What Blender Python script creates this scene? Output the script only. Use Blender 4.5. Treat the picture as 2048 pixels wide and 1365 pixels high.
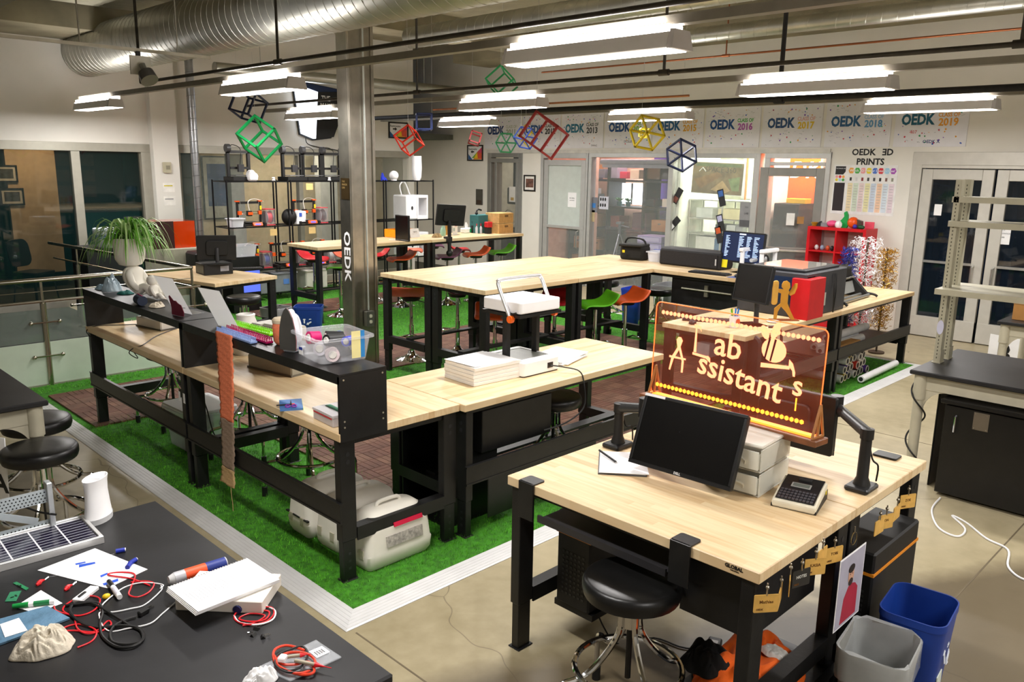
import bpy, bmesh, math, random
import numpy as np
from mathutils import Matrix, Vector, Euler
random.seed(7)
for o in list(bpy.data.objects): bpy.data.objects.remove(o)
SC=bpy.context.scene; COL=SC.collection
# ---------------------------------------------------------------- camera
F=1628.6; CAMH=2.12
CM=Matrix(((0.7078232,-0.7062236,0.0153130),(0.1388505,0.1603546,0.9772446),(0.6926087,0.6895902,-0.2115622)))
cam=bpy.data.cameras.new('camera'); camo=bpy.data.objects.new('camera',cam); COL.objects.link(camo)
cam.sensor_fit='HORIZONTAL'; cam.sensor_width=36; cam.lens=F*36/2048; cam.clip_end=80; cam.clip_start=.05
R3=Matrix((CM[0],CM[1],-CM[2])).transposed()
camo.matrix_world=Matrix.Translation((0,0,CAMH))@R3.to_4x4()
SC.camera=camo
# ---------------------------------------------------------------- world, exposure
W=bpy.data.worlds.new('world'); SC.world=W; W.use_nodes=True
W.node_tree.nodes['Background'].inputs[0].default_value=(.055,.075,.12,1); W.node_tree.nodes['Background'].inputs[1].default_value=.35
SC.view_settings.view_transform='Standard'; SC.view_settings.look='None'; SC.view_settings.gamma=1
SC.view_settings.use_curve_mapping=False; SC.view_settings.exposure=0.62
LAMP_DOWN=36.0; LAMP_UP=12.0; ROOM_LAB=15; ROOM_WHITE=50; ROOM_ORANGE=30; ROOM_LEFT=9; ROOM_HALL=14
# ---------------------------------------------------------------- helpers: pixel rays, used to find where things stand
def _ray(px,py):
    c=Vector(((px-1024)/F,-(py-682.5)/F,1)); return CM.transposed()@c
def at(px,py,z):
    d=_ray(px,py); t=(z-CAMH)/d.z; return Vector((d.x*t,d.y*t,z))
def atX(px,py,X):
    d=_ray(px,py); t=X/d.x; return Vector((X,d.y*t,CAMH+d.z*t))
def atY(px,py,Y):
    d=_ray(px,py); t=Y/d.y; return Vector((d.x*t,Y,CAMH+d.z*t))
# ---------------------------------------------------------------- helpers: materials
def lin(h):
    if isinstance(h,str):
        h=h.lstrip('#'); c=[int(h[i:i+2],16)/255 for i in (0,2,4)]
    else: c=h
    return tuple((x/12.92 if x<=.04045 else ((x+.055)/1.055)**2.4) for x in c)+(1,)
_mc={}
def M(col,rough=.5,metal=0,var=.10,scale=9,bump=0,emit=0,alpha=1,trans=0,coat=0,bscale=None,ior=1.45,ecol=None):
    key=(col,rough,metal,var,scale,bump,emit,alpha,trans,coat,bscale,ecol)
    if key in _mc: return _mc[key]
    m=bpy.data.materials.new('mat_%s'%str(col).strip('#')); m.use_nodes=True; nt=m.node_tree; b=nt.nodes['Principled BSDF']
    c=lin(col); N=nt.nodes; L=nt.links
    b.inputs['Roughness'].default_value=rough; b.inputs['Metallic'].default_value=metal; b.inputs['IOR'].default_value=ior
    b.inputs['Coat Weight'].default_value=coat; b.inputs['Transmission Weight'].default_value=trans; b.inputs['Alpha'].default_value=alpha
    if emit:
        b.inputs['Emission Color'].default_value=lin(ecol or col); b.inputs['Emission Strength'].default_value=emit
    b.inputs['Base Color'].default_value=c
    if var or bump:
        tc=N.new('ShaderNodeTexCoord'); nz=N.new('ShaderNodeTexNoise'); nz.inputs['Scale'].default_value=scale; nz.inputs['Detail'].default_value=4
        L.new(tc.outputs['Object'],nz.inputs['Vector'])
        if var:
            rp=N.new('ShaderNodeValToRGB'); e=rp.color_ramp.elements
            e[0].position=.3; e[1].position=.72
            e[0].color=tuple(max(0,x*(1-var)) for x in c[:3])+(1,); e[1].color=tuple(min(1,x*(1+var)) for x in c[:3])+(1,)
            L.new(nz.outputs['Fac'],rp.inputs['Fac']); L.new(rp.outputs['Color'],b.inputs['Base Color'])
        if bump:
            bp=N.new('ShaderNodeBump'); bp.inputs['Strength'].default_value=bump; bp.inputs['Distance'].default_value=.01
            n2=N.new('ShaderNodeTexNoise'); n2.inputs['Scale'].default_value=bscale or scale*4; n2.inputs['Detail'].default_value=3
            L.new(tc.outputs['Object'],n2.inputs['Vector']); L.new(n2.outputs['Fac'],bp.inputs['Height']); L.new(bp.outputs['Normal'],b.inputs['Normal'])
    _mc[key]=m; return m
def math_n(nt,op,a,b=None):
    n=nt.nodes.new('ShaderNodeMath'); n.operation=op
    for i,x in enumerate((a,b)):
        if x is None: continue
        if isinstance(x,(int,float)): n.inputs[i].default_value=x
        else: nt.links.new(x,n.inputs[i])
    return n.outputs[0]
def wood_mat(name,cols,stave=.042,seg=.6,rough=.42):
    m=bpy.data.materials.new(name); m.use_nodes=True; nt=m.node_tree; b=nt.nodes['Principled BSDF']; N=nt.nodes; L=nt.links
    tc=N.new('ShaderNodeTexCoord'); sp=N.new('ShaderNodeSeparateXYZ'); L.new(tc.outputs['Object'],sp.inputs[0])
    st=math_n(nt,'FLOOR',math_n(nt,'DIVIDE',sp.outputs[1],stave))
    w1=N.new('ShaderNodeTexWhiteNoise'); w1.noise_dimensions='1D'; L.new(st,w1.inputs['W'])
    sg=math_n(nt,'FLOOR',math_n(nt,'ADD',math_n(nt,'DIVIDE',sp.outputs[0],seg),math_n(nt,'MULTIPLY',w1.outputs['Value'],9.0)))
    cb=N.new('ShaderNodeCombineXYZ'); L.new(st,cb.inputs[0]); L.new(sg,cb.inputs[1])
    w2=N.new('ShaderNodeTexWhiteNoise'); w2.noise_dimensions='2D'; L.new(cb.outputs[0],w2.inputs['Vector'])
    mp=N.new('ShaderNodeMapping'); mp.inputs['Scale'].default_value=(2.2,38,9); L.new(tc.outputs['Object'],mp.inputs['Vector'])
    nz=N.new('ShaderNodeTexNoise'); nz.inputs['Scale'].default_value=1.6; nz.inputs['Detail'].default_value=5; L.new(mp.outputs[0],nz.inputs['Vector'])
    f=math_n(nt,'ADD',math_n(nt,'ADD',math_n(nt,'MULTIPLY',w2.outputs['Value'],.36),.1),math_n(nt,'MULTIPLY',nz.outputs['Fac'],.62))
    rp=N.new('ShaderNodeValToRGB'); e=rp.color_ramp.elements; e[0].position=.05; e[0].color=lin(cols[0]); e[1].position=1; e[1].color=lin(cols[-1])
    for i,c in enumerate(cols[1:-1]):
        x=e.new(.05+.95*(i+1)/(len(cols)-1)); x.color=lin(c)
    L.new(f,rp.inputs['Fac']); L.new(rp.outputs[0],b.inputs['Base Color']); b.inputs['Roughness'].default_value=rough
    return m
BUTCHER=wood_mat('butcher_block',['#a07c50','#c4a072','#d5b88c','#e1caa2','#ccaa7c'])
PLY=M('#d2a96c',.55,0,.2,14); WALNUT=M('#7a4a2c',.45,0,.3,16)
BLACKM=M('#161616',.42,0,.25,14,.05); BLACKP=M('#141414',.5,0,.2,20); BLACKG=M('#0b0b0c',.18); DARKG=M('#2b2b2d',.45)
CHROME=M('#d9dadc',.07,1,.05); STEEL=M('#b3aea2',.34,1,.22,5,.02); GALV=M('#b9b9b0',.42,.9,.14,3.5,.02); ALU=M('#b9b9b8',.38,.65,.06)
VINYL=M('#0f0f0f',.36,0,.2,10,.05); WHITEP=M('#f1f1f2',.38,0,.03); PAPER=M('#f3f3f4',.8,0,.03); BEIGE=M('#b3ad98',.45,0,.08)
FROST=M('#eef0ee',.35,0,.05,alpha=.45); ORANGE=M('#f2691d',.4); SCREEN=M('#060607',.22)
def paper_thin(col='#f0f0f2'):
    m=bpy.data.materials.new('thin_paper'); m.use_nodes=True; nt=m.node_tree; N=nt.nodes; b=N['Principled BSDF']; b.inputs['Base Color'].default_value=lin(col); b.inputs['Roughness'].default_value=.8
    tr=N.new('ShaderNodeBsdfTranslucent'); tr.inputs[0].default_value=lin(col); mx=N.new('ShaderNodeMixShader'); mx.inputs[0].default_value=.55
    nt.links.new(b.outputs[0],mx.inputs[1]); nt.links.new(tr.outputs[0],mx.inputs[2]); nt.links.new(mx.outputs[0],N['Material Output'].inputs[0]); return m
def glass(col='#dfe8e4',alpha=.12,rough=.03):
    key=('glass',col,alpha,rough)
    if key in _mc: return _mc[key]
    m=bpy.data.materials.new('glass'); m.use_nodes=True; nt=m.node_tree; N=nt.nodes; b=N['Principled BSDF']
    b.inputs['Base Color'].default_value=lin(col); b.inputs['Roughness'].default_value=rough; b.inputs['Alpha'].default_value=alpha
    gl=N.new('ShaderNodeBsdfGlossy'); gl.inputs['Roughness'].default_value=rough
    fr=N.new('ShaderNodeFresnel'); fr.inputs['IOR'].default_value=1.5; mx=N.new('ShaderNodeMixShader')
    ge=N.new('ShaderNodeNewGeometry'); nt.links.new(math_n(nt,'MULTIPLY',fr.outputs[0],math_n(nt,'SUBTRACT',1.0,ge.outputs['Backfacing'])),mx.inputs[0]); nt.links.new(b.outputs[0],mx.inputs[1]); nt.links.new(gl.outputs[0],mx.inputs[2])
    nt.links.new(mx.outputs[0],N['Material Output'].inputs[0]); _mc[key]=m; return m
GLASS=glass(); 
# ---------------------------------------------------------------- helpers: meshes
class MB:
    def __init__(s): s.v=[]; s.f=[]
    def add(s,vs,fs,m=None):
        k=len(s.v); s.v+=[tuple((m@Vector(p)) if m else p) for p in vs]; s.f+=[tuple(i+k for i in q) for q in fs]; return s
    def box(s,c,d,rz=0,m=None,rx=0,ry=0):
        x,y,z=d[0]/2,d[1]/2,d[2]/2; T=Matrix.Translation(c)@Euler((rx,ry,rz)).to_matrix().to_4x4()
        if m: T=m@T
        return s.add([(-x,-y,-z),(x,-y,-z),(x,y,-z),(-x,y,-z),(-x,-y,z),(x,-y,z),(x,y,z),(-x,y,z)],[(3,2,1,0),(4,5,6,7),(0,1,5,4),(1,2,6,5),(2,3,7,6),(3,0,4,7)],T)
    def b2(s,a,b):
        return s.box([(a[i]+b[i])/2 for i in range(3)],[abs(a[i]-b[i]) for i in range(3)])
    def cyl(s,a,b,r,n=12,r2=None,cap=True):
        a=Vector(a); b=Vector(b); d=(b-a).normalized(); u=d.orthogonal().normalized(); w=d.cross(u); r2=r if r2 is None else r2
        vs=[]
        for p,q in ((a,r),(b,r2)):
            for i in range(n):
                t=2*math.pi*i/n; vs.append(p+(u*math.cos(t)+w*math.sin(t))*q)
        fs=[(i,(i+1)%n,n+(i+1)%n,n+i) for i in range(n)]
        if cap: fs+=[tuple(range(n-1,-1,-1)),tuple(range(n,2*n))]
        return s.add(vs,fs)
    def tube(s,pts,r,n=8,closed=False):
        P=[Vector(p) for p in pts]; k=len(P); vs=[]; u=None
        for i,p in enumerate(P):
            if closed: d=(P[(i+1)%k]-P[i-1])
            else: d=(P[min(i+1,k-1)]-P[max(i-1,0)])
            d.normalize()
            if u is None: u=d.orthogonal().normalized()
            else:
                u=u-d*u.dot(d); u=u.normalized() if u.length>1e-6 else d.orthogonal().normalized()
            w=d.cross(u); rr=r[i] if isinstance(r,(list,tuple)) else r
            for j in range(n):
                t=2*math.pi*j/n; vs.append(p+(u*math.cos(t)+w*math.sin(t))*rr)
        fs=[]
        for i in range(k if closed else k-1):
            a=i*n; b=((i+1)%k)*n
            fs+=[(a+j,a+(j+1)%n,b+(j+1)%n,b+j) for j in range(n)]
        if not closed: fs+=[tuple(range(n-1,-1,-1)),tuple(range((k-1)*n,k*n))]
        return s.add(vs,fs)
    def lathe(s,prof,n=20,c=(0,0,0)):
        vs=[]; k=len(prof)
        for r,z in prof:
            for i in range(n):
                t=2*math.pi*i/n; vs.append((c[0]+r*math.cos(t),c[1]+r*math.sin(t),c[2]+z))
        fs=[]
        for a in range(k-1):
            fs+=[(a*n+i,a*n+(i+1)%n,(a+1)*n+(i+1)%n,(a+1)*n+i) for i in range(n)]
        if prof[0][0]>1e-5: fs.append(tuple(range(n-1,-1,-1)))
        if prof[-1][0]>1e-5: fs.append(tuple(range((k-1)*n,k*n)))
        return s.add(vs,fs)
    def prism(s,poly,z0,z1,m=None):
        n=len(poly); A=sum(poly[i][0]*poly[(i+1)%n][1]-poly[(i+1)%n][0]*poly[i][1] for i in range(n))
        if A<0: poly=poly[::-1]
        vs=[(x,y,z0) for x,y in poly]+[(x,y,z1) for x,y in poly]
        fs=[tuple(range(n-1,-1,-1)),tuple(range(n,2*n))]+[(i,(i+1)%n,n+(i+1)%n,n+i) for i in range(n)]
        return s.add(vs,fs,m)
    def ball(s,c,r,n=12,k=8,m=None):
        if not isinstance(r,(tuple,list)): r=(r,r,r)
        vs=[]; 
        for j in range(k+1):
            p=math.pi*j/k
            for i in range(n):
                t=2*math.pi*i/n; vs.append((c[0]+r[0]*math.sin(p)*math.cos(t),c[1]+r[1]*math.sin(p)*math.sin(t),c[2]-r[2]*math.cos(p)))
        fs=[(j*n+i,j*n+(i+1)%n,(j+1)*n+(i+1)%n,(j+1)*n+i) for j in range(k) for i in range(n)]
        return s.add(vs,fs,m)
    def quad(s,a,b,c,d): return s.add([a,b,c,d],[(0,1,2,3)])
    def mesh(s,name,mat,smooth=False):
        me=bpy.data.meshes.new(name); me.from_pydata([tuple(p) for p in s.v],[],s.f); me.materials.append(mat)
        if smooth:
            me.polygons.foreach_set('use_smooth',[True]*len(me.polygons)); me.set_sharp_from_angle(angle=math.radians(40))
        me.update(); return me
    def build(s,name,mat,parent=None,smooth=False,bev=0,loc=None,seg=1):
        o=bpy.data.objects.new(name,s.mesh(name,mat,smooth)); COL.objects.link(o)
        if parent: o.parent=parent
        if loc is not None: o.location=loc
        if bev:
            b=o.modifiers.new('bevel','BEVEL'); b.width=bev; b.segments=seg; b.limit_method='ANGLE'; b.angle_limit=math.radians(40)
        return o
def tag(o,label=None,cat=None,group=None,kind=None):
    if label: o['label']=label
    if cat: o['category']=cat
    if group: o['group']=group
    if kind: o['kind']=kind
    return o
def T(name,label,cat,loc=(0,0,0),rz=0,group=None,rot=None):
    o=bpy.data.objects.new(name,None); COL.objects.link(o); o.empty_display_size=.05
    if rot is not None: o.matrix_world=Matrix.Translation(loc)@rot.to_4x4()
    else: o.location=loc; o.rotation_euler=(0,0,rz)
    return tag(o,label,cat,group)
def st(name,mb,mat,parent=None,smooth=False,bev=0):
    o=mb.build(name,mat,parent,smooth,bev)
    if not parent: o['kind']='structure'
    return o
def dup(root,loc=None,rz=None,label=None,group=None,swap=None):
    def cp(o,par):
        c=o.copy(); COL.objects.link(c); c.parent=par
        if swap and c.type=='MESH' and c.data.materials and c.data.materials[0] in swap:
            c.data=c.data.copy(); c.data.materials[0]=swap[c.data.materials[0]]
        for ch in o.children: cp(ch,c)
        return c
    r=cp(root,None)
    if loc is not None: r.location=loc
    if rz is not None: r.rotation_euler=(0,0,rz)
    if label: r['label']=label
    if group: r['group']=group
    return r
WB=Matrix(((0,0,-1),(-1,0,0),(0,1,0)))      # local x right, y up, z out of the back wall (faces -X)
WL=Matrix(((1,0,0),(0,0,-1),(0,1,0)))       # the same for the left wall (faces -Y)
def txt(s,size,mat,parent,loc=(0,0,0),rot=None,align='CENTER',bold=0,shear=0,name='lettering',ext=.0006,sx=1):
    cu=bpy.data.curves.new('t','FONT'); cu.body=s; cu.size=size; cu.align_x=align; cu.align_y='CENTER'; cu.extrude=ext; cu.offset=bold*size; cu.shear=shear; cu.resolution_u=2
    to=bpy.data.objects.new('t',cu); me=bpy.data.meshes.new_from_object(to)
    bpy.data.objects.remove(to); bpy.data.curves.remove(cu)
    me.name=name; me.materials.clear(); me.materials.append(mat)
    o=bpy.data.objects.new(name,me); COL.objects.link(o); o.parent=parent
    o.location=loc
    if rot is not None: o.rotation_euler=rot
    o.scale=(sx,1,1); return o
def arc(c,r,a0,a1,n,ax='xz'):
    out=[]
    for i in range(n+1):
        t=math.radians(a0+(a1-a0)*i/n); u,v=r*math.cos(t),r*math.sin(t)
        out.append({'xy':(c[0]+u,c[1]+v,c[2]),'xz':(c[0]+u,c[1],c[2]+v),'yz':(c[0],c[1]+u,c[2]+v)}[ax])
    return out
def smooth_pts(P,k=6):
    P=[Vector(p) for p in P]; out=[]
    for i in range(len(P)-1):
        p0,p1,p2,p3=P[max(i-1,0)],P[i],P[i+1],P[min(i+2,len(P)-1)]
        for j in range(k):
            t=j/k; out.append(.5*((2*p1)+(p2-p0)*t+(2*p0-5*p1+4*p2-p3)*t*t+(3*p1-p0-3*p2+p3)*t**3))
    return out+[P[-1]]
def rrect(w,h,r,n=4):
    out=[]
    for cx,cy,a in ((w/2-r,h/2-r,0),(-w/2+r,h/2-r,90),(-w/2+r,-h/2+r,180),(w/2-r,-h/2+r,270)):
        for i in range(n+1):
            t=math.radians(a+90*i/n); out.append((cx+r*math.cos(t),cy+r*math.sin(t)))
    return out
# ================================================================ THE SETTING
XB=11.24; YL=12.8; CZ=4.3
# ---- floor
def floor_mat():
    m=bpy.data.materials.new('concrete_floor'); m.use_nodes=True; nt=m.node_tree; b=nt.nodes['Principled BSDF']; N=nt.nodes; L=nt.links
    tc=N.new('ShaderNodeTexCoord'); n1=N.new('ShaderNodeTexNoise'); n1.inputs['Scale'].default_value=.55; n1.inputs['Detail'].default_value=7; n1.inputs['Roughness'].default_value=.62
    n2=N.new('ShaderNodeTexNoise'); n2.inputs['Scale'].default_value=9; n2.inputs['Detail'].default_value=6
    L.new(tc.outputs['Object'],n1.inputs['Vector']); L.new(tc.outputs['Object'],n2.inputs['Vector'])
    r=N.new('ShaderNodeValToRGB'); e=r.color_ramp.elements; e[0].position=.33; e[0].color=lin('#948868'); e[1].position=.66; e[1].color=lin('#bdb090')
    k=e.new(.5); k.color=lin('#aca081')
    f=math_n(nt,'ADD',math_n(nt,'MULTIPLY',n1.outputs['Fac'],.72),math_n(nt,'MULTIPLY',n2.outputs['Fac'],.28)); L.new(f,r.inputs['Fac'])
    # the worn darker slab by the doors-side aisle: a stain with its own edge
    sp=N.new('ShaderNodeSeparateXYZ'); L.new(tc.outputs['Object'],sp.inputs[0])
    w=math_n(nt,'ADD',math_n(nt,'ADD',sp.outputs[0],math_n(nt,'MULTIPLY',sp.outputs[1],2.2)),math_n(nt,'MULTIPLY',n1.outputs['Fac'],1.1))
    ms=N.new('ShaderNodeMapRange'); ms.inputs[1].default_value=7.75; ms.inputs[2].default_value=7.35; L.new(w,ms.inputs[0])
    mx=N.new('ShaderNodeMix'); mx.data_type='RGBA'; L.new(math_n(nt,'MULTIPLY',ms.outputs[0],.85),mx.inputs[0]); L.new(r.outputs[0],mx.inputs[6]); mx.inputs[7].default_value=lin('#5c503d')
    # hairline cracks
    vo=N.new('ShaderNodeTexVoronoi'); vo.feature='DISTANCE_TO_EDGE'; vo.inputs['Scale'].default_value=.42
    dv=N.new('ShaderNodeVectorMath'); dv.operation='ADD'; sc=N.new('ShaderNodeVectorMath'); sc.operation='SCALE'; sc.inputs['Scale'].default_value=.5
    n3=N.new('ShaderNodeTexNoise'); n3.inputs['Scale'].default_value=1.6; L.new(tc.outputs['Object'],n3.inputs['Vector']); L.new(n3.outputs['Color'],sc.inputs[0]); L.new(tc.outputs['Object'],dv.inputs[0]); L.new(sc.outputs[0],dv.inputs[1]); L.new(dv.outputs[0],vo.inputs['Vector'])
    cr=math_n(nt,'LESS_THAN',vo.outputs['Distance'],.0011); m2=N.new('ShaderNodeMix'); m2.data_type='RGBA'; L.new(math_n(nt,'MULTIPLY',cr,.5),m2.inputs[0]); L.new(mx.outputs[2],m2.inputs[6]); m2.inputs[7].default_value=lin('#5a4f3e')
    L.new(m2.outputs[2],b.inputs['Base Color']); b.inputs['Roughness'].default_value=.42
    bp=N.new('ShaderNodeBump'); bp.inputs['Strength'].default_value=.06; L.new(n2.outputs['Fac'],bp.inputs['Height']); L.new(bp.outputs[0],b.inputs['Normal'])
    return m
st('floor',MB().b2((-3,-3.4,-.12),(XB+.1,YL,0)),floor_mat())
for k,(a,b) in enumerate((((1.9,-3.4,-.002),(1.908,2.88,.0012)),((-3,1.05,-.002),(XB,1.058,.0012)),((6.7,-3.4,-.002),(6.708,2.88,.0012)))):
    st('trim_%d'%(20+k),MB().b2(a,b),M('#6b604b',.8))
# ---- raised turf platform with brick-look deck tiles
PX0,PX1,PY0,PY1=1.99,9.37,3.03,8.32
ZG=.016
TURFB=M('#3c7f1a',.9,0,.45,30,.3)
PLAT=st('floor_platform',MB().b2((PX0,PY0,0),(PX1,PY1,ZG)).b2((3.75,PY1,0),(PX1,12.3,ZG)),TURFB)
def brick(x,y):
    if 6.86<y<8.06 and x<8.2: return True
    if 3.72<y<4.92 and 3.05<x<8.2: return True
    if 3.72<y<8.06 and (3.05<x<4.25 or 7.3<x<8.2): return True
    if 10.16<y<11.06 and 5.3<x<8.2: return True
    return False
def tile_mesh(flip):
    mb=MB(); h=.15
    for qx in (0,1):
        for qy in (0,1):
            o=(qx+qy+flip)%2; cx,cy=(qx-.5)*h,(qy-.5)*h
            for k in range(3):
                d=(k-1)*.0495
                if o: mb.box((cx,cy+d,.009),(.146,.0455,.018))
                else: mb.box((cx+d,cy,.009),(.0455,.146,.018))
    return mb.mesh('deck_tile',TILEM[flip])
TILEM=[M('#664436',.75,0,.3,6,.2),M('#70503f',.75,0,.3,7,.2)]
tm=[tile_mesh(0),tile_mesh(1)]
spots=[(2.0+.3*i+.15+(.05 if True else 0),3.72+.3*j+.15) for i in range(24) for j in range(26)]
spots=[(x,y) for x,y in spots if brick(x,y)]
def d2(p): return p[0]**2+p[1]**2
spots.sort(key=d2); rest=spots[300:]; spots=spots[:300]
for k,(x,y) in enumerate(spots):
    o=bpy.data.objects.new('deck_tile',tm[(int(x/.3)+int(y/.3))%2]); COL.objects.link(o); o.parent=PLAT; o.location=(x,y,ZG-.004)
mb=MB()
for x,y in rest:
    for s in range(6): mb.box((x,y+(s-2.5)*.05,ZG+.005),(.294,.0455,.018))
if rest: tag(mb.build('deck_tile',TILEM[0],PLAT),kind='stuff')
# turf blades
def grass():
    rng=np.random.default_rng(3); pts=[]
    def region(x0,x1,y0,y1,den):
        n=int((x1-x0)*(y1-y0)*den); p=np.stack([rng.uniform(x0,x1,n),rng.uniform(y0,y1,n)],1)
        keep=np.array([not brick(a,b) for a,b in p]); return p[keep]
    pts=[region(PX0,4.2,PY0,6.9,5200),region(4.2,PX1,PY0,6.9,2600),region(PX0,PX1,6.9,PY1,2200),region(3.75,PX1,PY1,12.3,1100)]
    p=np.concatenate(pts); n=len(p); a=rng.uniform(0,6.283,n); h=rng.uniform(.010,.024,n); w=rng.uniform(.0012,.0022,n)*np.where(p[:,1]>6.9,1.7,1.0)
    le=rng.uniform(.003,.014,n); b=rng.uniform(0,6.283,n)
    V=np.zeros((n,3,3)); V[:,0,0]=p[:,0]+np.cos(a)*w; V[:,0,1]=p[:,1]+np.sin(a)*w; V[:,1,0]=p[:,0]-np.cos(a)*w; V[:,1,1]=p[:,1]-np.sin(a)*w
    V[:,2,0]=p[:,0]+np.cos(b)*le; V[:,2,1]=p[:,1]+np.sin(b)*le; V[:,:2,2]=ZG-.001; V[:,2,2]=ZG+h
    me=bpy.data.meshes.new('turf_blades'); me.vertices.add(3*n); me.vertices.foreach_set('co',V.reshape(-1)); me.loops.add(3*n); me.loops.foreach_set('vertex_index',np.arange(3*n,dtype=np.int32))
    me.polygons.add(n); me.polygons.foreach_set('loop_start',np.arange(0,3*n,3,dtype=np.int32)); me.update(calc_edges=True); me.validate()
    me.materials.append(M('#66b82c',.6,0,.4,26)); o=bpy.data.objects.new('turf_blades',me); COL.objects.link(o); o.parent=PLAT
    tag(o,kind='stuff')
grass()
# grooved aluminium edge ramps
def ramp(a,b,nx,ny,name,miter0=0,miter1=0):
    a=Vector(a); b=Vector(b); d=(b-a).normalized(); n=Vector((nx,ny,0)); prof=[(.0,.022)]
    for k in range(5):
        u0=.012+k*.02; prof+=[(u0,.022-u0*.12),(u0+.012,.022-(u0+.012)*.12),(u0+.0135,.0205-(u0+.0135)*.12),(u0+.0185,.0205-(u0+.0185)*.12)]
    prof+=[(.118,.004),(.118,0),(0,0)]
    vs=[]
    for p,mi in ((a,miter0),(b,miter1)):
        for u,z in prof: vs.append(p+n*u+d*(u*mi)+Vector((0,0,z)))
    k=len(prof); fs=[(i,(i+1)%k,k+(i+1)%k,k+i) for i in range(k)]+[tuple(range(k-1,-1,-1)),tuple(range(k,2*k))]
    return st(name,MB().add(vs,fs),M('#dcdcdb',.45,.1,.05))
ramp((PX0,PY0,0),(PX0,PY1,0),-1,0,'trim_1',-1,0); ramp((PX0,PY0,0),(PX1,PY0,0),0,-1,'trim_2',-1,1); ramp((PX1,PY0,0),(PX1,12.3,0),1,0,'trim_3',-1,0)
st('floor_stair_dark',MB().b2((-3,8.45,0),(3.7,YL,.006)),M('#23251f',.95,0,.3,40))  # darkness of the stair opening put into the colour of a flat sheet
# ---- walls
WALLP=M('#e4e1d8',.75,0,.04,2,.03); WALLG=M('#a9a698',.8,0,.04,2)
st('wall_back',MB().b2((XB,11.93,0),(XB+.15,15.4,CZ)).b2((XB,10.5,0),(XB+.15,10.98,2.36)).b2((XB,3.95,0),(XB+.15,5.03,2.36)).b2((XB,-3.4,2.36),(XB+.15,11.93,CZ)).b2((XB,-3.4,0),(XB+.15,1.6,2.36)),WALLP)
st('wall_left',MB().b2((-3,YL,2.34),(10.08,YL+.18,CZ)).b2((5.04,YL-.14,0),(5.42,YL-.0005,CZ)).b2((5.04,YL,0),(5.42,YL+.18,2.34)).b2((9.95,YL,0),(10.08,YL+.18,2.339)),WALLP)
st('wall_rear',MB().b2((-3.15,-3.4,0),(-3,YL,CZ)),WALLP); st('wall_right',MB().b2((-3,-3.55,0),(XB,-3.4,CZ)),WALLP)
CONC=M('#8f876f',.85,0,.25,2.2,.2)
st('ceiling',MB().b2((-3.2,-3.6,CZ),(XB+.2,15.4,CZ+.2)),CONC)
for k,(a,b) in enumerate((((10.3,-3.4,3.93),(XB,11.9,CZ)),((-3,2.6,3.98),(10.4,3.0,CZ)),((-3,9.9,3.98),(10.4,10.4,CZ)),((-3,11.6,3.72),(5.9,YL,CZ)))):
    st('trim_%d'%(30+k),MB().b2(a,b),CONC)
st('trim_34',MB().b2((3.1,10.5,4.0),(4.9,11.5,CZ)),M('#a9a48f',.8))
# ---- structural column
pc=st('wall_column',MB().b2((4.69,6.98,0),(5.0,7.17,CZ)).b2((4.695,6.965,0),(4.73,6.979,CZ)).b2((4.96,6.965,0),(4.995,6.979,CZ)),STEEL,bev=.006)
def on_face(o,label,cat): return tag(o,label,cat)
cl=T('column_lettering','white vertical vinyl letters OEDK on the steel column','lettering',(4.687,7.06,1.18),rot=WB)
txt('OEDK',.15,WHITEP,cl,(0,0,0),(0,0,-math.pi/2),bold=.02,sx=1.25)
pq=T('plaque','small dark brass plaque with engraved lines on the steel column','plaque',(4.688,7.06,1.86),rot=WB)
MB().prism(rrect(.14,.21,.004),0,.006).build('plate',M('#4a3b22',.35,.7),pq)
for k,s in enumerate(('THE','MAKER','LAB')): txt(s,.028,M('#b59a63',.4,.6),pq,(-.05,.07-.03*k,.0065),align='LEFT')
co=T('conduit','thin metal conduit with outlet box on the steel column','conduit',(4.86,6.965,0))
MB().tube([(0,-.012,.62),(0,-.012,CZ)],.009).build('pipe',M('#c9cfca',.4,.6),co)
MB().prism(rrect(.1,.16,.008),0,.05,Matrix.Translation((.0,0,.53))@WL.to_4x4()).build('outlet_box',M('#8d8d85',.4,.8),co)
for s in (-1,1): MB().prism(rrect(.034,.034,.012),.05,.054,Matrix.Translation((0,0,.53+.03*s))@WL.to_4x4()).build('socket',M('#d8d5c0',.5),co)
# ---- storefront frames, doors and rooms behind the back wall
FR=M('#b9b9b6',.42,.35,.05)
def yb(px): return atX(px,430,XB)[1]
def bars(name,rects,mat=FR,x0=XB-.02,x1=XB+.12,parent=None):
    mb=MB()
    for k,(y0,y1,z0,z1) in enumerate(rects): mb.b2((x0-.0013*k,y0,z0),(x1+.0011*k,y1,z1))
    return st(name,mb,mat,parent,bev=.004)
def ring(y0,y1,z0,z1,w): 
    a,b=min(y0,y1),max(y0,y1); return [(a,a+w,z0,z1),(b-w,b,z0,z1),(a+w,b-w,z1-w,z1),(a+w,b-w,z0,z0+w)]
def pane(y0,y1,z0,z1,mat=GLASS,x=XB+.05,parent=None,name='pane'):
    return MB().b2((x,y0,z0),(x+.008,y1,z1)).build(name,mat,parent)
# narrow framed door to the kitchenette
d1=bars('door_1',ring(10.98,11.93,0,2.36,.10)+[(11.0,11.9,2.16,2.24)]+[(11.66,11.72,0,2.2),(11.08,11.14,0,2.2)],M('#8f8f8b',.45,.4,.05))
pane(11.1,11.7,.05,2.16,glass('#d8e2dc',.06),parent=d1)
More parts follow.
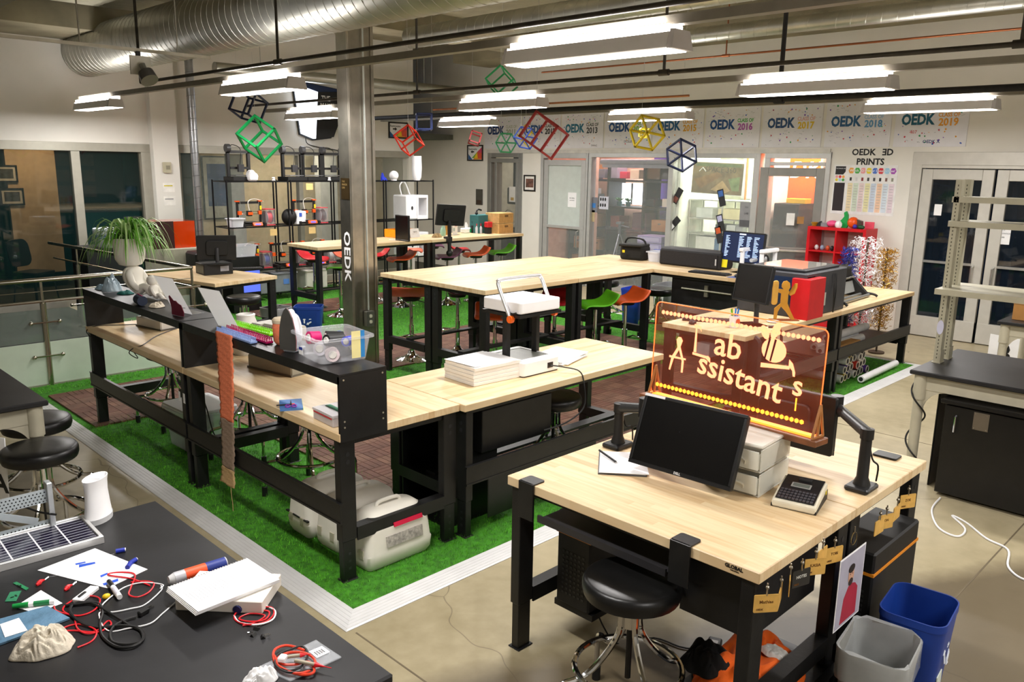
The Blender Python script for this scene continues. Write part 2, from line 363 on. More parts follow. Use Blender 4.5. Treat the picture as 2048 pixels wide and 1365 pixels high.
# closed aluminium door with frosted glass
d2_=bars('door_2',ring(9.35,10.5,0,2.36,.07)+[(9.4,10.45,2.25,2.33)])
o=bars('door_leaf',ring(9.43,10.42,.0,2.22,.1)+[(9.43,10.42,1.0,1.05),(9.43,10.42,0,.25)],FR,XB-.01,XB+.05,d2_)
pane(9.53,10.32,1.05,2.12,M('#cfd8d2',.3,0,.05,alpha=.85),XB+.02,d2_,'frosted_pane'); pane(9.53,10.32,.25,1.0,GLASS,XB+.02,d2_)
MB().tube([(XB-.01,9.55,.66),(XB-.07,9.55,.68),(XB-.07,9.55,.96),(XB-.01,9.55,.98)],.013).build('handle',M('#d5d5d2',.25,.9),d2_,True)
n=T('door_notice','small white paper notice on the frosted door glass','notice',(XB+.018,9.74,1.52),rot=WB); MB().b2((-.1,-.13,0),(.1,.13,.002)).build('sheet',PAPER,n); txt('3D SHELL',.03,BLACKP,n,(0,.03,.003)); txt('AUTHORIZED',.018,BLACKP,n,(0,-.01,.003))
# two large windows
w1=bars('window_1',[(yb(1178)-.03,yb(1178)+.05,0,2.36),(yb(1338)-.045,yb(1338)+.045,0,2.36),(7.6,9.3,2.27,2.36),(7.6,9.3,0,.1)]); pane(7.7,9.3,.1,2.27,parent=w1)
w2=bars('window_2',[(yb(1507)-.05,yb(1507)+.05,0,2.36),(6.15,7.6,2.27,2.36),(6.15,7.6,0,.1)]); pane(6.2,7.6,.1,2.27,parent=w2)
# open door to the orange room
d3=bars('door_3',[(5.93,6.02,0,2.36),(5.03,5.1,0,2.36),(5.03,6.02,2.27,2.36),(5.1,5.93,2.17,2.22)])
leaf=MB(); 
for (u0,u1,z0,z1) in ((0,.11,.01,2.14),(.75,.86,.01,2.14),(.11,.75,2.02,2.14),(.11,.75,.01,.24),(.11,.75,.98,1.02)): leaf.b2((0,u0,z0),(.045,u1,z1))
lo=leaf.build('door_leaf',M('#8f8e88',.4,.5,.05),d3,bev=.003); lo.location=(XB-.02,5.1,0); lo.rotation_euler=(0,0,math.radians(24))
po=MB().b2((.018,.11,.24),(.026,.75,2.02)).build('pane',GLASS,d3); po.location=lo.location; po.rotation_euler=lo.rotation_euler
MB().tube([(0,.1,.98),(-.05,.1,.98),(-.05,.78,.98),(0,.78,.98)],.014).build('push_bar',M('#dcdcda',.3,.8),lo,True)
MB().b2((XB-.06,6.0,.95),(XB-.02,6.07,1.12)).build('reader',BLACKP,d3)
# glazed night doors on the right
dr=bars('door_4',[(3.83,3.95,0,2.36),(1.6,3.95,2.2,2.36),(1.6,1.7,0,2.36),(2.0,3.83,2.16,2.2)],M('#c9c6bd',.45,.25,.05))
for k,(a,b) in enumerate(((2.99,3.82),(2.12,2.96))):
    lf=bars('door_leaf',ring(a,b,0.01,2.15,.13)+[(a,b,.01,.27)],M('#c4c1b8',.45,.25,.05),XB-.01,XB+.05,dr)
    pane(a+.12,b-.12,.27,2.03,glass('#1b2530',.45),XB+.02,dr)
    MB().b2((XB-.015,a+.13,.97),(XB+.01,b-.13,1.0)).build('push_rail',M('#c9c9c6',.3,.8),dr)
for k,yy in enumerate((3.09,2.86)):
    MB().tube([(XB-.01,yy,.62),(XB-.075,yy,.64),(XB-.075,yy,.96),(XB-.01,yy,.98)],.014).build('handle',M('#d5d5d2',.25,.9),dr,True)
pane(1.7,2.1,.05,2.2,glass('#1b2530',.45),parent=dr)
st('wall_night',MB().b2((XB+3.5,-2,-.1),(XB+3.6,4.95,4)),M('#12181c',.9,0,.5,1.2))
st('floor_night',MB().b2((XB+.15,-2,-.1),(XB+3.6,4.95,-.01)),M('#191b18',.9))
# rooms behind
st('floor_lab',MB().b2((XB+.15,4.95,-.1),(XB+4.2,14.1,0)),M('#8c8470',.6))
st('ceiling_lab',MB().b2((XB+.15,4.90,2.95),(XB+4.2,14.1,3.0)),M('#d8d4c8',.8))
PINK=M('#e0b8a2',.8); 
st('wall_lab',MB().b2((XB+1.35,8.95,0),(XB+1.45,10.6,2.95)).b2((XB+.15,10.5,0),(XB+1.35,10.58,2.95)).b2((XB+.15,9.36,0),(XB+.28,9.5,2.4)),PINK)
st('wall_purple',MB().b2((XB+1.35,7.65,0),(XB+1.45,8.95,2.95)),M('#54408c',.8))
st('wall_white',MB().b2((XB+1.9,6.1,0),(XB+2.0,7.5,2.95)).b2((XB+.15,6.06,0),(XB+2,6.1,2.95)),M('#eef0e6',.8))
st('wall_divider',MB().b2((XB+.13,7.55,0),(XB+2.0,7.65,2.95)),M('#e9ebe0',.8))
st('wall_divider_dark',MB().b2((XB+.16,7.65,0),(XB+.9,7.70,2.5)),M('#16161c',.8))
st('wall_orange',MB().b2((XB+.85,4.95,0),(XB+.95,6.06,2.95)),M('#e8642a',.75))
st('wall_orange_side',MB().b2((XB+.15,4.90,0),(XB+.85,4.95,2.95)),M('#e9e4da',.8))
st('wall_kitchen',MB().b2((XB+1.6,10.58,0),(XB+1.7,14.0,2.95)).b2((XB+.15,14.0,0),(XB+1.7,14.05,2.95)),M('#d9d5c8',.8))
def room_lamp(name,loc,sx,sy,p,col,label):
    t=T(name,label,'light',loc)
    MB().b2((-sx/2,-sy/2,0),(sx/2,sy/2,.04)).build('housing',WHITEP,t)
    MB().b2((-sx/2+.02,-sy/2+.02,-.012),(sx/2-.02,sy/2-.02,0)).build('diffuser',M('#ffffff',.5,0,0,emit=4,ecol=col),t)
    l=bpy.data.lights.new('room_light','AREA'); l.shape='RECTANGLE'; l.size=sx; l.size_y=sy; l.energy=p; l.color=lin(col)[:3]
    o=bpy.data.objects.new('room_light',l); COL.objects.link(o); o.parent=t; o.location=(0,0,-.03)
room_lamp('ceiling_light',(XB+.65,9.0,2.9),.9,.6,ROOM_LAB,'#ffd9d6','white ceiling panel light in the shelf-lined lab room')
room_lamp('ceiling_light',(XB+.8,6.8,2.9),.8,.6,ROOM_WHITE,'#fbffee','white ceiling panel light in the white lab room')
room_lamp('ceiling_light',(XB+.5,5.5,2.9),.5,.5,ROOM_ORANGE,'#fff3e6','white ceiling panel light in the orange-walled room')
room_lamp('ceiling_light',(XB+.8,12.0,2.9),.6,.4,9,'#fff6e6','white ceiling panel light in the kitchenette')
# ---- left wall glazing and rooms behind it
DF=M('#a8a598',.45,.3,.06)
w3=st('window_3',MB().b2((-3,YL-.02,2.22),(5.04,YL+.1,2.34)).b2((4.9,YL-.021,0),(5.04,YL+.1,2.22)).b2((3.93,YL-.01,.1),(4.05,YL+.1,2.22)).b2((-3,YL-.015,0),(4.9,YL+.1,.1)),DF,bev=.004)
MB().b2((-3,YL+.05,.1),(5.0,YL+.06,2.25)).build('pane',glass('#16302f',.35),w3)
w4=st('window_4',MB().b2((5.42,YL-.02,2.22),(9.95,YL+.1,2.34)).b2((5.42,YL-.021,0),(5.5,YL+.1,2.22)).b2((7.55,YL-.01,.1),(7.63,YL+.1,2.22)).b2((5.5,YL-.015,0),(9.95,YL+.1,.1)),DF,bev=.004)
MB().b2((5.45,YL+.05,.1),(9.95,YL+.06,2.25)).build('pane',glass('#a9b8b0',.10),w4)
st('floor_hall',MB().b2((-3,YL,-.1),(11.4,18,0)),M('#4a4a3e',.8,0,.2,6)); st('ceiling_hall',MB().b2((-3,YL+.18,2.6),(11.4,18,2.7)),M('#5d6058',.9))
st('wall_hall',MB().b2((3.64,15.0,0.25),(4.36,15.1,2.26)),M('#d9b98c',.8)); st('wall_hall_dark',MB().b2((-3,16.6,0),(6.4,16.7,2.6)).b2((6.3,14.2,0),(6.4,16.7,2.6)),M('#25423f',.8,0,.4,2))
st('wall_hall_beige',MB().b2((6.4,15.4,0),(11.4,15.5,2.6)),M('#d8c6a2',.8)); st('wall_hall_pier',MB().b2((7.0,14.2,0),(7.25,14.4,2.6)).b2((9.1,14.6,0),(9.5,14.8,2.6)),M('#e2e2da',.8))
room_lamp('ceiling_light',(4.0,14.3,2.55),.9,.3,ROOM_LEFT,'#ffe2b8','warm ceiling light in the dim meeting room behind glass')
room_lamp('ceiling_light',(8.4,14.3,2.55),1.2,.3,ROOM_HALL,'#fff4df','white ceiling light in the hallway behind the printer racks')
# ================================================================ CEILING FITTINGS
def duct(name,label,X,z,r,y0,y1,step=.13):
    t=T(name,label,'duct',(X,0,z))
    MB().cyl((0,y0,0),(0,y1,0),r,36).build('shell',GALV,t,True)
    mb=MB(); y=y0+.1; k=0
    while y<y1-step:   # raised spiral lock seam
        pts=[(r*1.004*math.cos(a),y+step*a/(2*math.pi),r*1.004*math.sin(a)) for a in [2*math.pi*i/28 for i in range(29)]]
        mb.tube(pts,.0028,4); y+=step
    mb.build('spiral_seam',GALV,t)
    return t
duct('spiral_duct','large galvanised spiral duct under the ceiling entering the left wall',4.25,3.56,.315,-3.3,YL-.005)
duct('spiral_duct','medium galvanised spiral duct running behind the steel column',7.2,3.77,.135,-3.3,9.2,.16)
duct('spiral_duct','slim bright galvanised duct nearest the back wall beam',9.0,3.70,.09,-3.3,8.3,.16)
t=T('branch_duct','small galvanised duct running along the left wall to the corner','duct',(0,0,0))
a=atY(427,103,12.0); MB().cyl((a.x,12.0,3.45),(10.6,12.0,3.45),.085,20).build('shell',GALV,t,True)
for x in (6.5,8.2,9.7): MB().cyl((x,12.0,3.5),(x,12.0,CZ),.005,6).build('hanger',GALV,t)
def pipe(label,X,z,y0,y1,r,mat,hang=(),drop=None,name='ceiling_pipe'):
    t=T(name,label,'pipe',(X,0,z))
    MB().cyl((0,y0,0),(0,y1,0),r,12).build('pipe',mat,t,True)
    for h in hang:
        MB().cyl((0,h,0),(0,h,CZ-z-.01),r*.75,8).build('hanger',mat,t,True); MB().cyl((0,h-.05,0),(0,h+.05,0),r*1.6,10).build('coupling',mat,t,True)
    if drop: MB().tube([(0,y1,0),(0,y1,CZ-z-.05)],r).build('riser',mat,t,True)
IRON=M('#3d3932',.5,.3,.3,12)
pipe('dark iron sprinkler pipe above the light row over the near benches',3.74,2.95,-3.2,9.6,.016,IRON,(2.2,6.6),True)
pipe('dark iron sprinkler pipe above the middle light row',6.2,2.93,-3.2,11.9,.018,IRON,(1.6,4.35,7.8))
pipe('thick black insulated pipe near the posters wall',8.6,2.87,-3.2,12.4,.034,M('#1c1b1a',.7,0,.4,20,.3),(4.5,))
pipe('thin copper pipe high on the posters wall',9.6,3.52,-3.2,9.0,.012,M('#a0603c',.4,.7),(2.3,5.8))
pipe('thin copper pipe below the middle light row',7.6,2.86,5.0,9.2,.012,M('#b0744e',.4,.7))
pipe('thin grey conduit over the middle light row',7.0,2.94,-2,12.4,.013,M('#77756a',.5,.5))
def track(): 
    a=Vector((0,8.7,2.96)); 
    t=T('light_track','thin white track with hanger rods and one spotlight left of the big duct','track light',(0,8.7,0)); zA=atY(0,75,8.7).z; zB=atY(420,112,8.7); zz=(zA+zB.z)/2; x=atY(276,110,8.7).x; o_=zz-2.96
    MB().b2((-1,-.015,zz-.015),(zB.x,.015,zz+.015)).build('rail',M('#cfcaba',.5),t)
    for hx_ in (atY(160,90,8.7).x,atY(355,100,8.7).x): MB().cyl((hx_,0,zz),(hx_,0,CZ),.008,6).build('hanger',M('#a9a598',.4,.5),t)
    MB().b2((x-.02,-.015,2.9+o_),(x+.02,.015,2.95+o_)).build('mount',BLACKP,t)
    b=MB().b2((x-.1,-.05,2.72+o_),(x+.1,-.03,2.9+o_)).build('backplate',M('#d9d6cb',.5),t)
    MB().cyl((x+.0,-.08,2.82+o_),(x+.02,-.12,2.72+o_),.03,12).build('neck',M('#8d8d88',.35,.5),t,True)
    MB().cyl((x+.02,-.11,2.74+o_),(x+.03,-.17,2.66+o_),.075,18,.085).build('lamp_head',M('#77777a',.3,.6),t,True)
track()
TUBE=M('#ffffff',.5,0,0,emit=9,ecol='#fff4ee')
def fixture_proto():
    t=T('light_fixture','x','ceiling light',(0,0,0)); L=1.22
    mb=MB()
    for s in (-1,1):
        mb.add([(s*.085,-L/2,0),(s*.105,-L/2,.005),(s*.085,-L/2,.085),(s*.075,-L/2,.085),(s*.085,L/2,0),(s*.105,L/2,.005),(s*.085,L/2,.085),(s*.075,L/2,.085)],[(0,1,2,3),(7,6,5,4),(0,4,5,1),(1,5,6,2),(2,6,7,3),(3,7,4,0)])
    mb.build('side_reflector',M('#f0eff0',.4,0,.03),t)
    for s in (-1,1):
        MB().add([(-.1,s*L/2,.0),(.1,s*L/2,0),(.075,s*L/2,.1),(-.075,s*L/2,.1),(-.1,s*(L/2+.035),.0),(.1,s*(L/2+.035),0),(.075,s*(L/2+.025),.1),(-.075,s*(L/2+.025),.1)],[(0,1,2,3),(4,7,6,5),(0,4,5,1),(1,5,6,2),(2,6,7,3),(3,7,4,0)]).build('end_cap',M('#d9d7d9',.45,0,.03),t)
    MB().b2((-.085,-L/2,-.004),(.085,L/2,.004)).build('diffuser',TUBE,t)
    MB().b2((-.07,-L/2+.02,.085),(.07,L/2-.02,.128)).build('up_tube',TUBE,t)
    l=bpy.data.lights.new('tube_light','AREA'); l.shape='RECTANGLE'; l.size=.16; l.size_y=1.2; l.energy=LAMP_DOWN; l.color=(1,.972,.95)
    o=bpy.data.objects.new('tube_light',l); COL.objects.link(o); o.parent=t; o.location=(0,0,-.012)
    l2=bpy.data.lights.new('up_light','AREA'); l2.shape='RECTANGLE'; l2.size=.14; l2.size_y=1.1; l2.energy=LAMP_UP; l2.color=(1,.972,.95)
    o2=bpy.data.objects.new('up_light',l2); COL.objects.link(o2); o2.parent=t; o2.location=(0,0,.14); o2.rotation_euler=(math.pi,0,0)
    return t
rows=[(3.86,2.735,[(3.24,'white tube light fixture above the near table with paper stacks'),(7.15,'white tube light fixture hanging left of the steel column in the near row'),(11.35,'white tube light fixture at the far end of the near row by the spotlight'),(-.6,'white tube light fixture above the black laboratory table')]),
      (6.55,2.725,[(3.14,'white tube light fixture hanging before the class 2017 poster'),(6.75,'white tube light fixture above the tall table beside the green cube'),(10.65,'white tube light fixture hanging before the black and white wall sign'),(-.3,'white tube light fixture at the right end of the middle row')]),
      (9.05,2.715,[(3.10,'white tube light fixture before the class 2019 poster'),(6.55,'white tube light fixture before the class 2014 and 2015 posters'),(10.1,'white tube light fixture behind the small blue cube by the corridor')]),
      (1.3,2.78,[(-1.2,'white tube light fixture over the stair side aisle'),(2.4,'white tube light fixture above the black table with wires')])]
fx=fixture_proto(); first=True
for X,z,ls in rows:
    for y,lab in ls:
        o=fx if first else dup(fx); first=False
        o.location=(X,y,z); o['label']=lab; o['group']='suspended tube lights'
    tag(MB().b2((X-.035,-3.2,z+.127),(X+.035,11.95 if X<8 else 12.4,z+.177)).build('light_raceway',M('#8d887b',.5,.3,.1)),'grey metal raceway carrying the tube lights at '+{3.86:'the near row over the benches',6.55:'the middle row above the tall tables',9.05:'the row before the posters',1.3:'the row over the left aisle'}[X],'raceway')
# ================================================================ BENCHES AND TABLES
HB=.82; HT=1.03
def bench(label,x0,x1,y0,y1,h=HB,along='x',string=(),z0=ZG,shelf=None,group='butcher block workbenches',name='workbench',ends=(1,1),top_label=None,rail=.27,foot=None):
    rz=0 if along=='x' else math.pi/2
    L,W_=(x1-x0,y1-y0) if along=='x' else (y1-y0,x1-x0)
    t=T(name,label,'table',((x0+x1)/2,(y0+y1)/2,z0),rz,group); h=h-z0; th=.042
    MB().b2((-L/2,-W_/2,h-th),(L/2,W_/2,h)).build('tabletop',BUTCHER,t,bev=.003)
    MB().b2((-L/2+.05,-W_/2+.05,h-th-.035),(L/2-.05,-W_/2+.08,h-th)).b2((-L/2+.05,W_/2-.08,h-th-.035),(L/2-.05,W_/2-.05,h-th)).b2((-L/2+.03,-W_/2+.081,h-th-.034),(-L/2+.06,W_/2-.081,h-th)).b2((L/2-.06,-W_/2+.081,h-th-.034),(L/2-.03,W_/2-.081,h-th)).build('top_frame',BLACKM,t)
    lx,ly=L/2-.045,W_/2-.055
    for sx in (-1,1):
        for sy in (-1,1):
            mb=MB(); cx,cy=sx*lx,sy*ly
            mb.b2((cx-.026,cy-.045,.22),(cx+.026,cy+.045,h-th)); mb.b2((cx-.021,cy-.038,0),(cx+.021,cy+.038,.22)); mb.b2((cx-.034,cy-.047,0),(cx+.034,cy+.047,.006))
            lg=mb.build('leg',BLACKM,t,bev=.003)
            hb=MB()
            for zz in (.06,.10,.14): hb.b2((cx+sx*.0205,cy-.008,zz),(cx+sx*.0218,cy+.008,zz+.014))
            for zz in (h-.12,h-.16): hb.cyl((cx+sx*.0262,cy,zz),(cx+sx*.0275,cy,zz),.012,8)
            hb.build('bolt_slot',M('#3c3c3e',.35,.6),lg)
    for k,sx in enumerate((-1,1)):
        if ends[k]: MB().b2((sx*lx-.03,-ly+.0455,rail),(sx*lx+.03,ly-.0455,rail+.012)).b2((sx*lx-.03,-ly+.0455,rail-.06),(sx*lx-.022,ly-.0455,rail)).b2((sx*lx+.022,-ly+.0455,rail-.06),(sx*lx+.03,ly-.0455,rail)).build('end_rail',BLACKM,t)
    for s in string:
        MB().b2((-L/2+.01,s*(ly+.046),.335),(L/2-.01,s*(ly+.058),.43)).b2((-L/2+.01,s*(ly+.040),.43),(L/2-.01,s*(ly+.062),.438)).b2((-L/2+.01,s*(ly+.040),.325),(L/2-.01,s*(ly+.062),.335)).build('stringer',BLACKM,t)
    if foot is not None: MB().b2((-L/2+.05,foot-.04,rail+.013),(L/2-.05,foot+.04,rail+.03)).build('foot_rail',BLACKM,t)
    if shelf: MB().b2((-L/2+.03,-ly,shelf),(L/2-.03,ly,shelf+.02)).build('shelf',BLACKM,t)
    return t
bL1=bench('butcher block workbench with black riser holding the plastic sewing tub',2.09,2.87,3.257,5.04,along='y',string=(1,))
bL2=bench('butcher block workbench with black riser holding the spider plant',2.09,2.87,5.05,6.85,along='y',string=(1,))
b3=bench('butcher block workbench holding paper stacks and a white forming machine',2.875,4.77,3.22,3.95,along='x',string=(-1,),foot=0)
# locker and panel under bench 3
t=T('black_locker','open black steel cubby under the corner of the benches','cabinet',(2.98,3.6,ZG))
MB().b2((-.08,-.2,0),(.32,-.19,.72)).b2((-.08,.22,0),(.32,.23,.72)).b2((.31,-.189,0),(.32,.219,.72)).b2((-.08,-.189,0),(.309,.219,.015)).b2((-.08,-.189,.705),(.309,.219,.72)).b2((-.07,-.189,.26),(.309,.219,.275)).build('body',BLACKM,t)
t=T('modesty_panel','black steel back panel below the bench with paper stacks','panel',(3.1,3.27,ZG))
MB().b2((0,-.004,.05),(1.0,.004,.42)).b2((0,.05,.44),(.60,.3,.70)).build('sheet',BLACKM,t,bev=.004)
# lab assistant double desk (on the concrete)
ld1=bench('butcher block desk with black clamps under the lab assistants sign',2.33,3.095,1.15,2.335,h=.815,along='y',z0=0,group='lab assistant desks',rail=.27)
ld2=bench('butcher block desk behind the label maker with hanging key tags',3.1,3.88,1.15,2.335,h=.815,along='y',z0=0,group='lab assistant desks')
mb=MB(); mb.b2((-.56,-.36,.10),(.0,.36,.12))
t=T('desk_shelf','black steel lower shelf under the lab assistant desk','shelf',(2.71,1.3,0)); MB().b2((-.33,-.14,.13),(.35,.22,.15)).b2((-.33,-.145,.09),(.35,-.14,.15)).build('shelf_plate',BLACKM,t)
# right row benches
r1=bench('butcher block workbench with cup, keyboard and round monitor stand',5.77,7.55,3.14,3.93,string=(-1,))
r2=bench('butcher block workbench carrying the vinyl cutter at the doors end',7.56,9.43,3.14,3.93,string=(-1,),shelf=.3)
# tall tables
tt=[bench('tall butcher block table %s'%n,x0,x1,y0,y1,h=HT,group='tall butcher block tables',name='tall_table',rail=.36,foot=0) for n,x0,x1,y0,y1 in
 (('with its end corner toward the forming machine',4.87,6.13,5.19,5.965),('beside the steel column',4.87,6.13,5.97,6.75),('in the block, over the green and orange stools',6.135,7.39,5.19,5.965),('in the block, nearest the frosted door',6.135,7.39,5.97,6.75))]
t3=bench('tall butcher block table holding the speaker, keyboard and code monitor',7.395,8.17,4.05,6.42,h=HT,along='y',group='tall butcher block tables',name='tall_table',rail=.36)
c1=bench('tall butcher block counter by the 3D printer racks',5.71,7.62,9.28,10.05,h=HT,group='tall butcher block counters',name='tall_table',rail=.36,foot=0)
c2=bench('tall butcher block counter with drawer boxes and tissue pack',7.63,9.55,9.28,10.05,h=HT,group='tall butcher block counters',name='tall_table',rail=.36,foot=0)
d0=bench('low butcher block desk with a small black computer by the railing',3.93,4.80,8.45,9.95,h=.80,along='y',group='low butcher block desk'); d0.rotation_euler.z+=math.radians(12); d0.location=(4.22,9.35,ZG)
# risers
def riser(label,y0,y1):
    t=T('riser_shelf',label,'shelf',(2.235,(y0+y1)/2,HB)); L=(y1-y0)/2; 
    MB().b2((-.14,-L,.29),(.14,L,.30)).b2((-.14,-L,.25),(-.132,L,.29)).b2((.132,-L,.25),(.14,L,.29)).build('top_panel',BLACKM,t)
    for s in (-1,1):
        e=MB().b2((-.14,s*(L-.016),0 if s>0 else -.045),(.14,s*L,.289)).build('end_panel',BLACKM,t)
        mb=MB()
        for x in (-.115,.115):
            for z in (.03,.06,.27): mb.cyl((x,s*L,z),(x,s*(L+.002),z),.005,8)
        mb.build('screw',M('#c9c2ad',.3,.7),e)
    return t
riser('black steel riser shelf holding the tub, iron and orange knit band',3.255,5.035)
riser('black steel riser shelf holding the spider plant and white figure',5.055,6.84)
# black laboratory tables
LABTOP=M('#1d1d1f',.42,0,.35,5,.04)
def lab_table(label,x0,x1,y0,y1,legs,h=HB,apron=True,col=BEIGE,arch=True):
    t=T('lab_table',label,'table',((x0+x1)/2,(y0+y1)/2,0)); a,b=(x1-x0)/2,(y1-y0)/2
    MB().b2((-a,-b,h-.03),(a,b,h)).build('tabletop',LABTOP,t,bev=.006)
    ap=MB()
    for s in (-1,1): ap.b2((-a+.06,s*(b-.06)-.012,h-.13),(a-.06,s*(b-.06)+.012,h-.0305)).b2((s*(a-.06)-.012,-b+.075,h-.13),(s*(a-.06)+.012,b-.075,h-.0305))
    ap.build('apron',col,t)
    for sx,sy in legs:
        x,y=sx*(a-.06),sy*(b-.06)
        lg=MB().cyl((x,y,h-.2),(x,y,h-.031),.042,16).cyl((x,y,0),(x,y,h-.2),.034,16).build('leg',col,t,True)
        for ux,uy in ((-sx,0),(0,-sy)):
            P=[(0,h-.13)]+[(.14*(1-math.cos(q)),h-.13-.14*(1-math.sin(q))) for q in [math.radians(90-9*i) for i in range(11)]]
            P=[(0,h-.13),(.15,h-.13)]+[(.15-.15*math.sin(math.radians(9*i)),h-.13-.15+.15*math.cos(math.radians(9*i))) for i in range(1,11)]
            vs=[]
            for s in (-.008,.008):
                for d,z in P: vs.append((x+ux*(d+.03)+(-uy)*s,y+uy*(d+.03)+ux*s,z))
            n=len(P); MB().add(vs,[tuple(range(n)),tuple(range(2*n-1,n-1,-1))]+[(i,n+i,n+(i+1)%n,(i+1)%n) for i in range(n)]).build('leg_bracket',col,lg)
    return t
lab_table('black laboratory table covered with wires and a solar panel',-.75,1.13,1.54,3.07,[(-1,-1),(1,-1),(-1,1),(1,1)])
p=at(97,801,HB); lab_table('black laboratory table with beige leg standing beside the railing',p.x-1.5,p.x,p.y,p.y+1.75,[(1,-1),(1,1),(-1,-1)])
LTX,LTY=p.x,p.y
lt=lab_table('black laboratory table with beige upright rack over a black cabinet',5.64,6.6,-.3,1.85,[(-1,1),(1,1),(-1,-1),(1,-1)])
# ================================================================ STOOLS
def stool_proto(h=.62):
    t=T('round_stool','x','stool',(0,0,0)); 
    MB().lathe([(0,h-.075),(.165,h-.075),(.180,h-.066),(.187,h-.045),(.187,h-.022),(.180,h-.006),(.168,h-.0),(.09,h+.001),(0,h+.001)],32).build('seat',VINYL,t,True)
    MB().cyl((0,0,.42),(0,0,h-.076),.034,14).build('hub',CHROME,t,True); MB().cyl((0,0,.2),(0,0,.42),.012,8).build('screw_rod',BLACKM,t,True)
    for k in range(4):
        a=math.pi/4+k*math.pi/2; c,s=math.cos(a),math.sin(a)
        P=[(.04,.5),(.045,.40),(.10,.31),(.17,.245),(.225,.228),(.262,.222),(.285,.20),(.29,.16),(.29,.05)]
        lg=MB().tube(smooth_pts([(r*c,r*s,z) for r,z in P],3),.0115,8).build('leg',CHROME,t,True)
        MB().cyl((.29*c,.29*s,0),(.29*c,.29*s,.06),.018,10).build('rubber_foot',BLACKP,lg,True)
    MB().tube(arc((0,0,.245),.205,0,351,39,'xy'),.0115,8,True).build('foot_ring',CHROME,t,True)
    return t
sp=stool_proto()
sts=[((1265,1155),.62,0,'round black stool with chrome legs tucked under the near lab desk',.3),
     ((78,893),.62,0,'round black stool beside the beige table leg',.2),((72,836),.62,0,'round black stool farther under the black table by the railing',.5),
     ((346,787),-.245,ZG,'round black stool under the bench below the white figure',.1),((500,842),-.245,ZG,'round black stool behind the hanging orange knit band',.6),((620,912),-.245,ZG,'round black stool under the bench beside the beige sewing cases',.3),
     ((1108,795),.60,ZG,'round black stool under the bench with the forming machine',.4),
     ((487,592),.66,ZG,'round black stool under the low desk by the railing',.2),
     ((1210,560),.66,ZG,'round black stool beyond the tall tables near the blue bin',.2),((1318,577),.66,ZG,'round black stool under the speaker table beside the stop sign',.7)]
for k,(q,h,z0,lab,rz) in enumerate(sts):
    p=at(q[0],q[1],z0+abs(h)); h=.62 if h<0 else h; o=sp if k==0 else dup(sp)
    o.location=(p.x,p.y,z0); o.rotation_euler=(0,0,rz); o['label']=lab; o['group']='round black stools'
    if abs(h-.62)>.03: o.scale=(1,1,h/.62)
def bar_proto(mat):
    t=T('bar_stool','x','stool',(0,0,0)); h=.74
    # scooped seat: profile along local x (front -> raised back lip), width along y
    prof=[(-.20,-.045),(-.185,-.012),(-.13,.002),(-.03,-.006),(.06,-.004),(.12,.018),(.165,.062),(.195,.115)]
    vs=[]; n=len(prof); ws=[-.21,-.17,-.07,.07,.17,.21]
    for y in ws:
        f=1-.10*(abs(y)/.21)**3
        for x,z in prof: vs.append((x*f,y,h+z+.012*(abs(y)/.21)**2))
    k=len(ws); fs=[(j*n+i,j*n+i+1,(j+1)*n+i+1,(j+1)*n+i) for j in range(k-1) for i in range(n-1)]
    s=MB().add(vs,fs).build('seat',mat,t,True)
    m=s.modifiers.new('thick','SOLIDIFY'); m.thickness=.022; m.offset=-1
    b=s.modifiers.new('soft','SUBSURF'); b.levels=1; b.render_levels=1
    MB().cyl((0,0,h-.06),(0,0,h-.02),.09,16,.11).build('seat_plate',BLACKP,t,True)
    MB().cyl((0,0,.06),(0,0,.40),.028,14).build('pole',CHROME,t,True); MB().cyl((0,0,.40),(0,0,h-.05),.020,12).build('gas_lift',CHROME,t,True)
    MB().lathe([(.195,0),(.2,.008),(.16,.02),(.09,.042),(.045,.075),(.032,.11),(0,.11)],28).build('base',CHROME,t,True)
    MB().tube([(.03,0,.30),(.15,-.09,.30),(.17,0,.30),(.15,.09,.30),(.03,0,.302)],.009,6).build('footrest',CHROME,t,True)
    MB().tube([(0,.03,h-.05),(0,.13,h-.08),(0,.19,h-.11)],.005,5).build('lever',BLACKP,t,True)
    return t
BC={'red':M('#c01c28',.35,0,.1),'orange':M('#c9501f',.4,0,.1),'green':M('#55a818',.35,0,.1),'purple':M('#5b2748',.35,0,.1),'salmon':M('#d9674a',.35,0,.1)}
bp={}
bars_=[('salmon',(822,590),.72,-2.3,'salmon bar stool at the tall table end beside the column'),('purple',(915,583),.72,2.6,'dark purple bar stool beneath the tall table end'),('red',(1110,598),.72,.3,'red bar stool behind the forming machine under the tall tables'),
 ('green',(1192,606),.72,-.55,'green bar stool pushed under the tall table'),('orange',(1252,598),.72,-.45,'rust orange bar stool beside the green one under the tall table'),('orange',(990,628),.60,.8,'orange bar stool under the tall table behind the machine handle'),
 ('red',(628,516),.74,2.3,'red bar stool at the counter end near the printers'),('salmon',(695,512),.74,2.3,'salmon bar stool behind the column at the counter'),('green',(680,532),.70,-.6,'green bar stool before the counter by the printers'),('red',(752,510),.72,-.5,'red bar stool right beside the column at the counter'),('orange',(802,517),.72,-.4,'orange bar stool before the counter by the yellow bin'),
 ('salmon',(822,499),.74,2.4,'salmon bar stool on the far side of the counter'),('purple',(895,512),.74,-.5,'purple bar stool before the counter under the black monitor'),('red',(918,498),.74,2.5,'red bar stool on the far side of the counter by the tissue pack'),('orange',(952,508),.74,-.5,'orange bar stool before the counter by the drawer boxes'),('green',(1003,503),.74,-.5,'green bar stool at the counter end before the kitchenette door'),
 ('purple',(866,490),.76,2.5,'purple bar stool on the far side of the counter behind the monitor')]
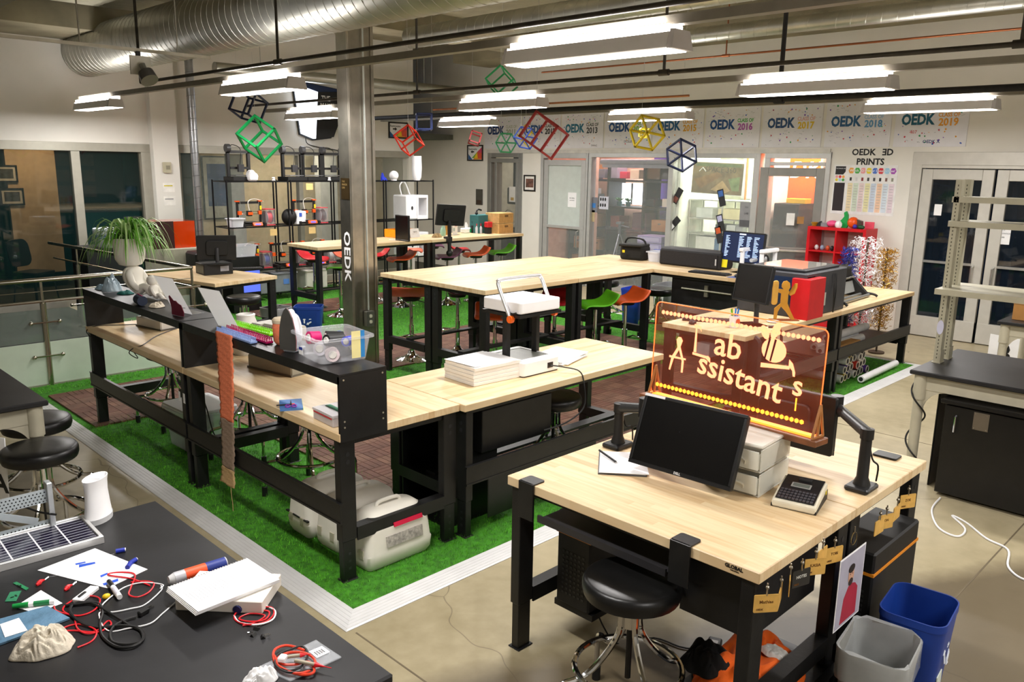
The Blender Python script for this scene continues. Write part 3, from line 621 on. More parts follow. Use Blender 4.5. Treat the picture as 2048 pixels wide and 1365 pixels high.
for c,q,h,rz,lab in bars_:
    p=at(q[0],q[1],h+ZG)
    if c not in bp: o=bp[c]=bar_proto(BC[c])
    else: o=dup(bp[c])
    o.location=(p.x,p.y,ZG); o.rotation_euler=(0,0,rz); o.scale=(1,1,h/.74); o['label']=lab; o['group']='moulded bar stools'
# ================================================================ LAB ASSISTANT DESK
def fr(xd,yd):
    x=Vector(xd).normalized(); y=Vector(yd); y=(y-x*y.dot(x)).normalized(); z=x.cross(y)
    return Matrix((x,y,z)).transposed()
def monitor(label,loc,xd,yd,w,h,stand=None,screen=SCREEN,brand=None,group=None,floor_z=None,name='monitor'):
    # loc = bottom-left corner of the panel face
    r=fr(xd,yd); c=Vector(loc)+r@Vector((w/2,0,0)); t=T(name,label,'monitor',c,rot=r,group=group)
    MB().prism([(x,y+h/2) for x,y in rrect(w,h,.012)],-.03,-.004).build('case',BLACKP,t,bev=.004)
    mb=MB()
    for a,b in (((-w/2,0,-.004),(w/2,.018,.003)),((-w/2,h-.014,-.004),(w/2,h,.003)),((-w/2,.018,-.004),(-w/2+.014,h-.014,.003)),((w/2-.014,.018,-.004),(w/2,h-.014,.003))): mb.b2(a,b)
    mb.build('bezel',M('#101011',.35),t,bev=.002)
    MB().b2((-w/2+.014,.018,-.004),(w/2-.014,h-.014,-.001)).build('screen',screen,t)
    MB().prism([(x,y+h/2) for x,y in rrect(w*.55,h*.6,.03)],-.055,-.03).build('back_bulge',BLACKP,t,bev=.006)
    if brand: txt(brand,.014,M('#d8d8d8',.4),t,(0,.009,.0035),bold=.03)
    if stand is not None:   # stand height: panel bottom above the desk
        inv=r.inverted(); base=Vector((c.x,c.y,floor_z)); bk=r@Vector((0,0,-1)); bk.z=0; bk.normalize(); base=base+bk*.06
        def lc(p): return inv@(Vector(p)-c)
        q=Matrix.LocRotScale(lc(base),inv@fr((-bk.y,bk.x,0),(bk.x,bk.y,0)),None)
        MB().prism(rrect(.24,.18,.02),0,.012,q).build('stand_base',BLACKP,t,bev=.003)
        top=c+r@Vector((0,h*.5,-.05)); 
        MB().tube([lc(base+Vector((0,0,.01))+bk*.03),lc(Vector((base.x,base.y,(base.z+top.z)/2))+bk*.025),lc(top)],.022,8).build('stand_post',DARKG,t,True)
    return t
m1=monitor('black monitor tilted back on an arm before the lit lab assistants sign',(2.746,2.008,.862),(.055,-.998,0),(.37,.06,.93),.484,.313,brand='DELL')
MB().b2((-.24,.30,.003),(-.14,.311,.005)).build('asset_sticker',M('#e8e8e8',.5),m1)
def mon_arm(label,base,elbow,end,post):
    t=T('monitor_mount',label,'monitor mount',base); B=Vector(base)
    MB().prism(rrect(.13,.1,.015),0,.022).build('base_plate',BLACKM,t,bev=.006)
    MB().lathe([(.035,.022),(.03,.04),(.024,.055),(.022,post),(.027,post+.002),(.027,post+.045),(0,post+.05)],16).build('post',M('#2d2c2b',.35,.4),t,True)
    e=Vector(elbow)-B; n=Vector(end)-B; s=Vector((0,0,post+.025))
    MB().tube([s,e],[.026,.022],10).build('lower_arm',M('#3a3a3a',.35,.3),t,True)
    MB().cyl(e+Vector((0,0,-.04)),e+Vector((0,0,.05)),.028,12).build('elbow_joint',M('#232324',.35,.3),t,True)
    MB().tube([e+Vector((0,0,.02)),n],[.022,.02],10).build('upper_arm',M('#2d2d2e',.35,.3),t,True)
    MB().tube(smooth_pts([s+Vector((.02,0,-.02)),Vector((.03,-.02,post*.6)),Vector((.05,-.04,.1)),Vector((.075,-.03,.024))],4),.004,5).build('cable',BLACKP,t,True)
    return t
mon_arm('dark grey monitor arm clamped at the papers side of the desk',(2.975,2.24,.815),(2.98,2.1,1.035),(2.84,1.80,1.02),.17)
mon_arm('black monitor arm standing at the desk seam by the label maker',(3.31,1.22,.815),(3.46,1.42,1.10),(3.44,1.64,1.03),.22)
monitor('black monitor seen from behind through the lit lab assistants sign',(3.44,1.40,.88),(0,1,0),(0,0,1),.46,.27)
# clear orange-lit sign
ACR=glass('#ff7a50',.07,.05); GLOW=M('#ff9a6a',.5,0,0,emit=1.35,ecol='#ff9468'); GLOWY=M('#ffb03a',.5,0,0,emit=1.5,ecol='#ff9a2a'); EDGE=M('#ff6a30',.5,0,0,emit=1.2,ecol='#ff6a30')
sg=T('lit_acrylic_sign','orange edge-lit acrylic lab assistants sign with bee on walnut base','sign',(3.17,1.79,1.045),rot=fr((-.065,-.998,0),(.03,0,1)))
SW,SH=.868,.448
MB().prism([(x,y+SH/2) for x,y in rrect(SW,SH,.025)],-.004,.004).build('acrylic_sheet',ACR,sg)
MB().tube([(x,y+SH/2,0) for x,y in rrect(SW+.002,SH+.002,.025)],.0028,5,True).build('lit_edge',EDGE,sg)
def hexrow(y,mat,n,x0,x1):
    for i in range(n):
        x=x0+(x1-x0)*i/(n-1)
        MB().prism([(x+.0105*math.cos(math.radians(60*k+30)),y+.0105*math.sin(math.radians(60*k+30))) for k in range(6)],.0045,.006).build('engraved_hexagon',mat,sg)
hexrow(SH-.045,GLOW,36,-SW/2+.045,SW/2-.035); hexrow(.05,GLOWY,34,-SW/2+.04,SW/2-.07)
def glyphs(mat,*polys,name='engraving',z=.0045):
    mb=MB()
    for p in polys: mb.prism(p,z,z+.0015)
    return mb.build(name,mat,sg)
txt('ab',.155,GLOW,sg,(-.02,.30,.005),(0,0,-.05),bold=.012); txt('ssistant',.15,GLOW,sg,(.045,.175,.005),(0,0,-.12),bold=.012,sx=.98); txt('s',.13,GLOW,sg,(.33,.195,.005),bold=.012)
glyphs(GLOW,[(-.20,.245),(-.185,.245),(-.19,.36),(-.197,.36)],[(-.205,.355),(-.18,.362),(-.165,.345),(-.17,.37),(-.205,.375)],name='hammer_letter'); glyphs(GLOW,[(-.205,.243),(-.205,.232),(-.13,.226),(-.105,.21),(-.108,.232),(-.12,.24),(-.13,.238)],name='wrench_letter')
glyphs(GLOW,[(-.30,.285),(-.29,.30),(-.275,.30),(-.265,.285),(-.275,.255),(-.25,.19),(-.252,.135),(-.262,.135),(-.262,.19),(-.282,.24),(-.31,.19),(-.325,.135),(-.333,.137),(-.322,.20),(-.292,.25)],[(-.335,.205),(-.335,.195),(-.24,.197),(-.24,.205)],name='pliers_letter')
# bee
bm=[(.205+.058*math.cos(a),.325+.052*math.sin(a)) for a in [2*math.pi*i/20 for i in range(20)]]
glyphs(GLOW,bm,name='bee_body')
for cx,cy,r1,r2,an in ((.155,.395,.017,.032,.5),(.205,.41,.018,.04,-.35)):
    glyphs(GLOW,[(cx+r1*math.cos(a)*math.cos(an)-r2*math.sin(a)*math.sin(an),cy+r1*math.cos(a)*math.sin(an)+r2*math.sin(a)*math.cos(an)) for a in [2*math.pi*i/14 for i in range(14)]],name='bee_wing')
for dx in (-.028,.0): glyphs(M('#5a1a18',.6),[(.19+dx,.278),(.197+dx,.276),(.215+dx,.372),(.206+dx,.374)],name='bee_stripe',z=.0062)
glyphs(GLOW,[(.15,.262),(.15,.242),(.285,.258),(.285,.272)],[(.28,.30),(.298,.285),(.312,.25),(.312,.232),(.303,.232),(.298,.255),(.28,.272)],name='hammer_engraving'); glyphs(GLOWY,[(.327,.145),(.333,.145),(.333,.09),(.327,.09)],name='screw_shaft')
MB().prism([(-.46,-.05),(.46,-.05),(.46,.055),(-.46,.055)],-.028,-.002,Matrix(((1,0,0,0),(0,0,1,0),(0,1,0,0),(0,0,0,1)))).build('base_board',WALNUT,sg,bev=.003)
MB().b2((-.43,-.002,-.02),(.43,.006,.02)).build('led_strip',M('#ff8a30',.5,0,0,emit=1.6,ecol='#ff8428'),sg)
for x in (-.425,.425):
    for a,b in (((0,.14),(.045,0)),((0,.14),(-.045,0)),((0,.14),(.0,0)),((-.045,.004),(.045,.004))):
        MB().tube([(x+.012,a[1],a[0]),(x+.012,b[1],b[0])],.006,4).build('triangle_bracket',M('#a9713c',.5),sg)
t=T('wood_riser_block','plywood block supporting the lit sign base','block',(3.2,1.86,.815)); MB().b2((-.035,-.06,0),(.035,.06,.20)).b2((-.036,-.45,.19),(.036,.3,.204)).build('block',PLY,t)
# translucent drawers
t=T('storage_box','translucent two-drawer storage box beside the label maker','drawers',(3.02,1.60,.815),math.radians(4)); FRO=M('#e3e2d6',.35,0,.05,alpha=.55)
for k in range(2):
    z=k*.105; MB().b2((-.13,-.125,z),(.16,.125,z+.008)).b2((-.13,-.125,z+.009),(.16,-.119,z+.099)).b2((-.13,.119,z+.009),(.16,.125,z+.099)).b2((.154,-.118,z+.009),(.16,.118,z+.099)).build('shell',FRO,t,bev=.003)
    d=MB().b2((-.14,-.116,z+.012),(-.133,.116,z+.09)).b2((-.13,-.116,z+.012),(.14,-.112,z+.08)).b2((-.13,.112,z+.012),(.14,.116,z+.08)).b2((-.13,-.111,z+.012),(.14,.111,z+.016)).build('drawer',M('#e6e6da',.3,0,.04,alpha=.75),t,bev=.003)
    MB().tube(smooth_pts([(-.14,-.06,z+.03),(-.15,-.055,z+.055),(-.15,.055,z+.055),(-.14,.06,z+.03)],3),.004,5).build('pull',FRO,d,True)
MB().b2((-.135,-.13,.21),(.165,.13,.222)).build('lid',FRO,t,bev=.004)
# label maker
t=T('label_maker','black and cream desktop label maker with keyboard and small display','label maker',(2.985,1.335,.815),rot=fr((.22,-.97,0),(.97,.22,0)))
pr=[(-.10,.0),(-.10,.028),(-.085,.034),(.02,.058),(.10,.068),(.105,.06),(.105,0)]
mx=Matrix(((0,0,1,0),(1,0,0,0),(0,1,0,0),(0,0,0,1)))
MB().prism([(y,z) for y,z in pr],-.085,.085,mx).build('body',M('#d9d2bc',.4),t,bev=.008,seg=2)
MB().prism([(-.098,0),(-.098,.012),(.104,.04),(.104,0)],-.0865,.0865,mx).build('base_shell',BLACKP,t)
MB().prism([(-.088,.0345),(-.086,.038),(.02,.062),(.10,.072),(.104,.066),(.02,.0582)],-.074,.074,mx).build('top_plate',M('#18181a',.3),t)
sl=math.atan2(.024,.106)
for i in range(4):
    for j in range(10):
        y=-.08+i*.018; MB().box((-.062+j*.0138,y,.0405+(y+.084)*.226),(.0105,.012,.004),rx=sl).build('key',M('#3d3d42',.4),t)
MB().box((0,.018,.0635),(.075,.034,.003),rx=.16).build('display_frame',M('#8c8c88',.4),t); MB().box((0,.018,.0655),(.064,.024,.001),rx=.16).build('display',M('#59605a',.3),t)
MB().b2((-.02,.06,.068),(.03,.085,.074)).build('window',M('#30302f',.2),t); MB().b2((.0866,.06,.03),(.088,.075,.045)).build('yellow_mark',M('#e6d21e',.5),t)
# papers and pen
t=T('paper_pad','white papers on a clip board beside the tilted monitor','papers',(2.80,2.08,.815),math.radians(-52)); MB().b2((-.105,-.14,0),(.105,.14,.006)).build('board',M('#4a4a4a',.5),t); 
for k in range(3): MB().box((.004*k,-.003*k,.0075+.002*k),(.2,.27,.0018),.02*k).build('sheet',PAPER,t)
t=T('pen','thin black pen lying on the white paper pad','pen',at(1216,915,.835)); MB().cyl((-.02,-.06,.0),(.03,.075,.006),.005,8).build('barrel',BLACKP,t,True); MB().cyl((-.02,-.06,.0),(-.025,-.072,-.001),.004,8,.001).build('tip',CHROME,t,True)
# clamps and drawer hung below the edge
for q,lab in (((1068,962),'black steel clamp bracket over the desk edge at the papers end'),((1365,1086),'black steel clamp bracket over the desk edge above the round stool')):
    p=at(q[0],q[1],.815); t=T('clamp_bracket',lab,'bracket',(2.33,p.y,.815),group='desk clamp brackets')
    MB().prism([(x+.028,y) for x,y in rrect(.075,.085,.012)],0,.006).build('top_plate',BLACKM,t); MB().b2((-.012,-.0425,-.16),(-.001,.0425,.006)).build('drop_plate',BLACKM,t,bev=.002)
y0=at(1365,1086,.815).y; y1=at(1068,962,.815).y
t=T('keyboard_tray','black sliding tray hung between the two clamp brackets','tray',(2.40,(y0+y1)/2,.66)); L=(y1-y0)/2-.06
MB().b2((-.06,-L,0),(.45,L,.012)).b2((-.07,-L,0),(-.061,L,.03)).build('tray_plate',M('#2c2b2d',.4),t); 
t=T('under_desk_drawer','black steel drawer box hanging under the desk corner','drawer',(2.42,1.28,.50)); MB().b2((0,-.07,0),(.5,.22,.26)).build('box',BLACKM,t,bev=.006); MB().b2((-.01,-.065,.01),(-.001,.215,.25)).build('front',BLACKM,t)
def pc(label,loc,sx,sy,sz,rz=0,group=None,stripe=True):
    t=T('computer_tower',label,'computer',loc,rz,group); MB().b2((-sx/2,-sy/2,0),(sx/2,sy/2,sz)).build('case',BLACKP,t,bev=.008)
    if stripe: MB().b2((-sx/2-.003,-sy/2-.003,sz*.76),(sx/2+.003,sy/2+.003,sz*.79)).build('orange_strip',M('#e08a1c',.5),t)
    mb=MB()
    for i in range(6):
        for j in range(10): mb.b2((-sx/2-.002,-sy*.35+i*sy*.12,sz*.12+j*sz*.05),(-sx/2-.0005,-sy*.35+i*sy*.12+sy*.07,sz*.12+j*sz*.05+sz*.025))
    tag(mb.build('vent_grille',M('#3a3a3a',.4,.4),t),kind='stuff'); return t
pc('black computer tower with orange strip behind the left desk leg',(2.74,2.12,.2),.42,.19,.44,group='towers under the lab desks')
pc('black computer tower with orange strip beside the blue recycling bin',(3.47,1.20,.17),.5,.2,.42,group='towers under the lab desks')
t=T('tower_cradle','black steel cradle carrying the computer tower under the desk','bracket',(2.74,2.12,.17)); MB().b2((-.2,-.11,0),(.2,.11,.029)).build('cradle',BLACKM,t)
t=T('tower_cradle','black steel pedestal under the computer tower by the bins','bracket',(3.47,1.20,0)); MB().b2((-.22,-.09,0),(.22,.09,.169)).build('cradle',BLACKM,t)
lg=T('maker_mark','black printed maker mark on the front edge of the desk','lettering',(2.3295,1.245,.798),rot=Matrix(((0,0,-1),(-1,0,0),(0,1,0)))); txt('GLOBAL',.018,BLACKP,lg,(0,.003,.0005),bold=.03); txt('INDUSTRIAL',.006,BLACKP,lg,(.004,-.009,.0005))
t=T('desk_plate','flat black cable plate on the far corner of the desk','plate',(3.80,1.30,.815)); MB().prism(rrect(.08,.11,.012),0,.01).build('plate',BLACKM,t,bev=.002)
# key tags hanging below the right edge
TAGW=M('#d9ab58',.5,0,.15,20)
tl_=['wooden name tag reading Mathias turned outward at the desk corner','plain wooden tag seen edge-on beside the corner name tag','wooden name tag turned sideways beside the dark tag','dark tag with staff lines hanging on the desk edge','wooden name tag reading KASIA hanging on the desk edge','plain wooden tag between two engraved tags','wooden name tag hanging next to the key ring','plain wooden tag closest to the desk seam over the tower','wooden name tag second from the desk seam over the tower','plain wooden tag between the engraved tags over the tower','wooden name tag at the far desk corner over the tower']
tags=[(1528,1190,1,'Mathias',-.1),(1556,1175,0,'',.9),(1575,1150,0,'RAE',1.0),(1598,1140,2,'NOTES',.25),(1626,1118,1,'KASIA',.0),(1640,1098,0,'',.6),(1664,1095,1,'TOBI',.2),(1755,1040,0,'',.5),(1768,1030,1,'JON',.2),(1790,1012,0,'',.6),(1812,990,1,'ZOE',.1)]
for k,(px,py,kd,nm,rz) in enumerate(tags):
    p=atY(px,py,1.135); t=T('key_tag',('x','x')[0] if False else tl_[k],'name tag',(p.x,1.125,p.z),rot=Matrix.Rotation(rz-.55,3,'Z')@WL,group='wooden name tags on the desk edge')
    mt=TAGW if kd!=2 else M('#2b2a28',.4); s=.036
    MB().prism(rrect(.086,.064,.004),-.0015,.0015,Matrix.Translation((0,-.028,0))).build('tag_plate',mt,t)
    MB().tube([(0,.0,0),(0,.02,0),(0,.045,.0)],.003,5).build('clip',M('#a9a294',.3,.9),t); MB().ball((0,.03,0),.007,8,6).build('swivel',M('#a9a294',.3,.9),t,True)
    if nm: txt(nm,.016,M('#6a4316' if kd!=2 else '#d9d9d0',.6),t,(0,-.022,.0018),bold=.01); txt('OEDK',.009,M('#6a4316',.6),t,(-.022,-.049,.0018),bold=.03)
p=atY(1700,1075,1.135); t=T('key_ring','brass key ring hanging on the desk edge by the portrait','ring',(p.x,1.12,p.z)); MB().tube(arc((0,0,0),.026,0,345,23,'xz'),.0016,5,True).build('ring',M('#c9b27a',.25,1),t,True); MB().tube([(0,0,.026),(0,0,.05)],.003,5).build('clip',M('#a9a294',.3,.9),t)
# portrait print on the desk leg
p0=atY(1658,1247,1.112); p1=atY(1727,1092,1.112)
t=T('portrait_print','printed photo of a bearded person in a red polo shirt','picture',((p0.x+p1.x)/2,1.10,(p0.z+p1.z)/2-.01),rot=WL); w,h=.235,.30
MB().b2((-w/2,-h/2,0),(w/2,h/2,.002)).build('sheet',PAPER,t); MB().b2((-w/2+.006,-h/2+.006,.002),(w/2-.006,h/2-.006,.003)).build('print_background',M('#a9a6b5',.6),t)
el=lambda cx,cy,a,b,n=18:[(cx+a*math.cos(2*math.pi*i/n),cy+b*math.sin(2*math.pi*i/n)) for i in range(n)]
MB().prism([(-.07,-.134),(.075,-.134),(.072,-.02),(.045,.005),(.01,.016),(-.02,.01),(-.055,-.03)],.003,.0035).build('print_shirt',M('#a5283c',.6),t)
MB().prism(el(-.005,.055,.026,.038),.0036,.0041).build('print_face',M('#c99a80',.6),t); MB().prism(el(-.005,.083,.028,.018),.0042,.0046).build('print_hair',M('#2a211d',.6),t); MB().prism(el(-.005,.027,.02,.016),.0042,.0046).build('print_beard',M('#3a2a24',.6),t)
for s in (-1,1): MB().prism(el(-.005+s*.01,.06,.004,.002,8),.0042,.0046).build('print_eye',M('#1a1514',.6),t)
# bins
def bin_(label,loc,w,d,h,mat,rz=0,liner=None,mark=True,name='waste_bin',group=None):
    t=T(name,label,'bin',loc,rz,group)
    def sh(k,z,r): return [(x,y,z) for x,y in rrect(w*k,d*k,r,5)]
    ou=[sh(.76,0,.04),sh(.98,h-.03,.06),sh(1.0,h-.03,.06),sh(1.0,h,.06),sh(.96,h,.055),sh(.74,.012,.035)]
    vs=[p for l in ou for p in l]; n=len(ou[0]); fs=[(j*n+i,j*n+(i+1)%n,(j+1)*n+(i+1)%n,(j+1)*n+i) for j in range(len(ou)-1) for i in range(n)]+[tuple(range(n-1,-1,-1)),tuple(range(5*n,6*n))]
    MB().add(vs,fs).build('body',mat,t,True)
    if liner:
        random.seed(5); lo=[]
        for k,z in ((1.03,h-.11),(1.035,h-.04),(1.03,h+.004),(.97,h+.006),(.9,h-.08),(.82,h*.45),(.7,.04)):
            lo.append([(x*(1+random.uniform(-.02,.02)),y*(1+random.uniform(-.02,.02)),z+random.uniform(-.008,.008)) for x,y in rrect(w*k,d*k,.06,5)])
        vs=[p for l in lo for p in l]; fs=[(j*n+i,j*n+(i+1)%n,(j+1)*n+(i+1)%n,(j+1)*n+i) for j in range(len(lo)-1) for i in range(n)]
        MB().add(vs,fs).build('liner',liner,t,True)
    if mark:
        for k in range(3):
            a=math.radians(90+120*k); c,s=math.cos(a),math.sin(a); P=[(-.035,.028),(.01,.028),(.01,.018),(.035,.036),(.01,.055),(.01,.044),(-.03,.044)]
            e=Matrix.Translation((0,-d*.435-(h*.55)*.0,h*.6))@Euler((math.radians(83),0,0)).to_matrix().to_4x4()
            MB().prism([(x*c-y*s,x*s+y*c) for x,y in P],.006,.009,e).build('recycle_arrow',M('#d7dde6',.6),t)
    return t
BLUEB=M('#16398c',.45,0,.06); 
p=at(1835,1200,.40); bin_('blue recycling bin standing by the tower on the concrete',(3.28,.93,0),.31,.25,.42,BLUEB,math.radians(6))
o=[x for x in bpy.data.objects if x.name.startswith('waste_bin')][0]; pp=MB().b2((-.09,-.112,.05),(-.01,-.108,.18)).build('paper_label',M('#cfd6c9',.7),o)
bin_('grey waste bin with clear liner beside the desk leg',(2.95,.955,0),.31,.25,.38,M('#8d8d88',.5),math.radians(8),M('#cfd3d3',.15,0,.1,alpha=.42),False)
# orange shirt and black cloth on the shelf
def cloth(name,mat,parent,c,rx,ry,h,seed,n=26,loc=None,f=5.0):
    from mathutils import noise
    vs=[]; 
    for j in range(n+1):
        for i in range(n+1):
            u,v=i/n*2-1,j/n*2-1; a=math.atan2(v,u); r=max(abs(u),abs(v)); q=1+.22*noise.noise(Vector((math.cos(a)*1.6+seed,math.sin(a)*1.6,seed)))
            z=h*max(0,1-r**2.4)**.55*(.72+.45*noise.noise(Vector((u*f*.35+seed,v*f*.35,seed*2))))+.30*h*abs(math.sin(5*noise.noise(Vector((u*f*.45+seed,v*f*.45,3)))))
            rr=r*q; vs.append((c[0]+rx*rr*math.cos(a),c[1]+ry*rr*math.sin(a),c[2]+max(z,0)*(1-r**6)+.002))
    fs=[(j*(n+1)+i,j*(n+1)+i+1,(j+1)*(n+1)+i+1,(j+1)*(n+1)+i) for j in range(n) for i in range(n)]
    o=MB().add(vs,fs).build(name,mat,parent,True); m=o.modifiers.new('t','SOLIDIFY'); m.thickness=.003; s=o.modifiers.new('s','SUBSURF'); s.levels=1; s.render_levels=1
    if loc is not None: o.location=loc
    return o
oc=cloth('orange_shirt',M('#f0650f',.8,0,.12,8,.15,bscale=120),None,(0,0,0),.32,.17,.13,3.3,loc=(2.72,1.36,.151)); tag(oc,'crumpled orange shirt lying on the black lower shelf','shirt')
bc=cloth('black_cloth',M('#101010',.9,0,.2),None,(0,0,0),.11,.10,.075,8.1,loc=(2.56,1.45,.235)); tag(bc,'crumpled black cloth on the orange shirt','cloth')
oc2=cloth('white_cloth',M('#e8e6e0',.9),None,(0,0,0),.05,.06,.02,5.1,loc=(2.80,1.29,.245)); tag(oc2,'small white cloth piece on the orange shirt','cloth')
def cable(name,label,pts,r,mat,k=5): 
    return tag(MB().tube(smooth_pts(pts,k),r,6).build(name,mat,None,True),label,'cable')
cable('power_cable','black power cable on the concrete under the lab desk',[(2.62,2.1,.25),(2.7,2.0,.006),(2.86,1.9,.006),(2.9,1.75,.006),(3.05,1.62,.006),(3.2,1.5,.006)],.004,BLACKP)
cable('thin_cable','white thin cable looped on the concrete behind the orange shirt',[(2.9,1.72,.005),(2.95,1.62,.005),(2.84,1.58,.005),(2.80,1.68,.005),(2.95,1.72,.006),(3.1,1.55,.005)],.004,WHITEP)
t=T('power_adapter','black power adapter on the concrete behind the stool','adapter',(2.98,1.66,0),.4); MB().b2((-.06,-.03,0),(.06,.03,.035)).build('case',BLACKP,t,bev=.006)
MB().b2((-.03,-.015,.035),(.03,.015,.036)).build('sticker',M('#cfcfcf',.5),t)
# ================================================================ RIGHT BLACK TABLE: RACK, CABINET, FAR RIGHT TABLE
t=T('upright_rack','beige steel upright shelving rack bolted on the black table','rack',(0,0,HB))
PB=M('#a9a48e',.45,0,.08)
def upright(x,y):
    mb=MB().b2((x-.03,y-.02,0),(x+.03,y-.012,1.25)).b2((x-.03,y-.012,0),(x-.024,y+.02,1.25)).b2((x+.024,y-.012,0),(x+.03,y+.02,1.25))
    o=mb.build('upright_post',PB,t); sl=MB()
    for k in range(48): sl.b2((x-.0305,y-.002,.03+k*.025),(x-.0300,y+.004,.042+k*.025))
    tag(sl.build('slot_row',M('#4c483c',.8),o),kind='stuff'); MB().b2((x-.045,y-.03,0),(x+.045,y+.03,.006)).b2((x-.04,y-.026,0),(x+.04,y-.0215,.09)).build('foot_plate',PB,o)
for x in (6.02,6.20):
    for y in (1.80,.45): upright(x,y)
for z,d in ((1.13,.12),(.97,.14),(.52,.24)):
    MB().b2((6.11-d,.40,z),(6.11+d,1.83,z+.008)).b2((6.11-d,.40,z-.03),(6.11-d+.006,1.83,z)).b2((6.11+d-.006,.40,z-.03),(6.11+d,1.83,z)).build('shelf',PB,t)
MB().prism(el(0,0,.022,.05),0,.003,Matrix.Translation((5.989,1.80,.25))@WB.to_4x4()).build('oval_sticker',M('#c9c9dc',.5),t)
cable('hanging_cable','white cord hanging from the rack to the far right table',[(6.1,.98,1.62),(6.6,1.15,1.25),(6.95,1.25,1.0),(7.1,1.2,.84),(7.05,1.0,.79)],.006,WHITEP)
cb=T('black_cabinet','black laminate cabinet under the black table with steel handle','cabinet',(0,0,0)); CABM=M('#0e0d0d',.35,0,.3,18)
MB().b2((5.66,.35,.02),(6.3,1.61,.64)).build('body',CABM,cb); MB().b2((5.62,.33,.641),(6.32,1.63,.668)).build('top_board',CABM,cb,bev=.004)
dd=MB().b2((5.64,.99,.03),(5.658,1.60,.63)).build('door',CABM,cb,bev=.002); MB().b2((5.64,.36,.03),(5.658,.985,.63)).build('door',CABM,cb,bev=.002)
MB().tube([(5.64,1.53,.46),(5.615,1.53,.465),(5.615,1.53,.565),(5.64,1.53,.57)],.005,6).build('handle',CHROME,dd,True)
pl=MB().b2((5.636,1.34,.505),(5.6395,1.43,.62)).build('metal_plate',M('#7d7468',.35,.7),dd); 
for y in (1.35,1.42):
    for z in (.515,.61): MB().cyl((5.636,y,z),(5.634,y,z),.004,8).build('rivet',CHROME,cb)
sn=MB().b2((5.636,.98,.50),(5.6395,1.07,.56)).build('paper_sign',PAPER,cb); 
s_=T('cabinet_lettering','bold black letter S on the white cabinet label','lettering',(5.635,1.005,.53),rot=WB); txt('SO',.035,BLACKP,s_,(0,0,.001),bold=.03)
mt=T('floor_mat_board','grey board leaning behind the black cabinet','board',(5.9,1.72,0)); MB().b2((-.1,-.03,0),(.35,-.022,.78)).build('sheet',M('#8f8b86',.6),mt); MB().tube([(-.1,-.026,0),(-.1,-.026,.78),(.35,-.026,.78)],.006,5).build('edge_trim',BLACKP,mt)
cable('leg_cable','black cable wound around the beige table leg',[(5.70+.05*math.cos(a),1.79+.05*math.sin(a),.78-.055*a) for a in [i*.5 for i in range(26)]],.006,BLACKP,2)
cable('floor_cord','white cord looping over the concrete before the black cabinet',[(5.6,1.55,.006),(5.35,1.52,.006),(5.1,1.4,.006),(5.05,1.28,.006),(5.2,1.28,.006),(5.35,1.4,.006),(5.3,1.3,.006),(5.15,1.15,.006),(5.08,1.02,.006),(4.85,.96,.006),(4.75,.86,.006),(4.85,.78,.006),(5.1,.8,.006),(5.4,.85,.1),(5.55,.8,.3)],.006,WHITEP,6)
t=T('outlet_plug','white plug adapter on the concrete by the black cabinet','plug',at(1808,1000,0)); MB().b2((-.04,-.02,0),(.04,.02,.025)).build('case',WHITEP,t,bev=.004); MB().b2((-.06,-.012,.002),(-.041,.012,.02)).build('green_end',M('#2e5a42',.5),t)
# far right table with cardboard box
q=at(2010,642,HB); t=lab_table('small grey laboratory table with cardboard box beside the night doors',q.x-.05,q.x+.8,q.y-1.4,q.y+.05,[(-1,1),(1,1)],col=BEIGE)
bx=T('cardboard_box','open brown cardboard box on the small grey table','box',(q.x+.28,q.y-.22,HB)); CARD=M('#a9793f',.8,0,.12)
MB().b2((-.15,-.2,0),(.15,.2,.22)).build('carton',CARD,bx,bev=.003); MB().b2((-.152,-.202,.14),(.152,.202,.145)).build('tape_line',M('#7d5a2c',.7),bx)
pb=T('letter_board','white board with black letter B under the small grey table','board',at(2008,705,.35),rot=fr((-.3,-.95,0),(0,0,1))); MB().b2((-.16,-.3,0),(.16,.16,.006)).build('sheet',PAPER,pb); txt('B',.26,BLACKP,pb,(0,-.02,.007),bold=.03)
st_=dup(sp,(q.x+.2,q.y-.7,0),.4,'round black stool under the small grey table by the night doors','round black stools')
# notices on night doors
for px,py,w,h,ln,lab in ((2006,470,.16,.23,('112','COMPUTATION','LAB'),'white paper room notice on the night door glass'),(1876,420,.09,.14,('',),'small faded paper notice behind the night door glass'),):
    p=atX(px,py,XB+.01); t=T('paper_notice',lab,'notice',(XB+.008,p.y,p.z),rot=WB); MB().b2((-w/2,-h/2,0),(w/2,h/2,.002)).build('sheet',PAPER,t)
    for k,s in enumerate(ln):
        if s: txt(s,.024,BLACKP,t,(0,.06-.045*k,.003))
for px,wd,hh in ((1870,.05,2.2),(1900,.07,2.6),(1985,.09,2.4),(2030,.06,2.8)):
    p=atX(px,420,XB+2.6); t=T('night_tree',{1870:'slim dark tree outside the door leaf behind the rack post',1900:'dark tree right behind the upright rack outside',1985:'thick dark tree outside behind the room notice',2030:'tall thin dark tree outside beyond the room notice'}[px],'tree',(p.x,p.y,-.01),group='trees outside the night doors'); MB().tube([(0,0,0),(.03,.02,hh*.5),(0,.05,hh)],[wd,wd*.8,wd*.6],10).build('trunk',M('#2c4468',.9,0,.5,6),t,True)
    rng=random.Random(px); mb=MB()
    for k in range(60):
        a=rng.uniform(0,6.28); r=rng.uniform(.03,.14); z=hh-rng.uniform(-.1,.8); mb.box((r*math.cos(a),r*math.sin(a),z),(.1,.05,.004),a,rx=rng.uniform(-1,1))
    tag(mb.build('leaves',M('#2d4f86',.8,0,.4),t),kind='stuff')
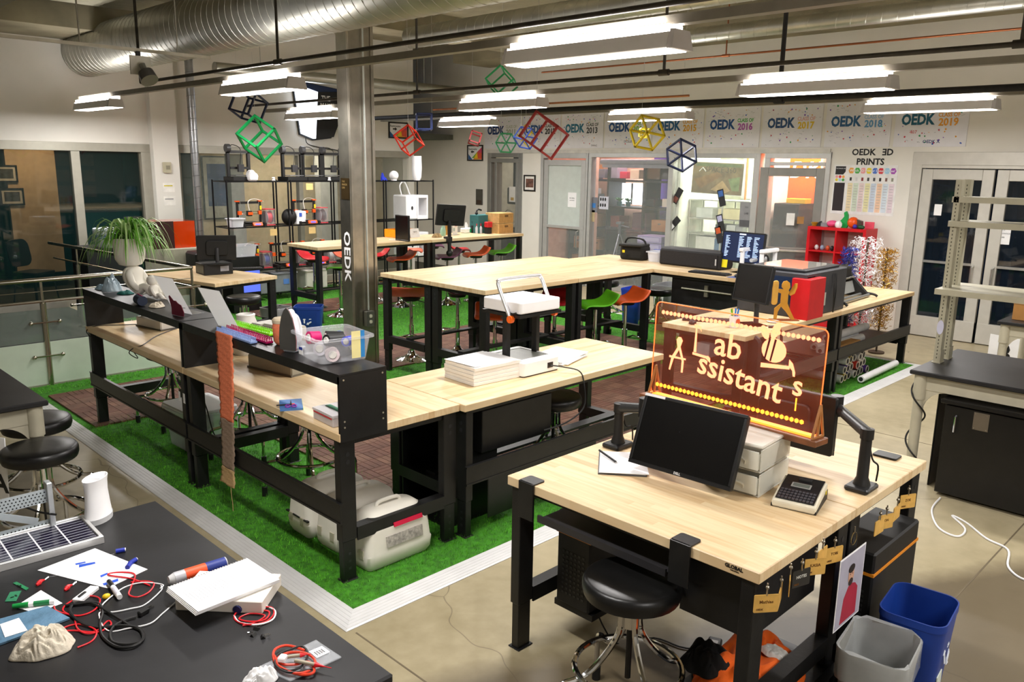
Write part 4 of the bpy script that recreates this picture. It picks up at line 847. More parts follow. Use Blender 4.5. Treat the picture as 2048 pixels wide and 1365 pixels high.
# ================================================================ BLACK TABLE CLUTTER
def thing1(name,label,cat,mb,mat,loc=(0,0,0),rz=0,smooth=False,bev=0,group=None):
    o=mb.build(name,mat,None,smooth,bev); o.location=loc; o.rotation_euler=(0,0,rz); return tag(o,label,cat,group)
def wire(name,label,px,r,mat,z=HB,k=5,cat='cable',zs=None):
    pts=[at(x,y,z+r+(zs[i] if zs else .0015*(i%3))) for i,(x,y) in enumerate(px)]
    c=sum(pts,Vector())/len(pts); c.z=z
    return thing1(name,label,cat,MB().tube(smooth_pts([p-c for p in pts],k),r,6),mat,c,0,True)
t=T('solar_panel','silver framed solar panel lying on the black table','solar panel',(.5,2.955,HB),math.radians(-2)); 
W2,D2=.36,.118
MB().b2((-W2,-D2,0),(W2,-D2+.012,.026)).b2((-W2,D2-.012,0),(W2,D2,.026)).b2((-W2,-D2+.012,0),(-W2+.012,D2-.012,.026)).b2((W2-.012,-D2+.012,0),(W2,D2-.012,.026)).build('frame',M('#d3d3d2',.35,.5,.05),t,bev=.001)
MB().b2((-W2+.012,-D2+.012,.008),(W2-.012,D2-.012,.0185)).build('backsheet',M('#dcdce0',.4),t)
CELL=M('#1c1a30',.18,0,.2,20)
for i in range(8):
    for j in range(9):
        x0=-W2+.02+i*.0865; y0=-D2+.018+j*.0224
        MB().b2((x0,y0,.0186),(x0+.081,y0+.0185,.0194)).build('solar_cell',CELL,t)
t=T('wifi_router','white oval vase-shaped router standing on the black table','router',at(198,1040,HB),math.radians(40))
def ovl(a,b,z,n=24): return [(a*math.cos(2*math.pi*i/n),b*math.sin(2*math.pi*i/n),z) for i in range(n)]
ls=[ovl(.060,.036,0),ovl(.064,.040,.012),ovl(.0625,.039,.016),ovl(.058,.034,.06),ovl(.054,.030,.11),ovl(.055,.031,.145),ovl(.059,.034,.166),ovl(.056,.031,.166),ovl(.048,.024,.15),ovl(.04,.018,.135)]
n=24; MB().add([p for l in ls for p in l],[(j*n+i,j*n+(i+1)%n,(j+1)*n+(i+1)%n,(j+1)*n+i) for j in range(9) for i in range(n)]+[tuple(range(n-1,-1,-1)),tuple(range(9*n,10*n))]).build('shell',WHITEP,t,True)
MB().add([(x*1.01,y*1.01,z) for x,y,z in ovl(.0625,.039,.001)]+[(x*1.01,y*1.01,z) for x,y,z in ovl(.0645,.0405,.022)],[(i,(i+1)%n,n+(i+1)%n,n+i) for i in range(n)]).build('base_band',M('#c4c5c6',.4),t,True)
MB().b2((-.002,-.02,.135),(.002,.02,.162)).build('divider',WHITEP,t)
# perforated bracket
t=T('perforated_bracket','galvanised perforated steel bracket frame behind the solar panel','bracket',(.60,3.075,HB)); PERF=M('#b9c3c6',.35,.6,.08)
def perf(x0,x1,z0,z1,y,nm,tilt=0):
    o=MB().b2((x0,y-.002,z0),(x1,y+.002,z1)).build(nm,PERF,t); mb=MB(); nx=int((x1-x0)/.012); nz=max(1,int((z1-z0)/.011))
    for i in range(nx):
        for j in range(nz):
            x=x0+.006+i*.012+(.006 if j%2 else 0); z=z0+.006+j*.011
            if x<x1-.003: mb.cyl((x,y-.0026,z),(x,y-.0021,z),.0028,6)
    tag(mb.build('hole_grid',M('#15181a',.8),o),kind='stuff'); return o
perf(-.2,.16,.105,.155,-.01,'upper_plate'); perf(-.2,.16,.0,.04,-.01,'lower_plate')
for x in (-.205,-.01,.165): MB().b2((x-.012,-.03,0),(x+.006,.01,.18)).build('upright',M('#c3c8ca',.35,.6),t,bev=.002)
MB().box((.05,-.012,.075),(.15,.004,.024),ry=.45).build('diagonal_brace',PERF,t)
wire('loose_wires','bundle of black and red loose wires on the perforated bracket',[(20,1010),(50,1015),(80,1025),(112,1030)],.004,BLACKP,z=HB+.06)
# papers
def sheet(name,label,px,z,mat=PAPER,th=.0015,cat='paper'):
    pts=[at(x,y,z) for x,y in px]; c=sum(pts,Vector())/len(pts); c.z=z
    return thing1(name,label,cat,MB().prism([(p.x-c.x,p.y-c.y) for p in pts],0,th),mat,c)
s=sheet('marked_paper','white paper sheet with blue marker strokes on the black table',[(75,1142),(190,1098),(295,1140),(215,1178)],HB)
for px in ([(158,1130),(190,1125),(191,1128),(158,1136)],[(150,1128),(170,1124),(172,1126),(152,1131)],[(200,1152),(215,1146),(216,1149),(202,1156)],[(205,1168),(236,1158),(237,1163),(208,1172)]):
    pts=[at(x,y,HB+.0016)-s.location for x,y in px]; MB().prism([(p.x,p.y) for p in pts],.0015,.002).build('marker_stroke',M('#1f4fc0',.6),s)
for k in range(6):
    a=at(130+k*13,1150-k*7,HB)-s.location; MB().box((a.x,a.y,.0016),(.10,.0012,.0004),-.35).build('printed_line',M('#b9b9bd',.8),s)
for px,rz,lab in (((241,1106),-.3,'blue marker cap lying beyond the marked paper'),((266,1128),.5,'blue marker cap at the edge of the marked paper'),((258,1136),.9,'short blue marker cap on the marked paper')):
    p=at(*px,HB); t=T('blue_marker_top',lab,'cap',(p.x,p.y,HB+.008),rz,'blue marker caps'); MB().cyl((-.014,0,0),(.014,0,0),.0075,12).build('cap',M('#1a2f9c',.4),t,True); MB().cyl((.014,0,0),(.017,0,0),.006,12).build('end',WHITEP,t,True)
sheet('index_card','small white card under the green marker',[(30,1215),(82,1182),(125,1208),(70,1228)],HB+.001)
def marker(label,a,b,col,capcol,r=.0075,z=HB+.003):
    A=at(*a,z); B=at(*b,z); d=B-A; t=T('marker_pen',label,'marker',(A.x,A.y,z+r)); d.z=0
    MB().cyl((0,0,0),d*.62,r,12).build('barrel',WHITEP,t,True); MB().cyl(d*.62,d,r*1.08,12,r*.9).build('cap',M(capcol,.4),t,True); MB().cyl(d*.12,d*.5,r*1.03,12).build('label_band',M(col,.5),t,True); return t
marker('green dry erase marker lying on the small white card',(110,1208),(26,1218),'#1f7a45','#148a3e'); marker('white marker with black cap beside the yellow component',(240,1200),(218,1168),'#d0ccd6','#161616',.008)
def pcb(label,px,col):
    o=sheet('circuit_board',label,px,HB,M(col,.5,0,.2,60),.002,'circuit board'); 
    for k in range(5): MB().box((random.uniform(-.008,.008),random.uniform(-.008,.008),.0028),(.005,.003,.0016)).build('chip',BLACKP,o)
pcb('small square green circuit board on the black table',[(10,1205),(20,1186),(43,1183),(32,1204)],'#2c7a55'); pcb('thin green circuit strip beside the red clips',[(26,1168),(33,1165),(58,1178),(52,1182)],'#1f7a4c')
for px,lab in (((84,1168),'red crocodile clip beside the green circuit strip'),((140,1178),'red crocodile clip at the edge of the marked paper')):
    p=at(*px,HB); t=T('crocodile_clip',lab,'clip',(p.x,p.y,HB+.006),.6,'red crocodile clips'); MB().tube([(-.022,0,0),(-.01,0,.002),(0,.004,.002),(.014,0,.0)],[.004,.008,.006,.002],8).build('boot',M('#d3141c',.35),t,True); MB().tube([(.012,0,0),(.03,.002,0)],.0025,6).build('jaw',CHROME,t,True)
p=at(172,1193,HB); t=T('mini_breadboard','white small breadboard under the marked paper corner','breadboard',p,.62); MB().b2((-.042,-.015,0),(.042,.015,.012)).build('block',WHITEP,t,bev=.002); MB().b2((-.03,-.003,.012),(.0,.004,.016)).build('chip',M('#2a2a2a',.4),t)
sheet('zip_packet','blue anti-static packet with white label lying on the table',[(0,1258),(0,1242),(95,1216),(140,1240),(60,1270),(0,1292)],HB+.002,M('#5d7f99',.22,0,.25,16,.3),.006,'packet'); sheet('packet_label','white paper label on the blue anti-static packet',[(0,1250),(38,1237),(55,1262),(10,1276)],HB+.0085,PAPER,.001)
bg=cloth('cotton_pouch',M('#c9c0ae',.9,0,.12,10,.2,bscale=200),None,(0,0,0),.078,.062,.055,6.2,n=34,loc=at(90,1298,HB),f=6.5); tag(bg,'crumpled cream cotton pouch on the black table','pouch')
RED=M('#d8202a',.4); 
wire('red_test_lead','red test lead looped beside the white marker',[(300,1172),(262,1158),(222,1152),(218,1148),(245,1145),(270,1150),(262,1175),(258,1190),(275,1195),(298,1185),(308,1168),(290,1163),(262,1165)],.0024,RED)
wire('red_test_lead','red test lead looped around the small yellow component',[(108,1213),(112,1222),(130,1228),(160,1232),(190,1220),(200,1200),(185,1193),(160,1196),(135,1208),(126,1222),(150,1236)],.0024,RED)
wire('red_test_lead','red test lead looped beside the cream cotton pouch',[(150,1240),(155,1258),(175,1268),(205,1262),(222,1250),(215,1243),(190,1264),(150,1262),(120,1262),(140,1252),(165,1250),(192,1262),(185,1282),(155,1296)],.0024,RED)
wire('power_cable','thick black power cord coiled on the black table',[(130,1212),(150,1210),(180,1206),(200,1210),(205,1228),(200,1248),(206,1275),(235,1295),(270,1292),(288,1275),(280,1258),(245,1252),(200,1256),(165,1248),(140,1225),(150,1208),(185,1208),(225,1230),(260,1252),(282,1262),(284,1282),(255,1290),(225,1284),(222,1262),(240,1246),(272,1235)],.0042,BLACKP)
p=at(290,1228,HB); t=T('mains_plug','black two-prong plug at the end of the coiled cord','plug',(p.x,p.y,HB+.008),.35); MB().b2((-.022,-.008,-.008),(.012,.008,.008)).build('body',BLACKP,t,bev=.003); 
for s in (-1,1): MB().b2((.012,s*.0055-.001,-.003),(.028,s*.0055+.001,.003)).build('prong',CHROME,t)
wire('white_wire','white thin wire looping from the notebook over the cord coil',[(320,1178),(325,1170),(285,1166),(250,1175),(225,1192),(205,1210),(202,1222),(225,1225),(262,1218),(290,1210),(322,1182),(322,1172)],.002,WHITEP)
wire('white_wire','white thin wire arching under the notebook box',[(203,1224),(198,1230),(205,1252),(222,1264),(255,1258),(300,1248),(325,1228),(350,1206)],.002,WHITEP)
p=at(213,1198,HB); t=T('yellow_component','small yellow electronic component with wire legs','component',p); MB().ball((0,0,.008),(.012,.009,.008),10,8).build('body',M('#e8c51c',.4),t,True); 
for s in (-1,1): MB().tube([(-.008,s*.003,.006),(-.025,s*.005,.002)],.0008,4).build('lead',CHROME,t)
# notebook on box
t=T('white_box','flat white cardboard box under the spiral notebook','box',at(448,1200,HB),math.radians(-48)); t.location.x+=.02
MB().b2((-.13,-.085,0),(.13,.085,.038)).build('carton',M('#e2dcd2',.7),t,bev=.002)
r=fr(at(490,1118,HB)-at(325,1178,HB),at(325,1178,HB)-at(395,1222,HB)); ctr=(at(490,1120,HB+.045)+at(325,1180,HB+.045)+at(395,1222,HB+.045)+at(570,1168,HB+.045))/4
t=T('spiral_notebook','white spiral bound stack of printed pages on the flat box','notebook',(ctr.x,ctr.y,HB+.038),rot=r); wa=(at(490,1120,.86)-at(325,1180,.86)).length/2; hb=(at(325,1180,.86)-at(395,1222,.86)).length/2
for k in range(4): MB().b2((-wa+.002*k,-hb-.002*k,k*.0035),(wa-.001*k,hb,k*.0035+.003)).build('page_block',PAPER,t)
for k in range(30):
    x=-wa+.008+k*(2*wa-.016)/29; MB().tube(arc((x,hb-.002,.007),.009,-40,220,6,'yz'),.0011,4).build('coil_loop',WHITEP,t)
for k in range(22): MB().b2((-wa*.82+k*wa*.072,-hb*.55,.0140),(-wa*.82+k*wa*.072+.0015,hb*.6,.0143)).build('print_line',M('#cfcfd2',.8),t)
A=at(348,1158,HB+.02); B=at(452,1126,HB+.02); t=T('glue_tube','grey tube with navy and orange label behind the notebook','tube',(A.x,A.y,HB+.02)); d=B-A; d.z=0
MB().cyl((0,0,0),d,.019,16).build('barrel',M('#b3b3b8',.35),t,True); MB().cyl(d*.2,d*.6,.0195,16).build('orange_band',M('#e8501e',.5),t,True); MB().cyl(d*.6,d*.98,.0196,16).build('navy_band',M('#1c2f7d',.5),t,True); MB().cyl(-d*.1,(0,0,0),.012,12,.018).build('nozzle',M('#cfcfcf',.3),t,True)
# lead bundle, clips, bag
wire('lead_bundle','bundle of red and white leads beside the flat box',[(470,1225),(500,1218),(540,1215),(548,1228),(530,1245),(495,1250),(470,1240),(475,1225),(510,1222),(538,1224),(530,1240),(500,1244),(478,1238),(500,1228),(530,1232),(510,1246),(485,1252)],.0024,RED)
wire('white_lead','white lead circling the red lead bundle',[(468,1232),(480,1246),(515,1250),(545,1240),(550,1222),(530,1212)],.0024,WHITEP)
p=at(482,1221,HB); t=T('cable_wrap','navy fabric wrap around the lead bundle','wrap',(p.x,p.y,HB+.012),.55); MB().cyl((-.022,0,0),(.022,0,0),.013,12).build('band',M('#1b1f52',.7),t,True)
for px,rz in (((513,1260),.5),((507,1272),2.0),((526,1276),-.4)):
    p=at(*px,HB); t=T('binder_clip','small binder clip with silver wire handles on the black table','clip',p,rz,'binder clips in a heap'); MB().prism([(-.007,0),(.007,0),(.001,.008),(-.001,.008)],-.008,.008,Matrix(((1,0,0,0),(0,0,1,0),(0,1,0,0),(0,0,0,1)))).build('spring',BLACKP,t); MB().tube([(0,-.004,.006),(.016,-.005,.005),(.02,0,.005),(.016,.005,.005),(0,.004,.006)],.0008,4).build('handle',CHROME,t)
zb=T('zip_bag','clear plastic zip bag with barcode label under the coiled lead','bag',at(600,1325,HB)); ZB=M('#c9cdd2',.12,0,.2,12,.4,alpha=.35)
c=at(600,1325,HB); MB().prism([((at(x,y,HB)-c).x,(at(x,y,HB)-c).y) for x,y in ((517,1337),(632,1283),(683,1317),(580,1365))],.0005,.004).build('film',ZB,zb); 
lb=[(at(x,y,HB)-c) for x,y in ((618,1307),(644,1296),(660,1308),(634,1320))]; o=MB().prism([(p.x,p.y) for p in lb],.0045,.005).build('label',PAPER,zb)
for k in range(7):
    f=.2+.09*k; a=lb[0].lerp(lb[1],f); b=lb[3].lerp(lb[2],f); a2=a.lerp(b,.3); b2_=a.lerp(b,.8); MB().tube([(a2.x,a2.y,.0052),(b2_.x,b2_.y,.0052)],.0005 if k%2 else .0011,4).build('barcode_bar',BLACKP,zb)
wire('coiled_test_lead','red and black test lead coiled on the zip bag',[(610,1302),(575,1292),(550,1300),(548,1320),(565,1338),(595,1348),(622,1340),(630,1322),(612,1308),(580,1306),(555,1318),(560,1335),(600,1350),(628,1345),(618,1325),(590,1330),(560,1328),(548,1312)],.0036,M('#e2432a',.4),z=HB+.006)
wire('coiled_black_lead','black test lead in the coil on the zip bag',[(555,1325),(570,1342),(600,1336),(615,1310),(605,1294),(580,1300),(555,1312),(552,1332),(580,1346),(630,1338)],.003,BLACKP,z=HB+.008)
for a,b,lab in (((572,1315),(612,1310),'beige test probe lying in the coiled lead'),((590,1322),(648,1334),'red tipped test probe lying on the coiled lead')):
    A=at(*a,HB+.02); B=at(*b,HB+.02); t=T('test_probe',lab,'probe',A,0,'test probes'); d=B-A; MB().cyl((0,0,0),d*.7,.005,10).build('grip',M('#a39a86',.5),t,True); MB().cyl(d*.7,d,.007,10,.002).build('tip_guard',M('#d8202a',.4),t,True); MB().cyl(d,d*1.25,.0012,6).build('tip',M('#d8202a',.4),t)
p=at(565,1318,HB+.022); t=T('cable_sleeve','white paper sleeve around the coiled lead','sleeve',p,.6); MB().b2((-.012,-.010,-.006),(.012,.010,.008)).build('band',WHITEP,t,bev=.003)
cp=cloth('crumpled_paper',M('#ededed',.8,0,.05),None,(0,0,0),.055,.03,.035,2.7,loc=at(520,1365,HB),f=7); tag(cp,'crumpled white tissue at the table front','tissue')
# white board hanging under the left table
wb=T('hanging_sign','white hanging board with dark letters under the black table','sign',(LTX-.27,LTY+.03,HB-.40),rot=fr((.5,-.86,0),(.06,0,1))); MB().b2((-.10,-.22,0),(.06,.24,.006)).build('sheet',PAPER,wb); txt('4A',.14,BLACKP,wb,(-.02,-.02,.007),bold=.03)
MB().tube([(-.02,.24,.003),(-.02,.30,.003)],.004,5).build('strap',BLACKP,wb)
# ================================================================ RISER AND BENCH ITEMS
ZR=HB+.302
random.seed(11)
PLASTER=M('#ece8de',.75,0,.06,6,.08)
def figure(label,loc,rz,s,plant):
    t=T('figure_planter' if plant else 'white_figure',label,'figurine',loc,rz); 
    def sk(name,vs,es,rad,lv=2):
        me=bpy.data.meshes.new(name); me.from_pydata([tuple(c*s for c in v) for v in vs],es,[]); o=bpy.data.objects.new(name,me); COL.objects.link(o); o.parent=t; me.materials.append(PLASTER)
        m=o.modifiers.new('skin','SKIN'); 
        for d,r in zip(me.skin_vertices[0].data,rad): d.radius=(r*s,r*s)
        me.skin_vertices[0].data[0].use_root=True
        ss=o.modifiers.new('sub','SUBSURF'); ss.levels=lv; ss.render_levels=lv; m.use_smooth_shade=True; return o
    # seated body: pelvis, torso, neck, arms, legs
    vs=[(0,0,.05),(0,0,.10),(0,0,.155),(0,0,.18),(.02,.05,.14),(.05,.065,.085),(.085,.05,.045),(.02,-.05,.14),(.05,-.065,.085),(.085,-.05,.045),(.06,.032,.04),(.12,.042,.075),(.165,.045,.02),(.06,-.032,.04),(.12,-.042,.075),(.165,-.045,.02)]
    es=[(0,1),(1,2),(2,3),(2,4),(4,5),(5,6),(2,7),(7,8),(8,9),(0,10),(10,11),(11,12),(0,13),(13,14),(14,15)]
    sk('body',vs,es,[.052,.05,.042,.024,.024,.02,.018,.024,.02,.018,.03,.026,.024,.03,.026,.024])
    if plant:
        prof=[(.03,.175),(.06,.185),(.078,.215),(.082,.25),(.086,.30),(.09,.335),(.083,.335),(.078,.30),(.06,.29),(0,.29)]
        MB().lathe([(r*s,z*s) for r,z in prof],24).build('head_pot',PLASTER,t,True)
        MB().ball((.078*s,0,.245*s),.012*s,8,6).build('nose',PLASTER,t,True)
        mb=MB(); rng=random.Random(4)
        for k in range(170):
            a=rng.uniform(0,6.283); L=rng.uniform(.12,.29)*s; up=rng.uniform(.03,.13)*s; w=rng.uniform(.005,.0095)*s; P=[]
            if rng.random()<.2: L*=1.25
            for j in range(7):
                u=j/6; P.append((L*u*math.cos(a)*(1-.15*u),L*u*math.sin(a)*(1-.15*u),.30*s+up*4*u*(1-u)*.9+up*.5*u-max(0,u-.45)**2*L*1.5))
            nx,ny=-math.sin(a),math.cos(a); vs=[]
            for j,p in enumerate(P):
                ww=w*(1-(j/6)**2)*(.6 if j==0 else 1)+.0004
                vs+=[(p[0]+nx*ww,p[1]+ny*ww,p[2]),(p[0],p[1],p[2]-ww*.4),(p[0]-nx*ww,p[1]-ny*ww,p[2])]
            fs=[(3*j+q,3*j+q+1,3*j+q+4,3*j+q+3) for j in range(6) for q in (0,1)]
            MB().add(vs,fs).build('leaf',(LEAFA if k%3 else LEAFB),t,True)
    else:
        MB().lathe([(.028*s,.17*s),(.05*s,.185*s),(.062*s,.22*s),(.055*s,.26*s),(.02*s,.285*s),(0,.288*s)],20).build('head',PLASTER,t,True)
    return t
LEAFA=M('#67a636',.45,0,.25,20); LEAFB=M('#b4d68c',.45,0,.2,20)
figure('white plaster seated figure planter with green spider plant on the riser',(2.24,6.2,ZR),-1.0,1.3,True)
figure('smaller cream plaster figure reclining beside the spider plant figure',(2.30,5.98,ZR),-1.0,.62,False)
def crumple(name,label,cat,loc,rx,ry,h,seed,mat,f=5): return tag(cloth(name,mat,None,(0,0,0),rx,ry,h,seed,n=20,loc=loc,f=f),label,cat)
crumple('plastic_bag','clear bluish plastic bag at the railing end of the riser','bag',(2.22,6.58,ZR),.07,.08,.10,1.3,M('#c3d6e2',.15,0,.2,alpha=.55)); crumple('teal_cloth','folded teal cloth on the riser behind the white figure','cloth',(2.25,6.38,ZR),.06,.07,.02,2.3,M('#1f6d68',.85)); crumple('plastic_bag','pale blue crumpled bag lying at the riser end','bag',(2.2,6.72,ZR),.05,.06,.03,4.3,M('#a5c3d8',.3,0,.2,alpha=.8))
t=T('zip_pouch','navy zip pouch with pink end on the riser edge','pouch',(2.14,5.80,ZR),1.45); MB().cyl((-.06,0,.036),(.05,0,.036),.034,14,.036).build('pouch_body',M('#2a3347',.8),t,True); MB().cyl((.05,0,.036),(.066,0,.036),.036,14,.03).build('pink_end',M('#d11f66',.7),t,True); MB().tube([(-.06,0,.071),(.06,0,.073)],.0025,5).build('zipper',M('#d11f66',.6),t)
crumple('fabric_scraps','pile of cream fabric scraps beside the navy pouch','fabric',(2.20,5.66,ZR),.05,.06,.03,9.3,M('#e3d8c4',.9,0,.15))
PTH=paper_thin()
def stand_frame(label,a,b):
    # a acrylic easel sign holder with printed page, back toward the benches
    A=at(*a,ZR); t=T('sign_holder',label,'sign holder',A,math.radians(b),'acrylic sign holders')
    m=Euler((math.radians(-26),0,0)).to_matrix().to_4x4()
    MB().quad((-.11,0,0),(.11,0,0),(.11,0,.28),(-.11,0,.28)).build('page',PTH,t).matrix_local=m
    MB().b2((-.113,.0005,0),(.113,.003,.283)).build('acrylic_front',glass('#e6edf0',.05),t).matrix_local=m
    MB().b2((-.11,-.09,0),(.11,.0,.003)).build('acrylic_foot',glass('#e6edf0',.2),t)
stand_frame('acrylic sign holder with white page beside the white figure',(366,626),98); stand_frame('acrylic sign holder with white page beside the green loom',(458,656),98)
t=T('fan_card','burgundy pointed leaf-shaped card standing on the riser edge','card',at(358,632,ZR),rot=fr((.15,-.98,.0),(-.1,0,1))); MB().prism([(-.08,0),(.055,0),(.065,.03),(.045,.075),(.01,.085),(-.01,.10),(-.035,.098),(-.075,.13),(-.085,.12),(-.07,.05)],-.002,.002).build('card',M('#6b1f33',.7),t)
t=T('white_cone_lamp','white truncated cone pot with round opening on the bench','pot',(2.60,5.17,HB)); MB().lathe([(.10,0),(.105,.02),(.09,.16),(.06,.25),(.064,.27),(.05,.275),(.036,.25),(.03,.2),(0,.2)],28).build('shell',M('#e9e7e2',.4),t,True)
cable('knitting_needle','thin dark needle lying across the sign holder foot',[(2.2,5.30,ZR+.04),(2.3,5.1,ZR+.05),(2.32,5.0,ZR+.055)],.002,BLACKP,3)
# knitting looms
def loom(label,px0,px1,col,dz=0,n=24,off=0):
    A=at(*px0,ZR); B=at(*px1,ZR); d=(B-A); L=d.length; t=T('knitting_loom',label,'loom',(A.x,A.y,ZR+dz),math.atan2(d.y,d.x),'plastic knitting looms'); m=M(col,.4)
    MB().b2((0,-.022,0),(L,.022,.014)).build('rail',m,t,bev=.003)
    for k in range(n):
        for s in (-1,1): MB().cyl((.01+k*(L-.02)/(n-1),s*.015,.014),(.01+k*(L-.02)/(n-1),s*.015,.034),.003,5,.0038).build('peg',m,t)
loom('lime green knitting loom on the riser',(462,650),(545,672),'#8ae01c'); loom('magenta knitting loom on the riser',(458,660),(540,688),'#b01258'); loom('light blue knitting loom at the riser edge beside the knit band',(438,664),(508,688),'#8ea8dc')
# knit band
t=T('knit_band','long orange and taupe knitted band hanging from the riser edge','knitting',(2.09,4.43,ZR))
def band(z0,z1,w0,w1,mat,nm,nz=40,x=-.006,yo=0):
    vs=[]; nw=8
    for j in range(nz+1):
        u=j/nz; z=z0+(z1-z0)*u; w=w0+(w1-w0)*u
        for i in range(nw+1): vs.append((x+.003*math.sin(j*2.1+i)-.012*u*u,yo+(i/nw-.5)*w+.004*math.sin(j*.7),z))
    fs=[(j*(nw+1)+i,j*(nw+1)+i+1,(j+1)*(nw+1)+i+1,(j+1)*(nw+1)+i) for j in range(nz) for i in range(nw)]
    o=MB().add(vs,fs).build(nm,mat,t,True); m=o.modifiers.new('t','SOLIDIFY'); m.thickness=.006
KO=M('#fb8a62',.9,0,.12,60,.5,bscale=220); KT=M('#9a8573',.9,0,.12,60,.5,bscale=220); KC=M('#c9a878',.9,0,.12,60,.5,bscale=220)
band(.02,-.50,.20,.16,KO,'orange_section'); band(-.50,-.80,.16,.15,KT,'taupe_section',24,-.018); band(-.80,-.90,.15,.18,KC,'cuff_section',10,-.03)
MB().tube(smooth_pts([(-.04,-.05,-.90),(-.045,-.062,-.95),(-.04,-.06,-1.0),(-.042,-.064,-1.05)],4),.0018,5).build('yarn_tail',KC,t)
# yarn cone, iron, tub
p=at(552,694,ZR); t=T('yarn_spool','orange yarn spool with cream top standing on the riser','yarn',(p.x+.06,p.y+.04,ZR)); MB().lathe([(.03,0),(.034,.005),(.045,.02),(.05,.10),(.046,.12),(.03,.124),(0,.124)],20).build('yarn',KO,t,True); MB().lathe([(.03,.12),(.048,.122),(.05,.14),(.04,.15),(0,.152)],16).build('top',M('#d9c9ac',.8),t,True)
t=T('steam_iron','white steam iron standing on its heel on the riser','iron',at(577,705,ZR),rot=Matrix.Rotation(math.radians(112),3,'Z'))
sole=[(-.055,0)]+[(-.055+.02*math.sin(a)-.0,.0) for a in ()]+[(.055*math.cos(math.pi*u)*-1 if False else 0,0) for u in ()]
sole=[(-.05,0),(.05,0),(.054,.06),(.048,.12),(.034,.18),(.016,.215),(0,.23),(-.016,.215),(-.034,.18),(-.048,.12),(-.054,.06)]
mI=Matrix(((1,0,0,0),(0,0,1,0),(0,1,0,.012),(0,0,0,1)))
MB().prism(sole,.0,.006,mI).build('soleplate',M('#5d5c5a',.35,.6),t); MB().prism([(x*.98,y*.99) for x,y in sole],-.004,-.001,mI).build('red_trim',M('#b02018',.5),t)
MB().prism([(x*.96,y*.97) for x,y in sole],-.05,-.005,mI).build('body',M('#dfe7ef',.3),t,bev=.012,seg=2)
MB().tube(smooth_pts([(0,-.05,.03),(0,-.095,.05),(0,-.10,.12),(0,-.075,.18),(0,-.045,.19)],4),.014,8).build('handle',M('#f1f4f7',.3),t,True); MB().b2((-.04,-.10,0),(.04,.0,.02)).build('heel',M('#dfe7ef',.35),t,bev=.006); MB().ball((0,-.058,.11),(.022,.012,.03),10,8).build('dial',BLACKP,t,True)
def tub(label,loc,rz,w,d,h,alpha=.28,name='plastic_tub'):
    t=T(name,label,'tub',loc,rz); m=M('#e8eaf0',.25,0,.04,alpha=alpha)
    def L(k,z,r): return [(x,y,z) for x,y in rrect(w*k if k<1 else w+(k-1),d*k if k<1 else d+(k-1),r,4)]
    lo=[L(.86,0,.03),L(.985,h-.012,.035),L(1.03,h-.012,.04),L(1.03,h,.04),L(.975,h,.035),L(.85,.004,.028)]; n=len(lo[0])
    MB().add([p for l in lo for p in l],[(j*n+i,j*n+(i+1)%n,(j+1)*n+(i+1)%n,(j+1)*n+i) for j in range(5) for i in range(n)]+[tuple(range(n-1,-1,-1)),tuple(range(5*n,6*n))]).build('shell',m,t,True); return t
tc_=(at(640,705,ZR)+at(690,690,ZR))/2; TL=(2.285,3.60,ZR)
tb=tub('clear plastic tub full of thread spools on the riser end',TL,math.radians(-8),.30,.33,.13,.22)
def spool(label,loc,rz,r,L,col,tilt=0,core='#d8d4cc'):
    t=T('thread_spool',label,'spool',loc,rz,'thread spools in the tub'); t.rotation_euler=(0,tilt,rz)
    MB().cyl((-L/2,0,0),(L/2,0,0),r,16).build('thread',M(col,.55,0,.12,40),t,True); 
    for s in (-1,1): MB().cyl((s*L/2,0,0),(s*(L/2+.006),0,0),r*.62,12,r*.5).build('core_end',M(core,.5),t,True)
sl_=[((-.02,-.07,.105),.3,.030,.11,'#141416','black thread spool at the tub front'),((.02,.02,.10),-.2,.030,.09,'#1b1b1d','black thread spool in the middle of the tub'),((.04,-.115,.10),.7,.026,.08,'#2438c8','royal blue thread spool in the tub'),((-.06,.10,.09),.1,.034,.06,'#d8186e','hot pink thread spool in the tub'),((.07,.07,.09),1.1,.026,.06,'#3a5a8c','steel blue thread spool in the tub'),((-.05,-.10,.04),1.2,.036,.10,'#d8c6c8','pale pink thread spool low in the tub'),((.03,-.05,.04),.4,.034,.11,'#2a2a30','charcoal thread spool low in the tub'),((-.03,.06,.04),.9,.036,.12,'#cfcad2','grey white thread spool low in the tub'),((.075,-.02,.05),1.4,.03,.09,'#8c2038','dark red thread spool low in the tub'),((.09,.12,.05),.2,.03,.08,'#f07a9a','light pink thread spool low in the tub')]
mt=Matrix.Translation(TL)@Matrix.Rotation(math.radians(-8),4,'Z')
for l,rz,r,L,c,lab in sl_: spool(lab,mt@Vector(l),rz-.14,r,L,c,.1)
for w,dx,col,lab in ((.05,0,'#efe3a0','yellow note strip tucked on the tub rim'),(.03,.035,'#2f86c9','blue note strip tucked on the tub rim')):
    p=mt@Vector((.05+dx,-.172-.0 if dx==0 else -.168,.02)); t=T('note_strip',lab,'note',p,math.radians(-8)); MB().b2((-w/2,-.002,0),(w/2,.0,.14)).build('strip',M(col,.7),t)
lb=T('tub_label','small white and blue sticker on the plastic tub side','sticker',mt@Vector((-.158,.04,.035)),rot=WB); MB().b2((-.02,-.012,0),(.02,.03,.001)).build('sticker',WHITEP,lb); MB().b2((-.017,.012,.001),(.017,.027,.0016)).build('print',M('#2c3f9c',.5),lb)
